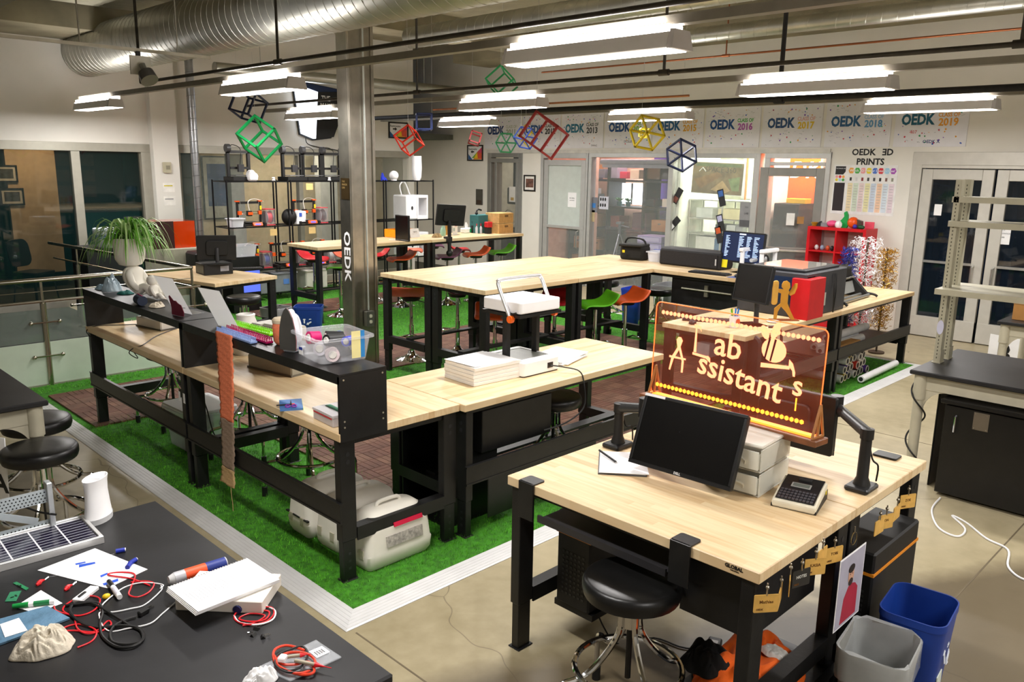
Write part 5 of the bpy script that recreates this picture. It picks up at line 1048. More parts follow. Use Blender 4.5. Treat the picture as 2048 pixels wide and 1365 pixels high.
# sewing machines on the benches
def sewing(label,loc,rz,col,w=.36,d=.16,h=.12):
    t=T('sewing_machine',label,'sewing machine',loc,rz); m=M(col,.4,0,.05)
    MB().b2((-w/2,-d/2,0),(w/2,d/2,h*.62)).build('base',m,t,bev=.008); MB().b2((-w/2-.004,-d/2-.004,0),(w/2+.004,d/2+.004,.012)).build('foot',M('#6a6559',.5),t)
    MB().b2((w*.22,-d/2+.02,h*.62),(w/2-.01,d/2-.02,h*2.0)).build('column',m,t,bev=.012); MB().b2((-w*.42,-d/2+.03,h*1.6),(w*.22,d/2-.03,h*2.05)).build('arm',m,t,bev=.012); MB().b2((-w*.42,-d/2+.035,h*.95),(-w*.26,d/2-.035,h*1.6)).build('head',m,t,bev=.008)
    MB().cyl((-w*.34,0,h*.66),(-w*.34,0,h*.95),.005,6).build('needle_bar',CHROME,t); MB().cyl((w/2-.01,0,h*1.5),(w/2+.03,0,h*1.5),.04,18).build('hand_wheel',M('#d9d6cc',.4),t,True)
    MB().cyl((-.02,.0,h*2.05),(-.02,0,h*2.3),.016,12).build('spool_pin',WHITEP,t,True); MB().b2((-w*.1,-d/2-.003,.02),(w*.3,-d/2-.0005,.035)).build('slot',M('#38342c',.6),t)
sewing('white sewing machine under the riser by the white figure',(2.50,6.45,HB),math.radians(100),'#e8e5e0',.34,.16,.13)
sewing('grey beige sewing machine on the bench behind the iron',(2.54,4.60,HB),math.radians(100),'#a09b8a',.42,.20,.145)
# notebook and scissors, pad box
p=at(582,812,HB); t=T('blue_notebook','blue notebook with lime edge on the bench front','notebook',p,math.radians(62)); MB().b2((-.095,-.06,0),(.095,.06,.010)).build('cover',M('#4a78b4',.6),t); MB().b2((-.096,-.061,.002),(.096,-.0585,.0085)).build('lime_edge',M('#9ac51c',.6),t)
t=T('scissors','purple handled scissors lying on the blue notebook','scissors',(p.x,p.y,HB+.011),math.radians(60)); 
for s in (-1,1): MB().tube([(x*1.0-.05,s*.017+y,.003) for x,y in [(.022*math.cos(a),.012*math.sin(a)) for a in [2*math.pi*i/14 for i in range(14)]]],.0035,5,True).build('handle_ring',M('#a03cb4',.4),t,True); MB().prism([(-.03,s*.012),(.0,s*.002),(.07,-s*.001),(.0,-s*.003)],.001,.004).build('blade',CHROME,t)
t=T('seam_ripper','black seam ripper with orange end on the blue notebook','seam ripper',(p.x-.035,p.y-.01,HB+.011),math.radians(-25)); MB().cyl((-.05,0,.004),(.03,0,.004),.004,8).build('grip',BLACKP,t,True); MB().cyl((.03,0,.004),(.045,0,.004),.005,8).build('orange_end',ORANGE,t,True)
t=T('pin_box','clear plastic box of sewing notions behind the riser end panel','box',(2.19,3.46,HB),math.radians(-4)); MB().b2((-.06,-.10,0),(.10,.11,.06)).build('clear_case',M('#e3dcdc',.3,0,.1,alpha=.6),t,bev=.004); MB().b2((-.055,-.095,.006),(.095,.105,.045)).build('contents',M('#cfc2c0',.7,0,.3,30),t); MB().b2((-.062,-.102,.05),(.102,.112,.062)).build('lid',M('#e6e2e2',.25,0,.05,alpha=.5),t); MB().b2((.0,-.06,.0625),(.03,.09,.064)).build('green_strip',M('#2f9a6a',.6),t); MB().b2((-.0615,-.09,.04),(-.0605,.1,.047)).build('red_line',M('#c9323c',.6),t)
# paper stacks and forming machine on bench 3
t=T('film_stack','tall stack of white plastic sheets beside the forming machine','sheets',(3.36,3.60,HB),math.radians(-3)); random.seed(3)
for k in range(5): MB().box((random.uniform(-.004,.004),random.uniform(-.004,.004),.012+k*.0225),(.37,.29 ,.0215),random.uniform(-.015,.015)).build('sheet_pack',M('#e9e6e0',.55,0,.04),t,bev=.002)
for k in range(3): MB().box((-.01*k,.008*k,.1145+k*.0025),(.33,.27,.002),random.uniform(-.1,.1)).build('loose_sheet',PAPER,t)
t=T('film_pile','loose pile of white film sheets behind the forming machine','sheets',(4.10,3.62,HB),math.radians(10)); 
for k in range(5): MB().box((random.uniform(-.01,.01),random.uniform(-.01,.01),.003+k*.006),(.34,.27,.004),random.uniform(-.16,.16),ry=-.01*k).build('loose_sheet',PAPER,t)
fm=T('forming_machine','white tabletop vacuum forming machine with raised heater and tube handle','machine',(3.70,3.60,HB),math.radians(0)); WM=M('#f3f3f4',.35,0,.02)
hx,hy=.17,.19
MB().prism(rrect(2*hx,2*hy,.025),.006,.095).build('base',WM,fm,bev=.006,seg=2); MB().prism(rrect(2*hx-.008,2*hy-.008,.025),0,.006).build('rubber_foot',BLACKP,fm)
MB().b2((-.125,-.13,.0952),(.125,.13,.097)).build('forming_bed',M('#7d7f78',.3,.2,.2,9),fm); 
fr_=MB().b2((-.14,-.145,.095),(.14,-.13,.101)).b2((-.14,.13,.095),(.14,.145,.101)).b2((-.14,-.13,.095),(-.125,.13,.101)).b2((.125,-.13,.095),(.14,.13,.101)).build('bed_frame',WM,fm)
for x,y in ((-.135,.0),(.135,.0)): MB().b2((x-.018,y-.022,.095),(x+.018,y+.022,.40)).build('column',BLACKM,fm,bev=.004)
MB().b2((-.19,-.17,.375),(.19,.17,.395)).build('heater_tray',BLACKM,fm); MB().prism(rrect(.37,.34,.02),.40,.475).build('heater_hood',WM,fm,bev=.008,seg=2)
mb=MB()
for k in range(24): mb.b2((-.15+k*.0125,-.15,.4751),(-.144+k*.0125,-.146,.4758))
tag(mb.build('vent_slot',M('#9a9a9a',.6),fm),kind='stuff')
HP=[(-.20,-.10,.365),(-.20,-.05,.45),(-.20,.01,.56),(-.19,.02,.585),(-.16,.025,.595),(.16,.025,.595),(.19,.02,.585),(.20,.01,.56),(.20,-.05,.45),(.20,-.10,.365)]
MB().tube(smooth_pts(HP,4),.0125,10).build('handle_tube',M('#d9d9da',.25,.7),fm,True)
for s in (-1,1): MB().cyl((s*.2-.012,-.10,.365),(s*.2+.012,-.10,.365),.024,14).build('orange_end_cap',M('#f2650f',.4),fm,True); MB().box((s*.197,-.08,.385),(.006,.14,.012),rx=-.35).build('link_arm',BLACKM,fm)
MB().b2((.05,-hy-.003,.03),(.10,-hy+.001,.065)).build('power_inlet',M('#231a18',.4),fm)
cable('machine_cord','black power cord hanging from the forming machine over the bench edge',[(3.775,3.405,HB+.045),(3.82,3.33,HB+.04),(3.87,3.24,HB+.02),(3.87,3.20,HB-.06),(3.85,3.18,HB-.2),(3.7,3.19,HB-.27),(3.5,3.2,HB-.28)],.005,BLACKP)
# beneath: sewing cases, tub
for k,(x,y,lab,rz) in enumerate(((2.46,3.38,'cream hard sewing case with red label at the bench end',0),(2.46,3.665,'cream hard sewing case in the middle of the three under the bench',.02),(2.44,3.93,'cream hard sewing case deepest in the row under the bench',-.02))):
    t=T('sewing_case',lab,'case',(x,y,ZG),rz,'cream sewing cases'); m=M('#e6e2d6',.5,0,.06,5)
    def ring_(w,d,z,r): return [(a,b,z) for a,b in rrect(w,d,r,4)]
    lo=[ring_(.40,.20,0,.03),ring_(.43,.24,.03,.04),ring_(.44,.25,.085,.04),ring_(.43,.24,.095,.04),ring_(.42,.225,.20,.05),ring_(.39,.195,.265,.06),ring_(.30,.12,.30,.05),ring_(.16,.06,.306,.025)]; n=len(lo[0])
    MB().add([p for l in lo for p in l],[(j*n+i,j*n+(i+1)%n,(j+1)*n+(i+1)%n,(j+1)*n+i) for j in range(7) for i in range(n)]+[tuple(range(n-1,-1,-1)),tuple(range(7*n,8*n))]).build('shell',m,t,True)
    MB().tube(smooth_pts([(-.075,0,.295),(-.06,0,.325),(.06,0,.325),(.075,0,.295)],4),.011,8).build('handle',m,t,True)
    for s in (-1,1): MB().b2((-.222,s*.06-.018,.07),(-.215,s*.06+.018,.12)).build('latch',M('#c4bdaa',.5),t); 
    if k==0: MB().box((.05,-.113,.225),(.19,.006,.024),rx=-.36).build('red_label',M('#c8123c',.5),t)
    if k==0: MB().box((.02,-.1215,.145),(.24,.004,.06),rx=-.1).build('print_area',M('#b3aca6',.7,0,.4,60),t)
MB().b2((-.22,-.12,.11),(-.205,.12,.118)).build('strap',BLACKP,t)
tb2=tub('clear lidded storage bin with dark contents under the plant bench',(2.50,5.78,ZG),math.radians(92),.46,.36,.30,.4,'storage_bin'); MB().prism(rrect(.48,.38,.04),.30,.325).build('lid',M('#eceeee',.4,0,.03,alpha=.8),tb2,bev=.006)
for k,(x,y,r) in enumerate(((-.1,.05,.09),(.08,-.04,.1),(.0,.08,.07))): MB().ball((x,y,.12),(r,r*.9,.11),12,8).build('contents',M('#23262b' if k else '#8a8a8a',.8),tb2,True)
cable('bench_cable','dark cable crossing the bench top and drooping over its edge',[(2.6,6.3,HB+.006),(2.35,6.1,HB+.005),(2.15,5.85,HB+.005),(2.085,5.88,HB-.02),(2.08,5.92,HB-.06),(2.2,6.1,HB-.14),(2.25,6.5,HB-.08)],.0035,M('#22202c',.5))
cable('bench_cable','black cable running along the bench under the riser end',[(2.5,6.6,HB+.005),(2.3,6.7,HB+.005),(2.15,6.78,HB+.005),(2.08,6.8,HB-.03),(2.08,6.7,HB-.07)],.0035,BLACKP)
cable('bench_cable','black cable hanging below the bench beside the round stool',[(2.2,5.35,HB-.06),(2.3,5.3,HB-.25),(2.32,5.25,.45),(2.35,5.2,.25),(2.5,5.2,.1)],.004,BLACKP)
t=T('wall_sticker','two small white stickers on the bench leg','sticker',(2.085,5.08,.62),rot=WB); 
for s in (-1,1): MB().b2((s*.035-.014,-.035,0),(s*.035+.014,.03,.001)).build('sticker',WHITEP,t)
# railing
rl=T('railing','stainless tube railing with frosted glass panels around the stairwell','railing',(0,8.34,0)); SS=M('#b3afa2',.22,1,.1)
MB().tube([(-2,0,1.0),(3.62,0,1.02)],.021,10).build('top_rail',SS,rl,True); MB().tube([(-2,0,.80),(3.70,0,.82)],.014,8).build('lower_rail',SS,rl,True)
MB().tube([(3.62,0,1.02),(3.30,3.6,1.02)],.021,10).build('return_rail',SS,rl,True); MB().tube([(3.62,0,.82),(3.34,3.6,.82)],.012,8).build('return_lower_rail',SS,rl,True)
for x,y in ((2.2,0),(.2,0),(3.62,0),(3.52,1.2),(3.38,2.8)):
    p=MB().cyl((x,y,0),(x,y,.80),.026,12).cyl((x,y,.80),(x,y,1.0),.013,10).cyl((x,y,0),(x,y,.012),.06,14).build('post',SS,rl,True)
    for z in (.3,.62):
        for s in (-1,1): MB().cyl((x,y-.02,z),(x+s*.12,y-.02,z),.008,6).ball((x+s*.12,y-.02,z),.02,8,6).build('glass_clamp',SS,p,True)
for x0,x1 in ((-1.9,.18),(.22,2.18),(2.22,3.58)):
    MB().b2((x0,-.006,.44),(x1,.004,.74)).build('glass_panel',glass('#bcd0c4',.12),rl); MB().b2((x0,-.006,.03),(x1,.004,.43)).build('frosted_panel',M('#c2d2bf',.5,0,.04),rl)
MB().b2((-2,-.02,0),(3.6,.02,.028)).build('base_channel',M('#a9a698',.4,.6),rl); MB().tube([(-2,0,.90),(3.6,0,.91)],.004,5).build('cable_rail',SS,rl)
# ================================================================ WALL POSTERS AND SIGNS
ps=[(970,1043,'2011','#16366e','#b9bcae','#9aa08c'),(1046,1122,'2012','#1f4f8a','#3a3a3a','#161616'),(1125,1208,'2013','#1f6f8a','#4a4a4a','#3a3f44'),(1211,1305,'2014','#1f4f8a','#7dbb2c','#7dbb2c'),(1308,1408,'2015','#1f5a8a','#e0a52c','#e0a52c'),(1412,1521,'2016','#1c4f8c','#45a84a','#b05ab0'),(1526,1645,'2017','#2a4f7c','#d8a5a0','#e0bb1c'),(1652,1783,'2018','#2a5f8c','#9ac0e0','#5f9acb'),(1791,1937,'2019','#1f5f78','#e8a23c','#e8a23c')]
rng=random.Random(21)
PLAB={'2011':'white class poster with pale grey year above the kitchenette door','2012':'white class poster with black year behind the large maroon cube','2013':'white class poster with charcoal year and teal letters','2014':'white class poster with lime green year behind the yellow cube','2015':'white class poster with amber year beside the yellow cube','2016':'white class poster with violet year and green words','2017':'white class poster with yellow year and pink words','2018':'white class poster with light blue year above the wall lettering','2019':'white class poster with orange year nearest the night doors'}
for x0,x1,yr,c1_,c2_,c3_ in ps:
    ya=atX(x0,250,XB).y; yb_=atX(x1,250,XB).y; w=abs(ya-yb_); z0,z1=2.425,3.03
    t=T('class_poster',PLAB[yr],'poster',(XB-.008,(ya+yb_)/2,(z0+z1)/2),rot=WB,group='row of class posters'); h=z1-z0
    MB().b2((-w/2,-h/2,-.006),(w/2,h/2,.004)).build('board',M('#e3e2e6',.6,0,.03),t)
    k=w/.8
    txt('OEDK',.165*k,M(c1_,.6),t,(-.15*k,.03,.0045),bold=.045,sx=.8); txt('CLASS OF',.062*k,M(c2_,.6),t,(.19*k,.072*k+.005,.0045),bold=.03,sx=.86); txt(yr,.115*k,M(c3_,.6),t,(.19*k,-.01*k+.005,.0045),bold=.035,sx=.92)
    for ci,col in enumerate(('#3a3a42','#c8394a','#3a62b8','#3a9a62','#e09a2c','#7a4ab0')):
        mb=MB()
        for q in range(26 if ci==0 else 6):
            u=rng.uniform(-.46,.46)*w; v=rng.uniform(-.44,.44)*h
            if abs(v-.03)<.11 and abs(u)<.36*w: v=(-.22 if v<0 else .30)*h+rng.uniform(-.1,.1)*h
            s=rng.uniform(.006,.018)
            if ci==0:
                mb.tube([(u+i*s*.7,v+rng.uniform(-s,s)*.6,.0045) for i in range(rng.randint(3,6))],.0013,3)
            else: mb.prism([(u+s*rng.uniform(.5,1)*math.cos(a),v+s*rng.uniform(.5,1)*math.sin(a)) for a in [i*1.047 for i in range(6)]],.004,.005)
        tag(mb.build('doodles',M(col,.7),t),kind='stuff')
    if yr=='2019': txt('OEDK X',.055,M('#1f3f78',.6),t,(.03,-.24,.0045),bold=.02); txt('407',.06,M('#c8303a',.6),t,(-.2,-.12,.0045))
    if yr=='2013': txt('SWAG',.045,BLACKP,t,(.28,-.26,.0045))
    if yr=='2014': txt('EXCELLENCE',.05,BLACKP,t,(.05,-.2,.0045),sx=.8)
st('trim_40',MB().b2((XB-.03,5.05,2.34),(XB-.001,11.95,2.40)),M('#cfcdc6',.5))
t=T('wall_lettering','black wall lettering reading OEDK 3D PRINTS','lettering',(XB-.001,4.5,2.30),rot=WB)
txt('OEDK',.115,BLACKP,t,(-.10,.055,.001),bold=.03); o=txt('E',.115,BLACKP,t,(.175,.055,.001),bold=.03); o.scale=(-1,1,1); txt('D',.115,BLACKP,t,(.245,.055,.001),bold=.03); txt('PRINTS',.115,BLACKP,t,(.0,-.07,.001),bold=.03)
ya=atX(1665,380,XB).y; yb_=atX(1792,380,XB).y; w=ya-yb_; t=T('printer_chart','colourful printed comparison chart poster below the wall lettering','poster',(XB-.002,(ya+yb_)/2,1.86),rot=WB); h=.66
MB().b2((-w/2,-h/2,-.002),(w/2,h/2,.001)).build('sheet',M('#ebeae8',.6),t); MB().prism([(-w/2+.02,h/2-.02),(-w/2+.16,h/2-.02),(-w/2+.16,h/2-.09),(-w/2+.13,h/2-.13),(-w/2+.02,h/2-.13)],.001,.002).build('black_logo',BLACKP,t); txt('THE MAKER LAB',.018,WHITEP,t,(-w/2+.09,h/2-.05,.0022))
MB().b2((-w/2+.02,-h/2+.04,.001),(-w/2+.165,h/2-.24,.002)).build('black_column',M('#2a2024',.6),t)
cols=['#f0a84a','#4aae4a','#f0a5a5','#e8d41c','#4a72c8','#d8323c','#a5d4ec','#a54ab4']; pale=['#ecdcb4','#cfdcc8','#e8d4d2','#e6e2b0','#c8d4e4','#f0ccae','#d4e0ea','#e4d4dc']; wd="Which 3D Printer Should I Use?"
cw=(w-.22)/8
for i in range(8):
    cx=-w/2+.20+cw*(i+.5); MB().prism([(cx+cw*.52*math.cos(math.radians(60*k)),h/2-.075+cw*.55*math.sin(math.radians(60*k))) for k in range(6)],.001,.002).build('header_hexagon',M(cols[i],.6),t); MB().b2((cx-cw*.42,-h/2+.04,.001),(cx+cw*.42,h/2-.24,.0015)).build('column_tint',M(pale[i],.7),t)
    MB().b2((cx-.014,h/2-.21,.001),(cx+.014,h/2-.165,.002)).build('printer_picture',M(['#2a2a2a','#d9d9d9','#8a3030','#3a3a3a','#4a4a50','#2f2a2a','#7a5a50','#8a8a7a'][i],.6),t)
    if i<6: MB().prism(el(-w/2+.045+.045*(i%3),h/2-.16-.042*(i//3),.019,.019,12),.001,.002).build('colour_dot',M(cols[(i*3+2)%8],.6),t)
    mb=MB()
    for k in range(9): mb.b2((cx-cw*.3,h/2-.28-k*.036,.0016),(cx+cw*.3,h/2-.275-k*.036,.002))
    tag(mb.build('print_lines',M('#a9a5a5',.7),t),kind='stuff')
txt(wd,.045,WHITEP,t,(.09,h/2-.075,.0025),bold=.01,sx=1.02)
def frame_pic(name,label,loc,rot,w,h,parts,cat='sign'):
    t=T(name,label,cat,loc,rot=rot)
    MB().b2((-w/2,h/2-.025,0),(w/2,h/2,.02)).b2((-w/2,-h/2,0),(w/2,-h/2+.025,.02)).b2((-w/2,-h/2+.025,0),(-w/2+.025,h/2-.025,.02)).b2((w/2-.025,-h/2+.025,0),(w/2,h/2-.025,.02)).build('frame',M('#1a1512',.4),t); MB().b2((-w/2+.025,-h/2+.025,0),(w/2-.025,h/2-.025,.008)).build('print',parts,t); return t
for (x,y,z,rot,dr,lab,w,h) in ((9.71,YL-.002,2.725,WL,1,'framed restrooms sign with right arrow on the white wall',.46,.30),(XB-.002,12.30,2.34,WB,-1,'framed restrooms sign with left arrow on the grey wall',.46,.31)):
    t=frame_pic('restrooms_sign',lab,(x,y,z),rot,w,h,WHITEP); txt('Restrooms',.055,BLACKP,t,(-.07,.075,.0085),bold=.012)
    MB().prism([(dr*-.05-.08,.035),(dr*.0-.08,.035),(dr*.0-.08,.055),(dr*.05-.08,.022),(dr*.0-.08,-.01),(dr*.0-.08,.01),(dr*-.05-.08,.01)],.008,.0095).build('arrow',BLACKP,t)
    for P,c in (([(.2,.115),(.2,.0),(.06,.02)],'#d8486e'),([(.06,.02),(.2,.0),(.2,-.125),(.08,-.1)],'#e0563c'),([(.06,.02),(.08,-.1),(-.03,-.1)],'#f0c81c'),([(-.03,-.1),(.08,-.1),(.2,-.128),(-.06,-.128)],'#e89a2c'),([(.06,.02),(-.03,-.1),(-.1,-.1)],'#7ab43c'),([(-.2,-.02),(-.08,-.128),(-.2,-.128)],'#2a62a0')): MB().prism(P,.008,.009).build('colour_facet',M(c,.5),t)
t=frame_pic('framed_photo','black framed group photograph beside the aluminium door','x' and (XB-.002,10.78,1.79),WB,.30,.30,M('#e9e6df',.6),'picture'); MB().b2((-.10,-.08,.008),(.10,.08,.009)).build('photograph',M('#6a4a3e',.6,0,.7,14),t)
t=T('intercom_panel','grey metal intercom panel on the grey wall','panel',(XB-.002,12.17,1.48),rot=WB); MB().prism(rrect(.19,.31,.006),0,.015).build('plate',M('#5c5c58',.4,.5),t); MB().b2((-.07,-.14,.015),(.07,-.06,.018)).build('grille',M('#4a3a34',.4,.4),t)
# the maker sign (back-lit faceted shape)
t=T('maker_sign','faceted black and glowing white maker sign on the white wall','sign',(7.96,YL-.002,2.99),rot=WL)
MB().prism([(-.46,.40),(-.05,.30),(-.12,-.48),(-.36,-.40)],.04,.13).build('white_face',M('#ffffff',.5,0,0,emit=2.2,ecol='#eaf2ff'),t); MB().prism([(-.46,.40),(-.38,.45),(.46,.36),(.46,.33),(-.05,.30)],.04,.12).build('navy_top',M('#1c2f55',.5),t); MB().prism([(-.05,.30),(.46,.34),(.40,-.10),(.24,-.44),(-.12,-.48)],.04,.135).build('black_face',M('#151517',.5),t); MB().prism([(-.48,.42),(-.38,.47),(.48,.38),(.42,-.12),(.25,-.46),(-.12,-.51),(-.38,-.42)],.0,.039).build('back_board',M('#101418',.5),t)
txt('THE',.12,WHITEP,t,(.10,.20,.136),bold=.02,sx=.8); txt('MAKER',.12,WHITEP,t,(.14,.075,.136),bold=.02,sx=.8); txt('LAB',.12,WHITEP,t,(.10,-.05,.136),bold=.02,sx=.8)
l=bpy.data.lights.new('sign_glow','AREA'); l.energy=6; l.size=.5; l.color=(.85,.9,1); lo_=bpy.data.objects.new('sign_glow',l); COL.objects.link(lo_); lo_.parent=t; lo_.location=(-.24,0,.15); lo_.rotation_euler=(math.pi,0,0)
cable('sign_cable','black cord hanging below the maker sign',[(7.7,12.77,2.55),(7.72,12.74,2.42),(8.0,12.74,2.36),(8.3,12.72,2.32),(8.35,12.6,2.2)],.008,BLACKP)
t=T('vertical_duct','slim vertical spiral duct beside the white column','duct',(5.62,12.55,0)); MB().cyl((0,0,.9),(0,0,3.75),.06,20).build('shell',M('#a9abae',.3,.9,.1),t,True)
for k in range(16): MB().tube([(.062*math.cos(a),.062*math.sin(a),1.0+k*.17+a*.008) for a in [i*.45 for i in range(15)]],.003,4).build('seam',M('#8a8c8f',.3,.9),t)
t=T('thermostat','beige thermostat box on the white column','thermostat',(5.22,YL-.142,2.0),rot=WL); MB().prism(rrect(.12,.16,.01),0,.03).build('case',M('#b8b298',.5),t); MB().b2((-.02,-.03,.03),(.04,.03,.034)).build('window',M('#8f8a74',.4),t)
for dz,lab in ((1.70,'paper notice with yellow stripe on the white column'),(1.50,'small paper notice lower on the white column')):
    t=T('wall_notice',lab,'notice',(5.23,YL-.142,dz),rot=WL); MB().b2((-.09,-.07,0),(.09,.07,.002)).build('sheet',M('#efece4',.7),t); MB().b2((-.07,.02,.002),(.06,.035,.003)).build('stripe',M('#d8c81c' if dz>1.6 else '#8f8f8f',.6),t)
# ================================================================ HANGING CUBES
def cube(label,px,py,span,edge,rot,col,bar=.09,wire=True,zt=CZ):
    d=_ray(px,py).normalized(); dist=1.62*edge*F/span; p=Vector((0,0,CAMH))+d*dist*1.0
    if isinstance(rot,(int,float)):   # hung by one corner, a body diagonal turned toward the room's front
        f_=fr((1,-1,0),(1,1,-2)); g_=fr(Vector((0,0,1)).cross(-d),Vector((0,0,1))); rot=(g_@Matrix.Rotation(rot,3,'Z')@f_.inverted()).to_euler()
    t=T('hanging_cube',label,'ornament',p); t.rotation_euler=rot; h=edge/2; m=M(col,.45); b=edge*bar
    me={}
    for ax in range(3):
        s=[b,b,b]; s[ax]=edge+b; me[ax]=MB().box((0,0,0),s).mesh('edge_bar',m)
        for u in (-1,1):
            for v in (-1,1):
                l=[0,0,0]; i,j=[q for q in range(3) if q!=ax]; l[i]=u*h; l[j]=v*h
                o=bpy.data.objects.new('edge_bar',me[ax]); COL.objects.link(o); o.parent=t; o.location=l
    if wire:
        top=max(([(Euler(rot).to_matrix()@Vector((a*h,b_*h,c*h))) for a in(-1,1) for b_ in(-1,1) for c in(-1,1)]),key=lambda q:q.z)
        inv=Euler(rot).to_matrix().inverted(); MB().tube([inv@top,inv@Vector((top.x,top.y,zt-p.z-.01))],.0012,4).build('hang_wire',M('#cfcfcf',.4),t)
    return t
GRN='#1f9a52'
cube('dark blue wire-hung cube frame beside the near light fixture',497,212,66,.26,(.25,.35,.55),'#1c2748',.08); cube('bright green hanging cube frame before the printer racks',519,278,78,.28,(.62,.55,.78),'#17a858',.085,True,3.255)
cube('bright red hanging cube frame beside the steel column',818,281,56,.20,(.9,.35,.4),'#dc3420',.07); cube('small blue hanging cube frame before the corridor',848,244,46,.18,(0,.05,.95),'#2f3f78',.09,True)
cube('tiny maroon hanging cube frame above the restrooms sign',950,277,32,.13,(.3,.25,.95),'#a52c30',.12,True,3.62); cube('small green hanging cube frame below the class 2011 poster',1012,286,40,.17,.5,'#2a8a55',.08)
cube('small yellow hanging cube frame behind the blue one',1054,272,40,.17,(.7,.5,.3),'#cfb41c',.06,True,3.62); cube('small navy hanging cube frame beside the large maroon cube',1051,276,44,.17,(.2,.7,.2),'#233a80',.07,True,3.62)
cube('large maroon hanging cube frame before the class 2012 poster',1088,271,90,.27,(.55,.25,.35),'#9a2f2c',.075); cube('green hanging cube frame high above the middle light row',1003,166,62,.25,(.8,.3,.6),'#1f8a4c',.07,True,3.64)
cube('large yellow hanging cube frame before the class 2014 poster',1294,266,66,.25,.35,'#cdb512',.085); cube('tiny yellow cube frame hanging inside the large yellow one',1288,266,24,.10,(.1,.1,.9),'#d8bf12',.12)
cube('navy hanging cube frame before the campus map poster',1363,311,60,.24,.12,'#1c2a58',.085); cube('tiny green cube frame before the maker sign',630,178,20,.12,(.6,.6,.8),'#1f8a5c',.09)
# ================================================================ PRINTER RACKS
BW=M('#17171a',.35,.5,.1)
def rack(label,x0,x1,shelves=(.12,.50,1.15,1.82),y0=11.4,y1=11.85):
    t=T('wire_rack',label,'rack',((x0+x1)/2,(y0+y1)/2,0),0,'black wire racks'); a,b=(x1-x0)/2-.015,(y1-y0)/2
    for sx in (-1,1):
        for sy in (-1,1): MB().cyl((sx*a,sy*b,0),(sx*a,sy*b,shelves[-1]+.02),.013,8).build('post',BW,t,True)
    for z in shelves:
        s=MB().b2((-a,-b-.004,z-.012),(a,-b+.004,z+.004)).b2((-a,b-.004,z-.012),(a,b+.004,z+.004)).b2((-a-.004,-b,z-.012),(-a+.004,b,z+.004)).b2((a-.004,-b,z-.012),(a+.004,b,z+.004)).build('shelf_frame',BW,t)
        mb=MB()
        for k in range(22): mb.cyl((-a+2*a*(k+.5)/22,-b,z),(-a+2*a*(k+.5)/22,b,z),.003,4)
        tag(mb.build('shelf_wires',BW,s),kind='stuff')
    return t
rk=[(5.53,6.55,'black wire rack at the vertical duct end holding printers'),(6.57,7.60,'black wire rack in the middle holding orange printers'),(7.62,8.34,'black wire rack behind the steel column'),(8.36,9.42,'black wire rack with white vase near the corridor')]
for x0,x1,lab in rk: rack(lab,x0,x1)
OR=M('#ee5a14',.4)
def printer(label,loc,rz,spool_col,group='orange and black 3D printers'):
    t=T('desktop_printer',label,'3D printer',loc,rz,group)
    MB().b2((-.19,-.17,.0),(-.15,.17,.05)).b2((.15,-.17,0),(.19,.17,.05)).b2((-.15,-.15,.01),(.15,-.12,.04)).b2((-.15,.12,.01),(.15,.15,.04)).build('base_frame',BLACKP,t)
    MB().b2((-.11,-.12,.055),(.11,.12,.062)).build('print_bed',M('#2a2a2c',.4),t)
    MB().b2((-.20,.0,.0),(-.165,.02,.36)).b2((.165,0,0),(.20,.02,.36)).b2((-.165,0,.33),(.165,.02,.365)).build('gantry_frame',BLACKP,t)
    for s in (-1,1):
        MB().b2((s*.183-.03,-.02,.36),(s*.183+.03,.03,.378)).build('corner_clamp',OR,t); MB().b2((s*.16-.025,-.04,.17),(s*.16+.025,.0,.225)).build('axis_carriage',OR,t); MB().cyl((s*.15,-.02,.02),(s*.15,-.02,.36),.005,6).build('axis_rod',CHROME,t)
    for z in (.18,.215): MB().cyl((-.15,-.03,z),(.15,-.03,z),.004,6).build('cross_rod',CHROME,t)
    MB().b2((-.06,-.08,.15),(.01,-.02,.23)).build('print_head',BLACKP,t,bev=.004); MB().b2((-.06,-.10,.17),(.01,-.08,.21)).build('head_fan',OR,t)
    lc=MB().box((.02,-.21,.035),(.15,.03,.05),rx=-.5).build('display_box',OR,t); MB().box((.02,-.2265,.036),(.08,.002,.025),rx=-.5).build('display',M('#3a44e0',.4,0,0,emit=1.2),lc)
    MB().b2((.155,-.045,.24),(.185,-.042,.30)).build('yellow_sticker',M('#f0d51c',.5),t)
    MB().tube(smooth_pts([(-.02,-.05,.23),(-.02,-.02,.36),(.1,.02,.40),(.25,.02,.36)],4),.006,6).build('filament_tube',M('#d8d2c8',.4),t,True)
    sp_=MB().b2((.22,-.09,0),(.38,.13,.012)).b2((.22,-.09,.24),(.38,.13,.25)).build('spool_box_plate',M('#c8283c',.4),t); MB().b2((.22,-.09,.012),(.38,.13,.24)).build('spool_box',glass('#d8c8cc',.18),t)
    MB().cyl((.26,-.0,.12),(.34,-.0,.12),.085,20).build('filament',M(spool_col,.5),t,True)
    for x in (.255,.345): MB().cyl((x-.004,0,.12),(x+.004,0,.12),.10,20).build('spool_flange',M('#8d8f92',.4),t,True)
    return t
prs=[(5.98,1.155,'#c8283c','orange and black printer on the middle shelf by the plastic tub'),(6.92,1.155,'#2a2a2a','orange and black printer on the middle shelf beside the white bag'),(5.90,.505,'#2a4fa0','orange and black printer on the lower shelf with blue spool'),(6.50,.505,'#3aa04a','orange and black printer on the lower shelf with green spool'),(7.05,.505,'#c8c8c8','orange and black printer on the lower shelf beyond the counter end')]
for x,z,c,lab in prs: printer(lab,(x,11.60,z),0,c)
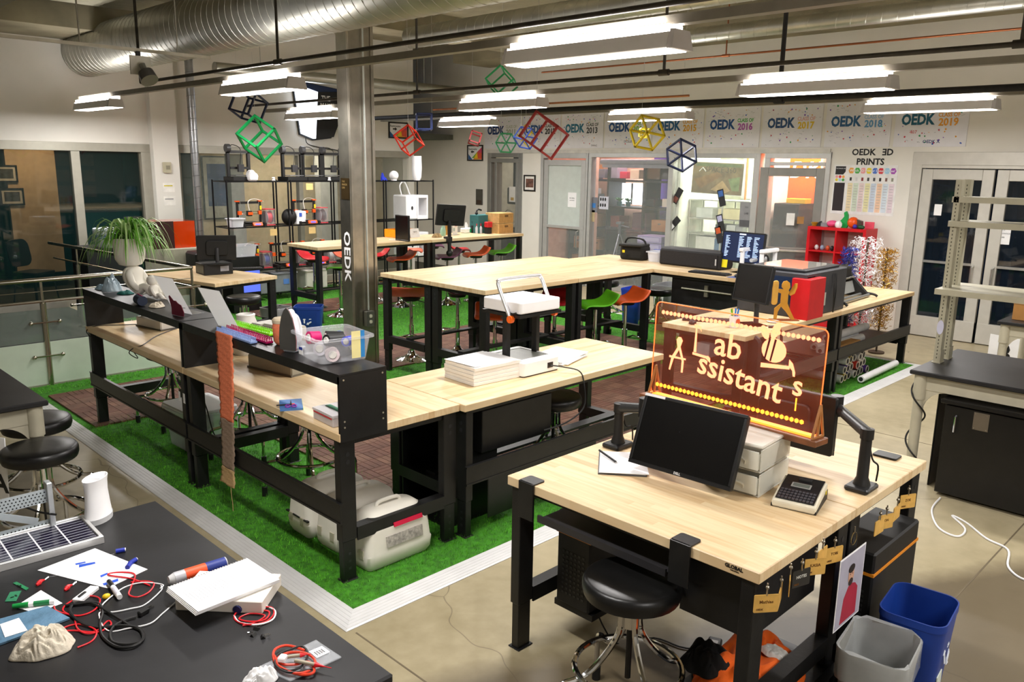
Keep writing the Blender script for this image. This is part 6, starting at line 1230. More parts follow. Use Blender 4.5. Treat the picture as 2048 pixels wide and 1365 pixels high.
def bprinter(label,x):
    t=T('black_printer',label,'3D printer',(x,11.62,1.826),0,'black 3D printers on the top shelf')
    MB().b2((-.17,-.16,0),(.17,.16,.06)).build('base',BLACKP,t,bev=.004)
    for s in (-1,1): MB().b2((s*.16-.02,-.02,.06),(s*.16+.02,.03,.42)).build('upright',BLACKP,t)
    MB().b2((-.18,-.02,.40),(.18,.03,.44)).build('top_beam',BLACKP,t); MB().b2((-.14,-.03,.17),(.14,.0,.205)).build('cross_beam',BLACKP,t); MB().b2((-.04,-.08,.13),(.05,-.03,.24)).build('print_head',DARKG,t,bev=.004); MB().b2((-.12,-.14,.075),(.12,.12,.085)).build('print_bed',M('#5a5a5c',.4),t)
    MB().tube(smooth_pts([(0,-.05,.24),(.04,0,.46),(-.08,.02,.52),(-.15,.02,.44)],4),.006,5).build('cable_loop',BLACKP,t,True)
    MB().cyl((-.19,.0,.47),(-.13,.0,.47),.06,16).build('spool',M('#3a3a3c',.4),t,True)
for x,lab in ((5.86,'black printer at the rack end beside the white geometric head'),(6.75,'black printer above the yellow tagged printer'),(7.10,'black printer in the middle of the top shelf row'),(7.46,'black printer with green cable on the top shelf'),(7.82,'black printer half hidden behind the steel column')): bprinter(lab,x)
t=T('geometric_head','white faceted geometric head on the top rack shelf','ornament',(5.98,11.46,1.826)); MB().prism([(-.07,0),(.07,0),(.085,.09),(.03,.13),(.0,.17),(-.06,.14),(-.08,.06)],-.06,.06,WL.to_4x4()).build('head',WHITEP,t,bev=.02)
for x,lab in ((6.32,'tiny white print on the top shelf beside the head'),(7.30,'tiny white and pink print on the top shelf')): thing1('small_print',lab,'ornament',MB().lathe([(.02,0),(.03,.01),(.015,.03),(.025,.045),(.02,.055),(0,.056)],10),WHITEP,(x,11.44,1.826),0,True)
t=tub('white plastic tub on the middle rack shelf',(5.70,11.5,1.155),0,.22,.18,.13,.85)
t=T('white_bag','white paper bag leaning on the middle rack shelf','bag',(6.78,11.5,1.155),.3); MB().prism([(-.1,0),(.09,0),(.11,.2),(-.07,.22)],-.04,.04,WL.to_4x4()).build('bag',WHITEP,t,bev=.01); MB().b2((-.06,-.045,.12),(.0,-.043,.18)).build('blue_print',M('#3a62c8',.5),t)
t=T('black_backpack','black bag slumped on the middle rack shelf','bag',(6.58,11.48,1.155)); MB().ball((0,0,.12),(.12,.10,.13),14,10).build('bag',BLACKP,t,True)
for x,z in ((6.25,1.06),(6.92,1.06),(6.90,1.74),(5.78,.44)): thing1('wooden_plaque',{6.25:'small wooden plaque below the middle rack shelf at the duct end',6.92:'small wooden plaque under the shelf with the white bag',6.90:'small wooden plaque under the top rack shelf',5.78:'small wooden plaque on the lower rack behind the black stand'}[x],'tag',MB().b2((-.06,-.004,-.05),(.06,.0,.05)),M('#d8b878',.6),(x,11.385,z),0,False,0,'wooden rack tags')
# right rack contents
t=T('white_vase','tall white slightly tapered vase on the rack top','vase',(9.16,11.55,1.826)); MB().lathe([(.055,0),(.08,.05),(.09,.2),(.085,.36),(.084,.42),(.075,.42),(.07,.2),(0,.05)],24).build('vase',WHITEP,t,True)
t=T('round_print','white round pig-like printed ball on the rack top','ornament',(8.62,11.5,1.826)); MB().ball((0,0,.085),.08,16,12).build('ball',WHITEP,t,True); MB().cyl((0,0,0),(0,0,.02),.05,12).build('base',WHITEP,t)
thing1('blue_print','royal blue small print on the rack top beside the column','ornament',MB().prism([(-.05,0),(.06,0),(.03,.05),(.0,.06),(-.03,.13),(-.05,.05)],-.02,.02,WL.to_4x4()),M('#2438c8',.4),(8.38,11.46,1.826))
for z,lab in ((1.155,'white cube-shaped printer on the rack middle shelf near the corridor'),(.66,'white cube-shaped printer on the lower shelf behind the monitor')):
    t=T('white_printer',lab,'3D printer',(9.03,11.6,z if z>1 else .506),0,'white 3D printers'); hh=.42
    MB().b2((-.22,-.2,0),(.02,.2,hh)).build('side_body',WHITEP,t,bev=.02); MB().b2((.021,-.2,0),(.05,-.0,hh)).b2((.23,-.2,0),(.26,.2,hh)).b2((.05,-.2,hh-.05),(.23,.2,hh)).b2((.05,-.2,0),(.23,.2,.06)).b2((.05,.17,.06),(.23,.2,hh-.05)).build('front_frame',WHITEP,t,bev=.006); MB().b2((.06,.10,.07),(.22,.12,hh-.06)).build('inner_panel',M('#cfd0dc',.5),t)
    MB().prism(el(-.10,.2,.022,.035,12),.2,.203,WL.to_4x4()).build('logo_mark',DARKG,t); MB().tube(smooth_pts([(-.1,.1,hh),(-.12,.12,hh+.16),(.0,.14,hh+.22),(.1,.12,hh)],4),.012,6).build('tube_loop',WHITEP,t,True)
MB().b2((0,0,0),(.001,.001,.001))
for x,z,c,lab in ((5.95,.125,'#8d9298','grey storage tote under the printer rack'),(6.45,.125,'#8a8f96','grey storage tote beside the counter leg'),(7.0,.125,'#dcd8d0','white cardboard box with rainbow band under the rack')):
    t=T('storage_tote',lab,'box',(x,11.6,z),0,'boxes on the bottom rack shelf'); MB().prism(rrect(.40,.36,.03),0,.28).build('body',M(c,.5),t,bev=.008); MB().prism(rrect(.42,.38,.03),.281,.30).build('lid',M(c,.45),t); MB().b2((-.05,-.184,.12),(.05,-.181,.2)).build('label',M('#5a8ad8' if x<6.8 else '#e08a1c',.5),t)
# ================================================================ COUNTER ITEMS
def on(px,py,z): return at(px,py,z)
p=on(800,474,HT); t=T('yellow_bin','orange yellow plastic bin with white place card on the counter','bin',(p.x,p.y,HT),.1); YB=M('#f09a14',.4)
MB().b2((-.17,-.12,0),(.17,.12,.006)).b2((-.19,-.135,.006),(-.182,.135,.12)).b2((.182,-.135,.006),(.19,.135,.12)).b2((-.182,-.135,.006),(.182,-.127,.12)).b2((-.182,.127,.006),(.182,.135,.12)).build('bin_shell',YB,t)
for x,lab in ((-.02,.0),(.10,0)): MB().lathe([(.05,.0),(.03,.18),(.012,.19),(0,.19)],12,(x,.02,.006)).build('grey_cone',M('#8a8a90',.5),t,True)
t=T('place_card','white tent card with two printed lines before the yellow bin','card',(p.x+.13,p.y-.19,HT),.15); MB().box((0,0,.065),(.2,.003,.135),rx=-.25).build('front',PAPER,t); MB().box((0,.04,.06),(.2,.003,.13),rx=.35).build('back',PAPER,t)
txt('PARTS',.03,BLACKP,t,(0,-.012,.08),(math.radians(76),0,0)); txt('PICKUP',.03,BLACKP,t,(0,-.006,.045),(math.radians(76),0,0))
monitor('black monitor seen from behind on a pole at the counter edge',(8.22,9.27,1.21),(-1,.12,.06),(0,-.12,1),.50,.31)
t=T('monitor_pole','black clamp pole holding the monitor at the counter edge','pole',(7.93,9.24,.80)); MB().cyl((0,0,0),(0,0,.5),.028,12).build('pole',BLACKP,t,True); MB().b2((-.03,-.03,.18),(.03,.1,.26)).build('clamp',BLACKP,t); MB().ball((0,0,.02),.05,10,8).build('cable_knot',BLACKP,t,True)
monitor('black monitor edge beside the steel column at the counter',(7.02,9.35,1.05),(0,-1,0),(0,0,1),.30,.36)
def bottle(label,px,py,prof,col,capcol,name='bottle',capz=None):
    p=on(px,py,HT); t=T(name,label,'bottle',(p.x,p.y,HT)); MB().lathe(prof,14).build('body',M(col,.3),t,True); z=prof[-1][1]; MB().lathe([(.012,z),(.014,z+.03),(.006,z+.045),(0,z+.046)],10).build('cap',M(capcol,.4),t,True); return t
b=bottle('pale green spray bottle on the counter',886,472,[(.035,0),(.042,.01),(.045,.08),(.03,.12),(.014,.15),(.012,.16)],'#9fc8b0','#2a5a6a','spray_bottle'); MB().b2((-.05,-.008,.18),(.01,.008,.2)).build('trigger',M('#2a5a6a',.4),b)
bottle('gold brown bottle with black top beside the sign holder',894,470,[(.022,0),(.025,.01),(.025,.15),(.015,.17)],'#b8863c','#1a1a1a')
p=on(910,470,HT); t=T('sign_stand','white printed page in an upright holder on the counter','sign holder',(p.x,p.y,HT),.5); MB().b2((-.11,-.002,.005),(.11,.002,.29)).build('page',M('#e3e0da',.6),t); MB().b2((-.11,-.05,0),(.11,.05,.006)).build('foot',glass('#dfe8e8',.3),t); MB().b2((-.0,-.004,.13),(.08,-.0025,.18)).build('print_block',M('#c9807a',.6),t); MB().b2((-.08,-.004,.2),(.06,-.0025,.21)).build('print_line',M('#8a8a8a',.6),t); MB().b2((-.08,-.004,.06),(-.02,-.0025,.11)).build('print_block',M('#9ab0a8',.6),t)
p=on(934,466,HT); t=T('tissue_pack','green and white tissue pack with a tissue sticking out','tissues',(p.x,p.y,HT),.1); MB().b2((-.11,-.06,0),(.11,.06,.08)).build('pack',M('#dfe6e0',.5),t,bev=.015); MB().b2((.0,-.0615,.01),(.105,-.0605,.075)).build('green_label',M('#1f8a55',.5),t); MB().prism([(-.05,.07),(.01,.07),(.02,.12),(-.01,.17),(-.045,.17)],-.004,.004,WL.to_4x4()).build('tissue',PAPER,t)
p=on(947,466,HT); t=T('pen_cup','black mesh pen cup with coloured pens on the counter','cup',(p.x,p.y,HT)); MB().lathe([(.04,0),(.045,.12),(.042,.12),(.037,.005),(0,.005)],16).build('cup',BLACKP,t,True)
for k,c in enumerate(('#c8283c','#d85a7a','#2a2a2a','#7a3a3a')): MB().cyl((.012*math.cos(k*1.6),.012*math.sin(k*1.6),.01),(.035*math.cos(k*1.6),.035*math.sin(k*1.6),.19),.005,6).build('pen',M(c,.4),t,True)
for k,px in enumerate((954,961)): bottle(('white glue bottle with red cap at the pen cup','white glue bottle with red cap against the teal box')[k],px,467,[(.025,0),(.028,.01),(.028,.09),(.012,.12)],'#c9cfd8','#c81e28','glue_bottle')
p=on(966,466,HT); t=T('teal_box','teal box standing on the counter with black headset on top','box',(p.x,p.y+.05,HT),.05); MB().b2((-.16,-.10,0),(.16,.10,.29)).build('carton',M('#2f6a6c',.6),t,bev=.003)
t=T('headset','black small headset lying on the teal box','headset',(p.x-.05,p.y+.04,HT+.291)); MB().tube(smooth_pts([(-.06,0,.02),(-.05,0,.07),(0,.01,.085),(.05,0,.07)],3),.014,8).build('band',BLACKP,t,True); MB().ball((-.06,0,.025),.025,10,8).build('earpad',BLACKP,t,True)
p=on(1008,466,HT)
for k in range(2):
    t=T('drawer_box',('lower','upper')[k]+' plywood drawer box stacked at the counter end','box',(p.x-.05,p.y+.06,HT+k*.165+(.0)),.05,'plywood drawer boxes'); MB().b2((-.17,-.15,0),(.17,.15,.16)).build('carcass',PLY,t,bev=.002); MB().b2((-.165,-.155,.01),(.165,-.1505,.15)).build('drawer_front',M('#b98a4e',.5,0,.15,30),t); MB().b2((-.04,-.158,.10),(.04,-.1555,.13)).build('finger_pull',M('#6a4a24',.6),t)
t=T('red_clamp','red and black small clamp tool beside the drawer boxes','tool',(p.x-.33,p.y+.03,HT)); MB().b2((-.05,-.04,0),(.05,.04,.10)).build('base',BLACKP,t,bev=.006); MB().b2((-.05,-.045,.101),(.06,.045,.19)).build('red_head',M('#c01e24',.4),t,bev=.01)
cable('counter_cable','white cable lying on the counter before the yellow bin',[(7.1,9.6,HT+.006),(7.15,9.45,HT+.006),(7.3,9.36,HT+.006),(7.4,9.33,HT+.006)],.006,WHITEP)
crumple('fabric_scrap','small heap of yellow and grey scraps under the counter monitor','scraps',(7.95,9.55,HT),.09,.07,.06,7.7,M('#a58a5c',.8,0,.5,20))
# ================================================================ LOW DESK AND LEFT CORNER
ZD=.80
p=at(433,548,ZD); t=T('mini_computer','small black computer box on the low desk','computer',(p.x,p.y+.05,ZD),math.radians(-6)); MB().b2((-.17,-.15,0),(.17,.15,.13)).build('case',BLACKP,t,bev=.005); MB().b2((.02,-.1515,.04),(.12,-.1505,.1)).build('label',M('#8d8d92',.5),t); MB().b2((-.1715,-.13,.02),(-.1705,.13,.11)).build('port_panel',M('#4a5048',.4,.4),t)
monitor('black monitor standing on the small computer seen from behind',(p.x+.22,p.y-.08,ZD+.165),(-.93,.36,.02),(.0,-.1,1),.44,.29,stand=1,floor_z=ZD+.131)
p=at(495,540,ZD); t=T('keyboard','black keyboard on the low desk','keyboard',(p.x,p.y+.05,ZD),math.radians(-22)); MB().b2((-.2,-.065,0),(.2,.065,.018)).build('tray',BLACKP,t,bev=.004)
for i in range(12):
    for j in range(4): MB().b2((-.185+i*.031,-.055+j*.028,.018),(-.159+i*.031,-.031+j*.028,.023)).build('key',M('#2a2a2c',.5),t)
t=T('laser_machine','beige grey laser machine box with orange lid beside the white column','machine',(4.95,11.55,0)); MB().b2((-.45,-.35,.05),(.45,.35,.92)).build('body',M('#a9a592',.5),t,bev=.01)
t2=T('orange_enclosure','dark framed orange acrylic enclosure on the machine','enclosure',(4.70,11.52,.921)); OA=glass('#f04a0c',.72,.1)
MB().b2((-.3,-.25,0),(.28,-.243,.36)).b2((.273,-.243,0),(.28,.25,.36)).b2((-.3,-.25,.36),(.28,.25,.366)).build('orange_panel',OA,t2); MB().b2((-.31,-.26,0),(-.02,-.2505,.37)).b2((-.3,.251,0),(.28,.26,.36)).build('dark_panel',M('#3a1410',.4),t2)
MB().b2((.3,-.1,0),(.42,.02,.05)).b2((.36,-.06,.05),(.39,-.03,.12)).build('black_fixture',BLACKP,t2)
t=T('cabinet_stand','dark cabinet below the white bucket beyond the railing','cabinet',(3.85,11.6,0)); MB().b2((-.3,-.3,0),(.3,.3,.97)).build('body',M('#15181a',.6),t)
t=T('white_bucket','translucent white bucket with blue band beyond the railing','bucket',(3.88,11.45,.971)); MB().lathe([(.15,0),(.16,.01),(.175,.11),(.178,.115),(.18,.24),(.175,.25),(0,.252)],24).build('shell',M('#d3dbe0',.35,0,.05,alpha=.85),t,True); MB().lathe([(.176,.12),(.18,.12),(.181,.17),(.177,.17)],24).build('blue_band',M('#6a84a8',.4),t,True)
t=T('black_case','black hard tool case behind the low desk','case',at(392,545,.75)); t.location.z=.0; t.location=(4.93,10.9,0); MB().b2((-.2,-.18,.35),(.16,.18,.90)).build('shell',BLACKP,t,bev=.03); MB().b2((-.18,-.16,0),(.14,.16,.35)).build('stand',DARKG,t); MB().b2((-.21,-.19,.66),(.17,.19,.69)).build('rib',BLACKP,t)
t=tub('clear acrylic box on the black printer by the rack end',(5.42,10.85,.80),0,.4,.3,.16,.3,'acrylic_box'); t2=T('black_stand','black stand below the clear acrylic box','stand',(5.42,10.85,0)); MB().b2((-.21,-.16,0),(.21,.16,.799)).build('body',BLACKP,t2); MB().b2((-.05,-.17,.3),(.2,-.1605,.6)).build('blue_lit_panel',M('#5a6fe0',.4,0,0,emit=.7),t2)
p=at(597,588,.34); bin_('black waste bin with clear liner before the low desk',(5.12,8.6,ZG),.30,.30,.36,BLACKP,.3,M('#d0d0d0',.2,0,.1,alpha=.4),False).location=(4.90,8.95,ZG)
bin_('blue recycling bin with white arrows beside the counter leg',(5.14,8.60,ZG),.34,.28,.40,BLUEB,math.radians(-40))
thing1('yellow_strip','bright yellow floor strip under the low desk','strip',MB().b2((-.4,-.035,0),(.4,.035,.012)),M('#f0d418',.5),(4.55,8.75,ZG+.015),math.radians(-30))
# meeting room behind the glass
for (x,z,w,h) in ((3.62,1.86,.34,.27),(3.68,1.50,.34,.27)):
    t=frame_pic('framed_print',('upper','lower')[z<1.7]+' dark framed print on the lit meeting room wall',(x,14.99,z),WL,w,h,M('#d8cdb4',.6),'picture'); MB().b2((-w/2+.06,-h/2+.06,.008),(w/2-.06,h/2-.06,.010)).build('image',M('#4a453a',.7,0,.6,16),t)
def mchair(label,loc,rz):
    t=T('meeting_chair',label,'chair',loc,rz,'dark meeting chairs'); MB().prism(rrect(.42,.42,.06),.44,.49).build('seat',BLACKP,t,bev=.01); MB().prism(rrect(.42,.40,.12),-.015,.015,Matrix.Translation((0,.22,.75))@Euler((math.radians(80),0,0)).to_matrix().to_4x4()).build('backrest',BLACKP,t,bev=.008)
    for sx in (-1,1):
        for sy in (-1,1): MB().tube([(sx*.17,sy*.16,.44),(sx*.22,sy*.2,0)],.012,6).build('leg',M('#4a4a48',.4,.6),t,True)
mchair('dark mesh chair nearest the glass in the meeting room',(3.45,13.35,0),.6); mchair('dark mesh chair behind the meeting room table',(2.5,14.35,0),-.4)
t=T('meeting_table','dark table in the dim meeting room','table',(2.45,13.55,0)); MB().prism(rrect(1.2,.8,.05),.70,.73).build('tabletop',M('#3a3428',.5),t); MB().cyl((0,0,0),(0,0,.70),.05,12).build('pedestal',DARKG,t)
t=T('teal_storage_unit','teal dark storage units in the dim room behind glass','cabinet',(5.3,15.6,0)); MB().b2((-.5,-.2,0),(.5,.2,1.25)).build('body',M('#1f5a60',.6,0,.3,3),t); MB().b2((-1.0,-.25,1.26),(.6,.25,1.34)).build('worktop',M('#8a8064',.6),t)
t=T('dark_shelf_unit','dark shelf unit above the teal storage in the dim room','shelf',(5.1,15.9,1.345)); MB().b2((-.8,-.15,0),(.6,.15,.9)).build('body',M('#1a1512',.7,0,.6,4),t); 
for k in range(3): MB().b2((-.75,-.17,.1+k*.27),(.1,-.151,.3+k*.27)).build('shelf_bay',M('#4a2f24',.6,0,.6,8),t)
t=frame_pic('hall_frame','tall black framed poster on the beige hallway wall',(7.35,15.38,1.6),WL,.7,1.2,M('#b8b4a4',.6,0,.2),'picture'); MB().b2((-.25,-.35,.008),(.25,.45,.01)).build('image',M('#3a4a70',.6,0,.4,3),t)
# ================================================================ RIGHT BENCHES
t=T('desktop_laser','dark grey desktop laser cutter with clear lid on the bench','machine',(7.28,3.52,HB)); LG=M('#3a3b40',.5,0,.15)
MB().b2((-.42,-.33,0),(.42,.33,.40)).build('cabinet_body',LG,t,bev=.008); MB().b2((-.36,-.28,.4005),(.36,.28,.425)).build('lid_frame',M('#2a2a2e',.4),t,bev=.006); MB().b2((-.32,-.24,.4255),(.32,.24,.432)).build('lid_window',glass('#c9c4bc',.5),t); MB().b2((-.10,-.3315,.08),(-.0,-.3305,.2)).build('label',M('#bfc2b8',.5),t)
MB().b2((-.425,-.25,.12),(-.4205,.25,.36)).build('blue_display',M('#1f2f4c',.25),t); 
for k in range(2): MB().tube(smooth_pts([(.12+.05*k,-.335,.36),(.10+.04*k,-.36,.2),(.14,-.35,.0)],4),.006,5).build('cable',BLACKP,t,True)
p=at(1598,640,HB); t=T('red_box','glossy red cardboard box before the laser cutter','box',(6.98,3.21,HB),0); MB().b2((-.17,-.08,0),(.14,.09,.36)).build('carton',M('#c8121c',.45),t,bev=.003); MB().b2((-.1,-.02,.361),(.05,.03,.37)).build('wood_strip',PLY,t)
t=T('wooden_warrior','laser cut wooden warrior figure with shield on the bench','figurine',at(1562,641,HB),rot=fr((.75,-.66,0),(0,0,1))); t.scale=(1.25,1.25,1.25); WD=M('#c98f2c',.5,0,.15)
P=[(-.055,.0),(-.035,.0),(-.03,.06),(-.01,.10),(.03,.06),(.075,.0),(.10,.0),(.06,.07),(.035,.12),(.035,.19),(.065,.20),(.08,.235),(.078,.26),(.095,.262),(.095,.235),(.08,.19),(.05,.175),(.035,.215),(.045,.235),(.04,.265),(.02,.28),(-.005,.275),(-.015,.255),(-.015,.235),(.0,.22),(-.055,.225),(-.055,.205),(-.015,.19),(-.015,.12),(-.055,.085)]
MB().prism(P,-.004,.004).build('body',WD,t); MB().prism([(x-.075,y+.20) for x,y in rrect(.05,.17,.02)],.005,.013,Matrix.Rotation(.25,4,'Y')).build('shield',M('#d8a54a',.5,0,.1),t,bev=.003); MB().b2((-.08,-.0,-.03),(.12,.006,.03)).build('base',M('#8a4a24',.5),t)
t=T('vinyl_cutter','black vinyl cutter with steel rollers at the bench end','machine',(8.22,3.5,HB),math.radians(3)); t.scale=(1.15,1.15,1.2); 
MB().b2((-.36,.0,.14),(.36,.16,.26)).build('top_housing',BLACKP,t,bev=.02,seg=2)
for s in (-1,1): MB().prism([(-.16,0),(.16,0),(.16,.25),(.06,.27),(-.02,.16),(-.16,.03)],-.02,.02,Matrix.Translation((s*.36,0,0))@Matrix(((0,0,1,0),(1,0,0,0),(0,1,0,0),(0,0,0,1)))).build('end_plate',BLACKP,t,bev=.004)
MB().box((0,-.03,.085),(.68,.006,.10),rx=-.35).build('platen',M('#a9aaa6',.4,.4),t); MB().cyl((-.34,-.02,.165),(.34,-.02,.165),.009,10).build('cutter_rail',CHROME,t,True); MB().b2((-.05,-.06,.14),(.03,.0,.19)).build('carriage',BLACKP,t)
for y in (-.10,-.17): MB().cyl((-.36,y,.02),(.36,y,.02),.014,12).build('roller',M('#9a9c9a',.3,.7),t,True)
for s in (-1,1): MB().tube(smooth_pts([(s*.36,-.08,.03),(s*.36,-.2,.03),(s*.37,-.24,.012)],3),.012,6).build('support_arm',BLACKP,t,True)
# tinsel tree
def tinsel(label,loc,h,r,mat,seed,base='#4a3a2a'):
    t=T('tinsel_tree',label,'ornament',loc); rg=random.Random(seed); mb=MB()
    for k in range(1300):
        z=h*.25+h*.75*rg.random(); a=rg.uniform(0,6.28); rr=r*(1-.35*abs(z/h-.6))*rg.uniform(.2,1); mb.box((rr*math.cos(a),rr*math.sin(a),z),(.045,.006,.002),rg.uniform(0,6.28),rx=rg.uniform(-1.5,1.5),ry=rg.uniform(-1,1))
    tag(mb.build('tinsel',mat,t),kind='stuff'); MB().cyl((0,0,0),(0,0,h),.012,8).build('stem',M(base,.6),t,True); MB().cyl((0,0,0),(0,0,.02),.09,16).build('foot',M(base,.6),t); return t
SIL=M('#f0f0f3',.3,.3,.1); GLD=M('#c89a3c',.25,.7,.15); BLU=M('#2c3f9c',.3,.5,.1)
tinsel('silver tinsel tree beyond the vinyl cutter',(9.6,atX(1733,515,9.6).y,0),1.36,.22,SIL,1); tinsel('gold tinsel tree beside the silver one',(9.75,atX(1773,520,9.75).y,0),1.24,.14,GLD,2); tinsel('small blue tinsel tree beside the red shelf',(9.45,atX(1698,520,9.45).y,0),1.24,.12,BLU,3)
# vinyl rolls on shelf and floor
cols=['#d8d8d4','#b8b4ac','#2a2a30','#c8a51c','#c83a2a','#8a8c90','#2f3a6a','#e3e0d8','#5a3a8a','#d0cec8']; k=0
for row in range(3):
    for i in range(7-row):
        c=cols[(i*3+row*5)%10]; x=7.95+i*.105+row*.05; z=.335+row*.086 if False else ZG+.05+row*.085
        t=T('vinyl_roll','%s vinyl roll in the '%{'#d8d8d4':'white','#b8b4ac':'light grey','#2a2a30':'black','#c8a51c':'yellow','#c83a2a':'red','#8a8c90':'grey','#2f3a6a':'navy','#e3e0d8':'off-white','#5a3a8a':'violet','#d0cec8':'pale'}[c]+('bottom row','middle row','top row')[row]+' of the heap under the cutter bench','roll',(x,3.24+.01*(i%3),z),0,'vinyl rolls under the bench'); MB().cyl((0,0,0),(0,.6,0),.042,16).build('roll_sheet',M(c,.4),t,True); MB().cyl((0,-.002,0),(0,.0,0),.026,14).build('core_hole',M('#2a2622',.8),t); MB().tube([(.036*math.cos(a),-.003,.036*math.sin(a)) for a in [i_*.5236 for i_ in range(12)]],.004,4,True).build('core_ring',M('#d8d0c0',.7),t)
for k,(y,z,lab) in enumerate(((3.40,.36,'white paper roll on the bench lower shelf nearest the edge'),(3.52,.36,'white paper roll deeper on the bench lower shelf'),(3.46,.44,'white paper roll lying atop the two shelf rolls'))): t=T('paper_roll',lab,'roll',(7.75+.25*k*.5,y,z),0,'paper rolls on the shelf'); MB().cyl((0,0,0),(1.0,0,0),.042,14).build('roll_sheet',M('#dcdcdc',.6),t,True); MB().cyl((-.001,0,0),(.0,0,0),.02,10).build('core_hole',DARKG,t)
t=T('vinyl_box','brown cardboard box marked vinyl on the lower shelf','box',(8.0,3.28,.325)); MB().b2((-.2,-.05,0),(.3,.05,.10)).build('carton',M('#a57a44',.7),t); txt('VINYL',.07,M('#5a3a18',.7),t,(.05,-.051,.055),(math.pi/2,0,0),bold=.02)
t=T('paper_roll','long white roll lying on the turf before the cutter bench','roll',(8.12,3.115,ZG+.045),.03); MB().cyl((0,0,0),(1.0,.0,0),.035,16).build('roll_sheet',WHITEP,t,True); MB().cyl((-.002,0,0),(.0,0,0),.022,12).build('core_hole',DARKG,t)
# desk with cup and monitor
monitor('black monitor turned away on the bench beside the laser cutter',(6.36,3.62,1.0),(-.45,-.87,.05),(.25,.1,1),.5,.32,stand=1,floor_z=HB)
p=at(1468,655,HB); t=T('pen_mug','white mug with orange badge holding markers on the bench','mug',(p.x,p.y,HB)); MB().lathe([(.04,0),(.043,.004),(.043,.10),(.039,.10),(.038,.01),(0,.01)],20).build('mug',WHITEP,t,True); MB().prism(el(0,.055,.022,.025,14),.0435,.045,Matrix.Rotation(math.radians(-20),4,'Z')@WL.to_4x4()).build('orange_badge',M('#d8582a',.5),t)
for k,(c,a) in enumerate((('#5ab41c',2.6),('#2f7ad0',-.4),('#2f7ad0',.4),('#e0a51c',1.4))): MB().cyl((.01*math.cos(a),.01*math.sin(a),.012),(.035*math.cos(a),.035*math.sin(a),.155),.007,8).build('marker',M(c,.4),t,True)
p=at(1412,643,HB); t=T('keyboard','black keyboard on the bench beside the mug','keyboard',(p.x+.02,p.y,HB),math.radians(-60)); MB().b2((-.21,-.065,0),(.21,.065,.02)).build('tray',BLACKP,t,bev=.004)
for i in range(13):
    for j in range(4): MB().b2((-.2+i*.031,-.057+j*.029,.02),(-.174+i*.031,-.032+j*.029,.025)).build('key',M('#262628',.5),t)
t=T('computer_mouse','black mouse on the bench corner beside the keyboard','mouse',at(1385,648,HB),.5); MB().ball((0,0,.012),(.055,.033,.024),14,8).build('shell',BLACKP,t,True)
t=T('white_dish','small white oval dish on the bench before the wooden warrior','dish',at(1546,645,HB)); MB().lathe([(.03,0),(.05,.004),(.055,.012),(.05,.014),(0,.008)],18).build('dish',WHITEP,t,True)
cable('monitor_cable','thick black cable hanging from the bench edge behind the sign',[(6.25,3.2,HB+.01),(6.3,3.13,HB),(6.32,3.11,HB-.12),(6.25,3.12,HB-.25),(6.15,3.2,HB-.3)],.012,BLACKP)
t=T('office_chair','dark office chair tucked under the bench behind the sign','chair',(6.15,3.28,0)); MB().prism(rrect(.46,.44,.08),.42,.49).build('seat',BLACKP,t,bev=.02); MB().prism(rrect(.42,.36,.08),-.025,.025,Matrix.Translation((-.22,-.02,.60))@Matrix.Rotation(math.radians(90),4,'Y')).build('backrest',BLACKP,t,bev=.015); MB().cyl((0,0,.1),(0,0,.42),.03,10).build('gas_lift',DARKG,t,True)
for k in range(5): MB().tube([(0,0,.1),(.27*math.cos(k*1.257),.27*math.sin(k*1.257),.06)],.018,6).build('base_leg',BLACKP,t,True); MB().ball((.27*math.cos(k*1.257),.27*math.sin(k*1.257),.03),.03,8,6).build('caster',BLACKP,t,True)
# ================================================================ SPEAKER TABLE
t=T('speaker','long black cylindrical-back speaker lying on the tall table','speaker',(7.95,5.02,HT)); prof=[(-.13,0),(.13,0),(.15,.05),(.12,.16),(.05,.20),(-.08,.20),(-.13,.17)]
MB().prism(prof,-.40,.40,Matrix(((1,0,0,0),(0,0,1,0),(0,1,0,0),(0,0,0,1)))).build('cabinet',M('#141214',.6,0,.2),t,bev=.02,seg=2); MB().b2((-.1345,-.36,.02),(-.1305,.36,.165)).build('grille',M('#1c1a1c',.7,0,.3,60),t); MB().b2((-.137,-.35,.05),(-.1346,-.335,.12)).build('badge',M('#c9c9c9',.4),t)
t=T('camera_bag','black camera bag with yellow tag on the tall table','bag',(7.98,5.88,HT),.2); MB().prism(rrect(.24,.32,.06),0,.17).build('bag_body',M('#161512',.8,0,.2,20,.2),t,bev=.03,seg=2); MB().box((-.03,0,.175),(.26,.30,.03)).build('flap',M('#1a1916',.8),t,bev=.012); MB().b2((-.165,.06,.09),(-.155,.09,.12)).build('yellow_tag',M('#e8c81c',.5),t); MB().tube(smooth_pts([(0,-.15,.12),(0,-.1,.24),(0,.1,.25),(0,.15,.12)],4),.012,6).build('strap',BLACKP,t,True)
SC1=M('#0c1426',.3,0,0,emit=.5,ecol='#1a2a50'); mm=monitor('black monitor showing lines of code on the tall table',(7.86,4.66,1.135),(-.12,-.99,0),(.1,0,1),.54,.33,stand=1,screen=SC1,floor_z=HT)
CT=M('#aac0ee',.5,0,0,emit=.9,ecol='#a8c0f0'); rg=random.Random(3)
for cx in (-.22,-.05,.05,.14):
    mb=MB()
    for k in range(17): mb.b2((cx,.06+k*.0135,-.0008),(cx+rg.uniform(.02,.065),.066+k*.0135,.0))
    tag(mb.build('code_text',CT,mm),kind='stuff')
MB().b2((-.25,-.065,.002),(-.16,.02,.004)).build('sticky_note',M('#f0e01c',.6),mm); MB().b2((-.05,.298,-.0008),(.03,.31,.0)).build('title_bar',M('#dfe8ff',.5,0,0,emit=1),mm)
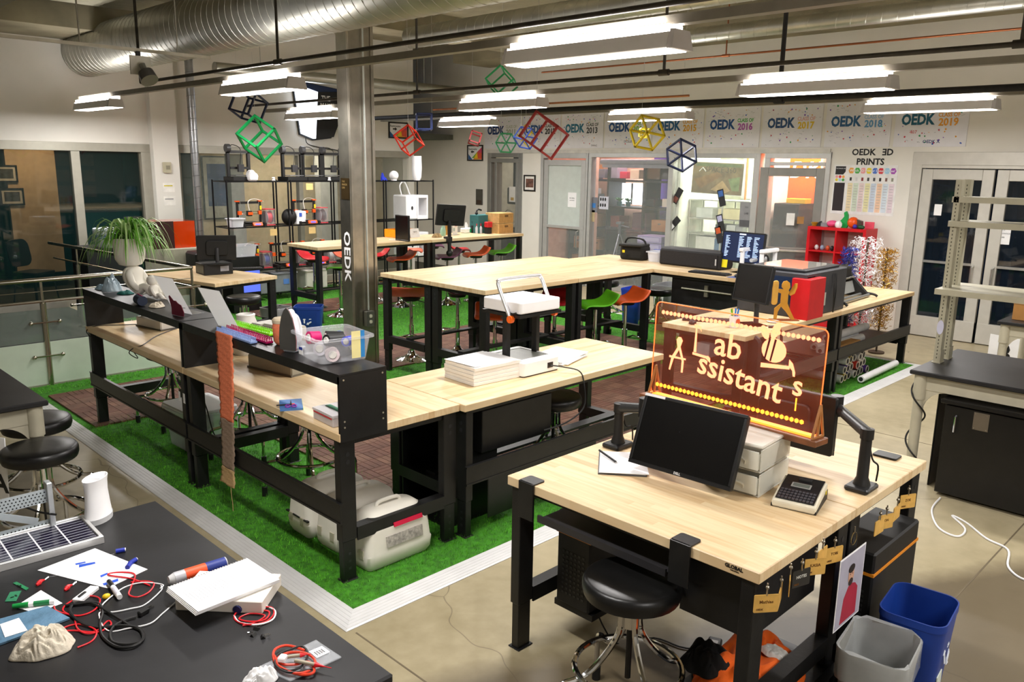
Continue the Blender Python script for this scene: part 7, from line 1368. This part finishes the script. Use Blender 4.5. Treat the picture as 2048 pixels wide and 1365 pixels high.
t=T('keyboard','black keyboard on the tall table before the speaker','keyboard',(7.50,4.55,HT),math.radians(93)); MB().b2((-.22,-.07,0),(.22,.07,.018)).build('tray',BLACKP,t,bev=.004)
for i in range(13):
    for j in range(4): MB().b2((-.2+i*.031,-.057+j*.029,.018),(-.174+i*.031,-.032+j*.029,.023)).build('key',M('#262628',.5),t)
t=T('computer_mouse','black mouse on a blue pad on the tall table','mouse',(7.49,4.22,HT+.004),.3); MB().ball((0,0,.012),(.05,.03,.022),14,8).build('shell',BLACKP,t,True); thing1('mouse_pad','blue and orange mouse pad on the tall table','pad',MB().b2((-.11,-.09,0),(.11,.09,.004)),M('#4a5a8c',.7,0,.4,8),(7.51,4.20,HT))
t=T('frame_machine','white open frame desktop machine at the tall table end','machine',(7.86,4.20,HT)); 
for x in (-.14,.14):
    for y in (-.11,.11): MB().b2((x-.018,y-.018,0),(x+.018,y+.018,.26)).build('frame_post',WHITEP,t,bev=.004)
MB().b2((-.17,-.14,0),(.17,.14,.02)).build('base_plate',WHITEP,t); MB().b2((-.17,-.14,.24),(.17,-.09,.28)).b2((-.17,.09,.24),(.17,.14,.28)).build('top_beam',WHITEP,t,bev=.008); MB().cyl((-.15,0,.16),(.15,0,.16),.02,10).build('roller',M('#b8bcc0',.4),t,True); MB().tube(arc((0,-.08,.15),.06,0,330,11,'xz'),.01,6,True).build('pulley',DARKG,t,True)
t=tub('small clear box of papers behind the speaker',(8.02,5.58,HT),.1,.22,.18,.12,.5,'clear_box')
# below the tall table
t=T('under_table_drawer','black steel drawer unit with clamp handle under the speaker table','cabinet',(7.78,4.55,.55)); MB().b2((-.3,-.45,.12),(.3,.45,.42)).build('body',BLACKM,t,bev=.004); MB().cyl((-.33,-.3,.3),(-.33,.3,.3),.012,8).build('bar_handle',M('#8d8a78',.35,.8),t,True); MB().b2((-.335,-.02,.24),(-.305,.02,.36)).build('clamp',M('#8d8a78',.4,.7),t)
t=T('shelf_unit_black','low black shelf unit with white labels under the speaker table','shelf',(8.0,4.6,ZG)); MB().b2((-.16,-.5,0),(.16,-.48,.5)).b2((-.16,.48,0),(.16,.5,.5)).b2((-.16,-.48,.24),(.16,.48,.26)).b2((-.16,-.48,.48),(.16,.48,.5)).b2((.14,-.48,0),(.16,.48,.24)).b2((.14,-.48,.26),(.16,.48,.48)).build('carcass',BLACKM,t)
for y,z,c in ((.2,.05,'#dcdcdc'),(-.1,.05,'#2f7ab0'),(.1,.3,'#dcdcdc'),(-.2,.3,'#8a7a6a')): MB().b2((-.12,y-.08,z-.05 if z<.1 else .261),(.1,y+.08,(z if z<.1 else .3)+.12)).build('stored_box',M(c,.6),t)
bin_('blue recycling bin behind the round stools',(9.0,6.6,0),.34,.3,.5,M('#1f40b8',.45),.1,None,False); bin_('grey tall waste bin with stop sign paper on it',(9.0,6.0,0),.45,.4,.62,M('#8d8f92',.5),.1,None,False)
p=Vector((8.745,6.03,.46)); t=T('stop_notice','white paper with red stop sign before the grey bin','notice',p,rot=fr((-.3,-.95,0),(.05,0,1))); MB().b2((-.09,-.1,0),(.09,.1,.002)).build('sheet',PAPER,t); MB().prism([(.055*math.cos(math.radians(22.5+45*k)),.055*math.sin(math.radians(22.5+45*k))) for k in range(8)],.002,.004).build('red_octagon',M('#d01c28',.5),t); txt('STOP',.035,WHITEP,t,(0,0,.0045),bold=.02)
for y,lab in ((5.55,'white board leaning beyond the round stool'),(5.2,'white wide board leaning behind the speaker table')): t=T('leaning_board',lab,'board',(8.75,y,0),.0); MB().box((0,0,.40),(.012,.4,.78),ry=.08).build('panel',M('#dce0e4',.6),t); MB().box((-.004,.2,.40),(.02,.02,.79),ry=.08).build('wood_edge',PLY,t)
# ================================================================ RED SHELF AND PRINTS
t=T('red_cube_shelf','glossy red cube shelf against the white wall','shelf',(XB-.20,4.70,0)); RS=M('#c8101c',.35)
W_,H_,D_=.40,1.36,.19
MB().b2((-D_,-W_,0),(D_,-W_+.04,H_)).b2((-D_,W_-.04,0),(D_,W_,H_)).b2((-D_,-W_+.04,H_-.04),(D_,W_-.04,H_)).b2((-D_,-W_+.04,0),(D_,W_-.04,.04)).build('outer_frame',RS,t,bev=.002)
MB().b2((-D_+.003,-.01,.041),(D_,.01,H_-.041)).build('divider',RS,t)
for z in (.36,.69,1.02): MB().b2((-D_+.004,-W_+.041,z),(D_-.002,-.0105,z+.018)).b2((-D_+.004,.0105,z),(D_-.002,W_-.041,z+.018)).build('shelf_board',RS,t)
def pr3(label,dy,mb,col,z=H_,dx=-.05): thing1('printed_object',label,'ornament',mb,M(col,.4),(XB-.20+dx,4.70+dy,z),0,True,0,'small prints on the red shelf')
pr3('green wavy cat-like print standing on the red shelf',-.03,MB().prism([(-.07,0),(.05,0),(.075,.04),(.06,.10),(.055,.17),(.03,.22),(.0,.20),(.01,.15),(-.02,.11),(-.07,.06)],-.02,.02,WB.to_4x4()),'#16a048')
pr3('orange spiky coral-like print on the red shelf',-.16,MB().ball((0,0,.075),.075,9,7),'#f05a14'); pr3('pink rounded print on the red shelf',.12,MB().ball((0,0,.045),(.07,.08,.045),10,7),'#f0568c'); pr3('white leaf print on the red shelf edge',.0,MB().ball((0,0,.04),(.04,.05,.055),7,5),'#f0f0f0',dx=-.13)
pr3('grey gear pile print on the red shelf',.22,MB().cyl((0,0,0),(0,0,.05),.06,9),'#8a8c90'); pr3('black angular print on the red shelf',.30,MB().prism([(-.04,0),(.04,0),(.02,.07),(-.01,.05)],-.02,.02,WB.to_4x4()),'#1a1a1e'); pr3('gold bowl print at the red shelf end',.37,MB().lathe([(.03,0),(.05,.05),(.045,.05),(0,.01)],12),'#a57a1c')
pr3('brown and white lattice print on the red shelf',-.24,MB().prism([(-.06,0),(.05,0),(.04,.1),(-.03,.12),(-.07,.06)],-.03,.03,WB.to_4x4()),'#4a3c34'); pr3('pink flat card print at the red shelf corner',-.34,MB().b2((-.01,-.06,0),(.01,.06,.09)),'#f0566c',dx=.05); pr3('dark green small print on the red shelf',-.30,MB().ball((0,0,.025),(.03,.05,.028),8,6),'#14502c',dx=-.12); pr3('violet small print on the red shelf',-.22,MB().ball((0,0,.03),(.025,.03,.03),8,6),'#3a2aa0',dx=-.13)
for k,(dy,c,lab) in enumerate(((.30,'#dcdcdc','white small print in the upper red cubby'),(.22,'#8a9ab0','grey blue small print in the upper red cubby'),(.14,'#c8502a','rust small print in the upper red cubby'),(.08,'#2a2a2a','black small print in the upper red cubby'))): pr3(lab,dy,MB().ball((0,0,.035),(.03,.03,.036),8,6),c,1.038,-.08)
# ================================================================ ROOMS BEHIND GLASS
def bx(name,label,cat,x,y,z,sx,sy,sz,col,group=None,rz=0): 
    t=T(name,label,cat,(x,y,z),rz,group); MB().b2((-sx/2,-sy/2,0),(sx/2,sy/2,sz)).build('carton' if 'box' in name else 'body',M(col,.6),t,bev=.004); return t
xs=XB+.98
t=T('lab_shelf','tall dark shelf unit along the lab room wall','shelf',(xs,9.15,0)); DK=M('#14141a',.6)
for y in (-1.35,-.45,.35,1.25): MB().b2((-.25,y-.02,0),(.25,y+.02,2.2)).build('side_panel',DK,t)
for z in (.12,.55,.98,1.38,1.85): MB().b2((-.25,-1.33,z),(.25,1.23,z+.03)).build('shelf_board',DK,t)
CB='#b07a44'
for k,(y,z,w,h) in enumerate(((10.1,1.88,.36,.26),(10.2,.58,.22,.22),(9.95,.58,.22,.22),(10.2,.15,.3,.3),(9.9,1.01,.3,.24),(8.35,1.01,.34,.2),(9.75,.58,.15,.2),(10.2,.15+.31,.01,.01))):
    if w<.05: continue
    t=bx('carton_box','brown cardboard carton on the lab shelf '+('top','lower bay beside the wall','lower bay second from the wall','bottom bay','desk level bay','right end bay','lower bay beside the tripod')[k],'box',xs-.05,y,z,.34,w,h,CB,'cartons on the lab shelf'); MB().b2((-.172,-.03,h*.6),(-.1705,.03,h*.72)).build('hand_hole',M('#2a1a10',.8),t)
for k,(y,z,w,h,c,lab) in enumerate(((9.75,1.88,.25,.16,'#8a8ca0','grey storage bin on the lab shelf top'),(9.45,1.88,.22,.2,'#a5a8bc','pale storage bin on the lab shelf top'),(9.2,1.88,.16,.12,'#d8305a','pink bin on the lab shelf top'),(8.95,1.88,.2,.16,'#e8dcc0','cream bin on the lab shelf top'),(8.55,1.88,.3,.24,'#5a4a34','brown wicker heap on the lab shelf top'),(8.25,1.41,.16,.14,'#e6e2d0','cream jar on the purple side shelf'),(8.6,1.41,.2,.12,'#1a1a1e','black tray on the lab shelf'),(9.35,1.0,.2,.2,'#8a4a44','rust pot on the lab desk shelf'),(8.8,.98,.3,.3,'#6a4a5a','mauve bundle on the lab shelf'),(9.0,.6,.4,.3,'#2a2420','dark equipment heap on the lower lab shelf'))): bx('lab_box',lab,'box',xs-.05,y,z+.03,.3,w,h,c,'boxes on the lab shelf')
t=T('grow_light','bright white lit panel on the lab shelf','light',(xs+.15,9.25,1.44)); MB().b2((0,-.42,0),(.02,.42,.38)).build('panel',M('#ffffff',.5,0,0,emit=3,ecol='#eef4ff'),t); MB().b2((-.002,-.02,0),(.022,.02,.38)).build('divider',DK,t)
for y,lab in ((9.35,'small green potted plant before the lit panel'),(9.15,'small leafy potted plant beside the other before the lit panel')):
    t=T('potted_plant',lab,'plant',(xs-.08,y,1.412),0,'plants on the lab shelf'); MB().lathe([(.04,0),(.055,.08),(.05,.08),(0,.07)],12).build('pot',M('#2f6a6a',.5),t,True)
    for k in range(9): a=k*.7; MB().prism([(0,-.012),(.06,-.025),(.12,0),(.06,.025),(0,.012)],0,.003,Matrix.Translation((0,0,.08))@Matrix.Rotation(a,4,'Z')@Matrix.Rotation(-.5-.1*(k%3),4,'Y')).build('leaf',M('#4f9a4a',.5),t)
for k,(y,h) in enumerate(((10.15,.36),(10.08,.34),(10.01,.35),(9.94,.3),(9.86,.2))): bx('binder',('white','grey','pale pink','white and black','dark')[k]+' binder standing on the lab shelf','binder',xs-.05,y,1.412,.26,.05,h,('#d8d0d0','#8a8088','#e0b8b0','#cfc8c8','#2a2a2e')[k],'binders on the lab shelf')
t=T('tripod','silver camera tripod standing behind the window','tripod',(XB+.42,8.95,0)); 
for k in range(3): MB().tube([(0,0,.98),(.34*math.cos(k*2.1+1),.34*math.sin(k*2.1+1),0)],.012,6).build('leg',M('#9a9ca5',.3,.7),t,True)
MB().cyl((0,0,.95),(0,0,1.12),.03,10).build('center_column',M('#6a6c74',.35,.6),t,True); MB().tube([(0,0,1.1),(-.05,-.25,1.08)],.012,6).build('pan_handle',M('#6a6c74',.4),t,True); MB().b2((-.05,-.05,1.12),(.05,.05,1.16)).build('head',M('#8a8c94',.4,.5),t)
for k in range(3): t=bx('lilac_bin','translucent lilac drawer bin in the stack behind the window, '+('bottom','middle','top')[k],'drawer bin',XB+.5,8.22,.60+k*.125,.4,.5,.115,'#a59ac8','stacked lilac bins'); MB().b2((-.204,-.2,.03),(-.2005,.2,.09)).build('front_panel',M('#c4bce0',.4),t)
t=T('lab_cart','wood topped cart carrying the lilac bins','cart',(XB+.5,8.25,0)); MB().b2((-.3,-.45,.55),(.3,.45,.598)).build('cart_top',M('#7a5a3a',.6),t)
for sx in (-1,1):
    for sy in (-1,1): MB().b2((sx*.26-.02,sy*.4-.02,0),(sx*.26+.02,sy*.4+.02,.55)).build('leg',DK,t)
bx('blue_tray','royal blue tray on the lab cart','tray',XB+.28,7.98,.598,.08,.2,.16,'#2438c8')
t=T('roller_blind','grey roller blind at the top of the lab window','blind',(XB+.17,8.5,2.2)); MB().cyl((0,-.72,0),(0,.72,0),.045,14).build('tube',M('#a5a5b0',.5),t,True); MB().b2((.0,-.7,-.10),(.004,.7,-.04)).build('fabric',M('#a5a5b0',.6),t)
for px,py,w,h,c,lab in ((1188,410,.16,.26,'#7a7c84','grey metal notice taped inside the lab window'),(1208,406,.2,.22,'#cfd0dc','printed sheet with rows of black icons on the lab window'),(1183,432,.15,.2,'#b8a884','tan sheet taped low on the lab window')):
    p=atX(px,py,XB+.045); t=T('window_sheet',lab,'notice',(XB+.044,p.y,p.z),rot=WB); MB().b2((-w/2,-h/2,0),(w/2,h/2,.003)).build('sheet',M(c,.6),t)
    if c=='#cfd0dc':
        for i in range(3):
            for j in range(2): MB().prism(el(-.07+.05*i,.06-.10*j,.018,.032,10),.003,.004).build('icon',BLACKP,t)
    if c=='#7a7c84': MB().b2((-.04,-.05,.003),(.04,.03,.005)).build('blue_logo',M('#3a7ac0',.5),t)
# white lab
xw=XB+.62
t=T('steel_bench_rack','light steel bench rack in the white lab room','rack',(xw,7.02,0)); LS=M('#b8b8b0',.4,.4)
for sx in (-1,1):
    for sy in (-.55,-.1,.5): MB().b2((sx*.2-.012,sy-.012,0),(sx*.2+.012,sy+.012,1.62)).build('post',LS,t)
for z in (.45,.78,1.05,1.30,1.60): MB().b2((-.22,-.57,z),(.22,.52,z+.02)).build('shelf_board',LS,t)
for y,z,w,h,c,lab in ((7.25,1.325,.3,.16,'#d8dcd8','white wire basket on the lab rack'),(6.75,1.325,.5,.16,'#e8dcb0','cream appliance on the lab rack'),(6.95,1.075,.16,.16,'#3a3a3c','black meter on the lab rack'),(6.75,1.075,.16,.16,'#dcdcdc','white meter on the lab rack'),(6.60,1.075,.12,.15,'#a5a5a8','grey meter on the lab rack'),(7.2,.805,.36,.22,'#e6e6dc','white hotplate unit on the lab rack'),(6.95,.805,.16,.2,'#3f6a94','blue box on the lab rack'),(6.6,.805,.2,.12,'#5a5a5a','grey tool tray on the lab rack'),(7.05,1.325+.16,.12,.01,'#ffffff','x')):
    if lab!='x': bx('lab_instrument',lab,'equipment',xw-.03,y,z,.34,w,h,c,'instruments on the steel rack')
for k in range(6):
    for j in range(2): thing1('parts_bin','small white parts bin in the wall grid of the white lab','bin',MB().b2((-.02,-.05,0),(.0,.05,.035)),M('#e3e4e2',.5),(XB+1.88,7.3+.12*j,1.35+.05*k),0,False,0,'white parts drawers')
t=T('campus_map','brown aerial map print hanging behind the window','poster',(XB+.30,6.98,1.98),rot=WB@Matrix.Rotation(-.03,3,'Z')); MB().b2((-.46,-.27,0),(.46,.27,.004)).build('sheet',PAPER,t); MB().b2((-.45,-.26,.004),(.45,.22,.006)).build('aerial_print',M('#7d6a4a',.7,0,.5,5),t)
for P,c in (([(-.1,-.2),(.1,-.05),(.25,-.2),(.15,-.25)],'#b89a6a'),([(.2,-.02),(.4,.02),(.4,-.2),(.28,-.2)],'#7a8a5a'),([(-.42,-.05),(0,.08),(.1,.03),(-.3,-.2)],'#8a6a44'),([(-.4,.16),(.42,.16),(.42,.21),(-.4,.21)],'#5f6a48')): MB().prism(P,.006,.007).build('map_patch',M(c,.7,0,.3,10),t)
txt('SPACE 360',.12,M('#4a4436',.6),t,(.05,.11,.0075)); MB().tube([(-.33,.08,.008),(-.27,.14,.008),(-.21,.08,.008)],.008,5).build('white_chevron',WHITEP,t)
for px,py,rz,c,lab in ((1355,392,-.5,'#7a4a40','black card with rust print at the map corner'),(1348,448,-.75,'#d8d8d8','black card with white print low on the window'),(1443,396,.28,'#3f6ab0','black card with blue print under the map'),(1441,446,.3,'#b8b8d8','black card with pale print low on the window'),(1438,470,.3,'#c85a2a','black card with orange print behind the code monitor')):
    p=atX(px,py,XB+.04); t=T('hanging_card',lab,'card',(XB+.042,p.y,p.z),rot=WB@Matrix.Rotation(rz,3,'Z'),group='black hanging cards'); MB().b2((-.055,-.13,0),(.055,.13,.003)).build('card',M('#2a2a2c',.6),t); MB().b2((-.04,-.11 if rz<0 else .02,.003),(.04,-.02 if rz<0 else .11,.004)).build('print',M(c,.6,0,.3,12),t)
t=T('copper_pipe','vertical copper pipe in the white lab room','pipe',(XB+1.6,7.2,1.3)); MB().cyl((0,0,0),(0,0,1.6),.018,10).build('pipe',M('#c07a4a',.4,.5),t,True)
t=T('concrete_pier','grey concrete pier in the white lab room','pier',(XB+1.4,7.38,0)); MB().b2((-.1,-.15,0),(.1,.16,2.94)).build('pier',M('#8f8f7c',.8),t)
t=T('switch_box','grey green electric switch box in the white lab room','switch box',(XB+1.0,6.12,1.52)); MB().b2((-.11,0,-.14),(.11,.06,.14)).build('box_body',M('#8aa59a',.5),t,bev=.006); MB().b2((-.13,.02,-.03),(-.111,.04,.03)).build('lever',BLACKP,t); MB().cyl((0,.03,.14),(0,.03,1.2),.012,8).build('conduit',M('#c4ccc4',.4),t)
p=atX(1492,430,XB+.03); t=T('room_sign','grey room sign plate on the window by the open door','sign',(XB+.04,p.y,p.z),rot=WB); MB().b2((-.11,-.19,0),(.11,.19,.006)).build('plate',M('#8d8d90',.5),t); txt('111',.04,BLACKP,t,(0,.11,.007)); txt('LAB',.04,BLACKP,t,(0,.02,.007)); MB().b2((-.1,-.18,.006),(.1,-.08,.007)).build('photo_strip',M('#5a5a5e',.6),t)
# orange room
t=T('black_machine','tall black machine cabinet in the orange room','machine',(XB+.58,5.8,0)); MB().b2((-.25,-.2,0),(.25,.2,1.62)).build('body',M('#17151a',.6),t,bev=.01); MB().b2((-.252,-.15,1.1),(-.2505,.15,1.5)).build('notice_panel',M('#0e0d10',.5),t)
t=T('orange_room_lettering','white slanted letters DK on the orange wall','lettering',(XB+.848,5.82,2.10),rot=WB); txt('DK',.34,WHITEP,t,(0,0,.003),bold=.02,shear=.25)
bx('yellow_case','yellow case on top of the black machine','case',XB+.55,5.72,1.621,.2,.3,.07,'#e8c41c')
t=T('foil_duct','crinkled silver foil duct hanging in the orange room','duct',(XB+.5,5.32,0)); 
MB().tube(smooth_pts([(0,0,2.6),(.02,.0,1.9),(.0,.02,1.3),(-.02,.0,.75)],6),[.085+.012*(i%2) for i in range(19)],12).build('tube',M('#c9c9c4',.2,.9,.2,30,.4),t,True); cloth('foil_heap',M('#c4c2bc',.2,.8,.2,20,.4),t,(-.1,.12,0),.16,.2,.66,3.9,n=18,f=8)
for px,py,w,h,c,lab in ((1592,438,.11,.17,'#e6e6e2','white paper notice on the open door glass'),(1612,440,.09,.1,'#a57a44','brown paper sign beside the white notice on the open door')):
    p=atX(px,py,XB-.05); t=T('door_sheet',lab,'notice',(p.x-.17,p.y,p.z),rot=Matrix.Rotation(math.radians(24),3,'Z')@WB); MB().b2((-w/2,-h/2,0),(w/2,h/2,.002)).build('sheet',M(c,.6),t)
# kitchenette
t=T('kitchen_counter','dark kitchenette cabinet with pale counter','cabinet',(XB+1.25,12.55,0)); MB().b2((-.28,-.6,0),(.33,.6,.84)).build('body',M('#1c1d1f',.6),t); MB().b2((-.3,-.62,.841),(.34,.62,.875)).build('counter_top',M('#b8b4a8',.5),t); MB().tube(smooth_pts([(.15,.1,.875),(.15,.1,1.1),(.0,.1,1.16),(-.1,.1,1.06)],4),.012,8).build('faucet',CHROME,t,True)
t=T('wall_cabinet','dark wall cabinet over the kitchenette counter','cabinet',(XB+1.42,12.2,1.45)); MB().b2((-.17,-.3,0),(.17,.28,.85)).build('body',M('#1d2022',.6),t,bev=.004)
t=T('towel_dispenser','black towel dispenser with white notice in the kitchenette','dispenser',(XB+.95,12.1,1.32)); MB().b2((-.1,-.14,0),(.1,.16,.34)).build('case',BLACKP,t,bev=.02); MB().b2((-.112,-.1,.05),(-.108,.08,.36)).build('notice',PAPER,t); MB().b2((-.114,-.06,.08),(-.1125,.03,.14)).build('print',M('#c8a02c',.6),t)
t=T('kettle','dark kettle on the kitchenette counter','kettle',(XB+1.1,12.75,.876)); MB().lathe([(.08,0),(.09,.05),(.06,.16),(.03,.19),(0,.2)],16).build('body',M('#2a2a2c',.3),t,True); MB().tube(arc((0,0,.16),.07,0,180,8,'yz'),.01,6).build('handle',BLACKP,t,True)
bx('white_pedal_bin','white pedal bin beside the kitchenette door','bin',XB+.5,11.4,0,.22,.26,.5,'#dcdcd4')
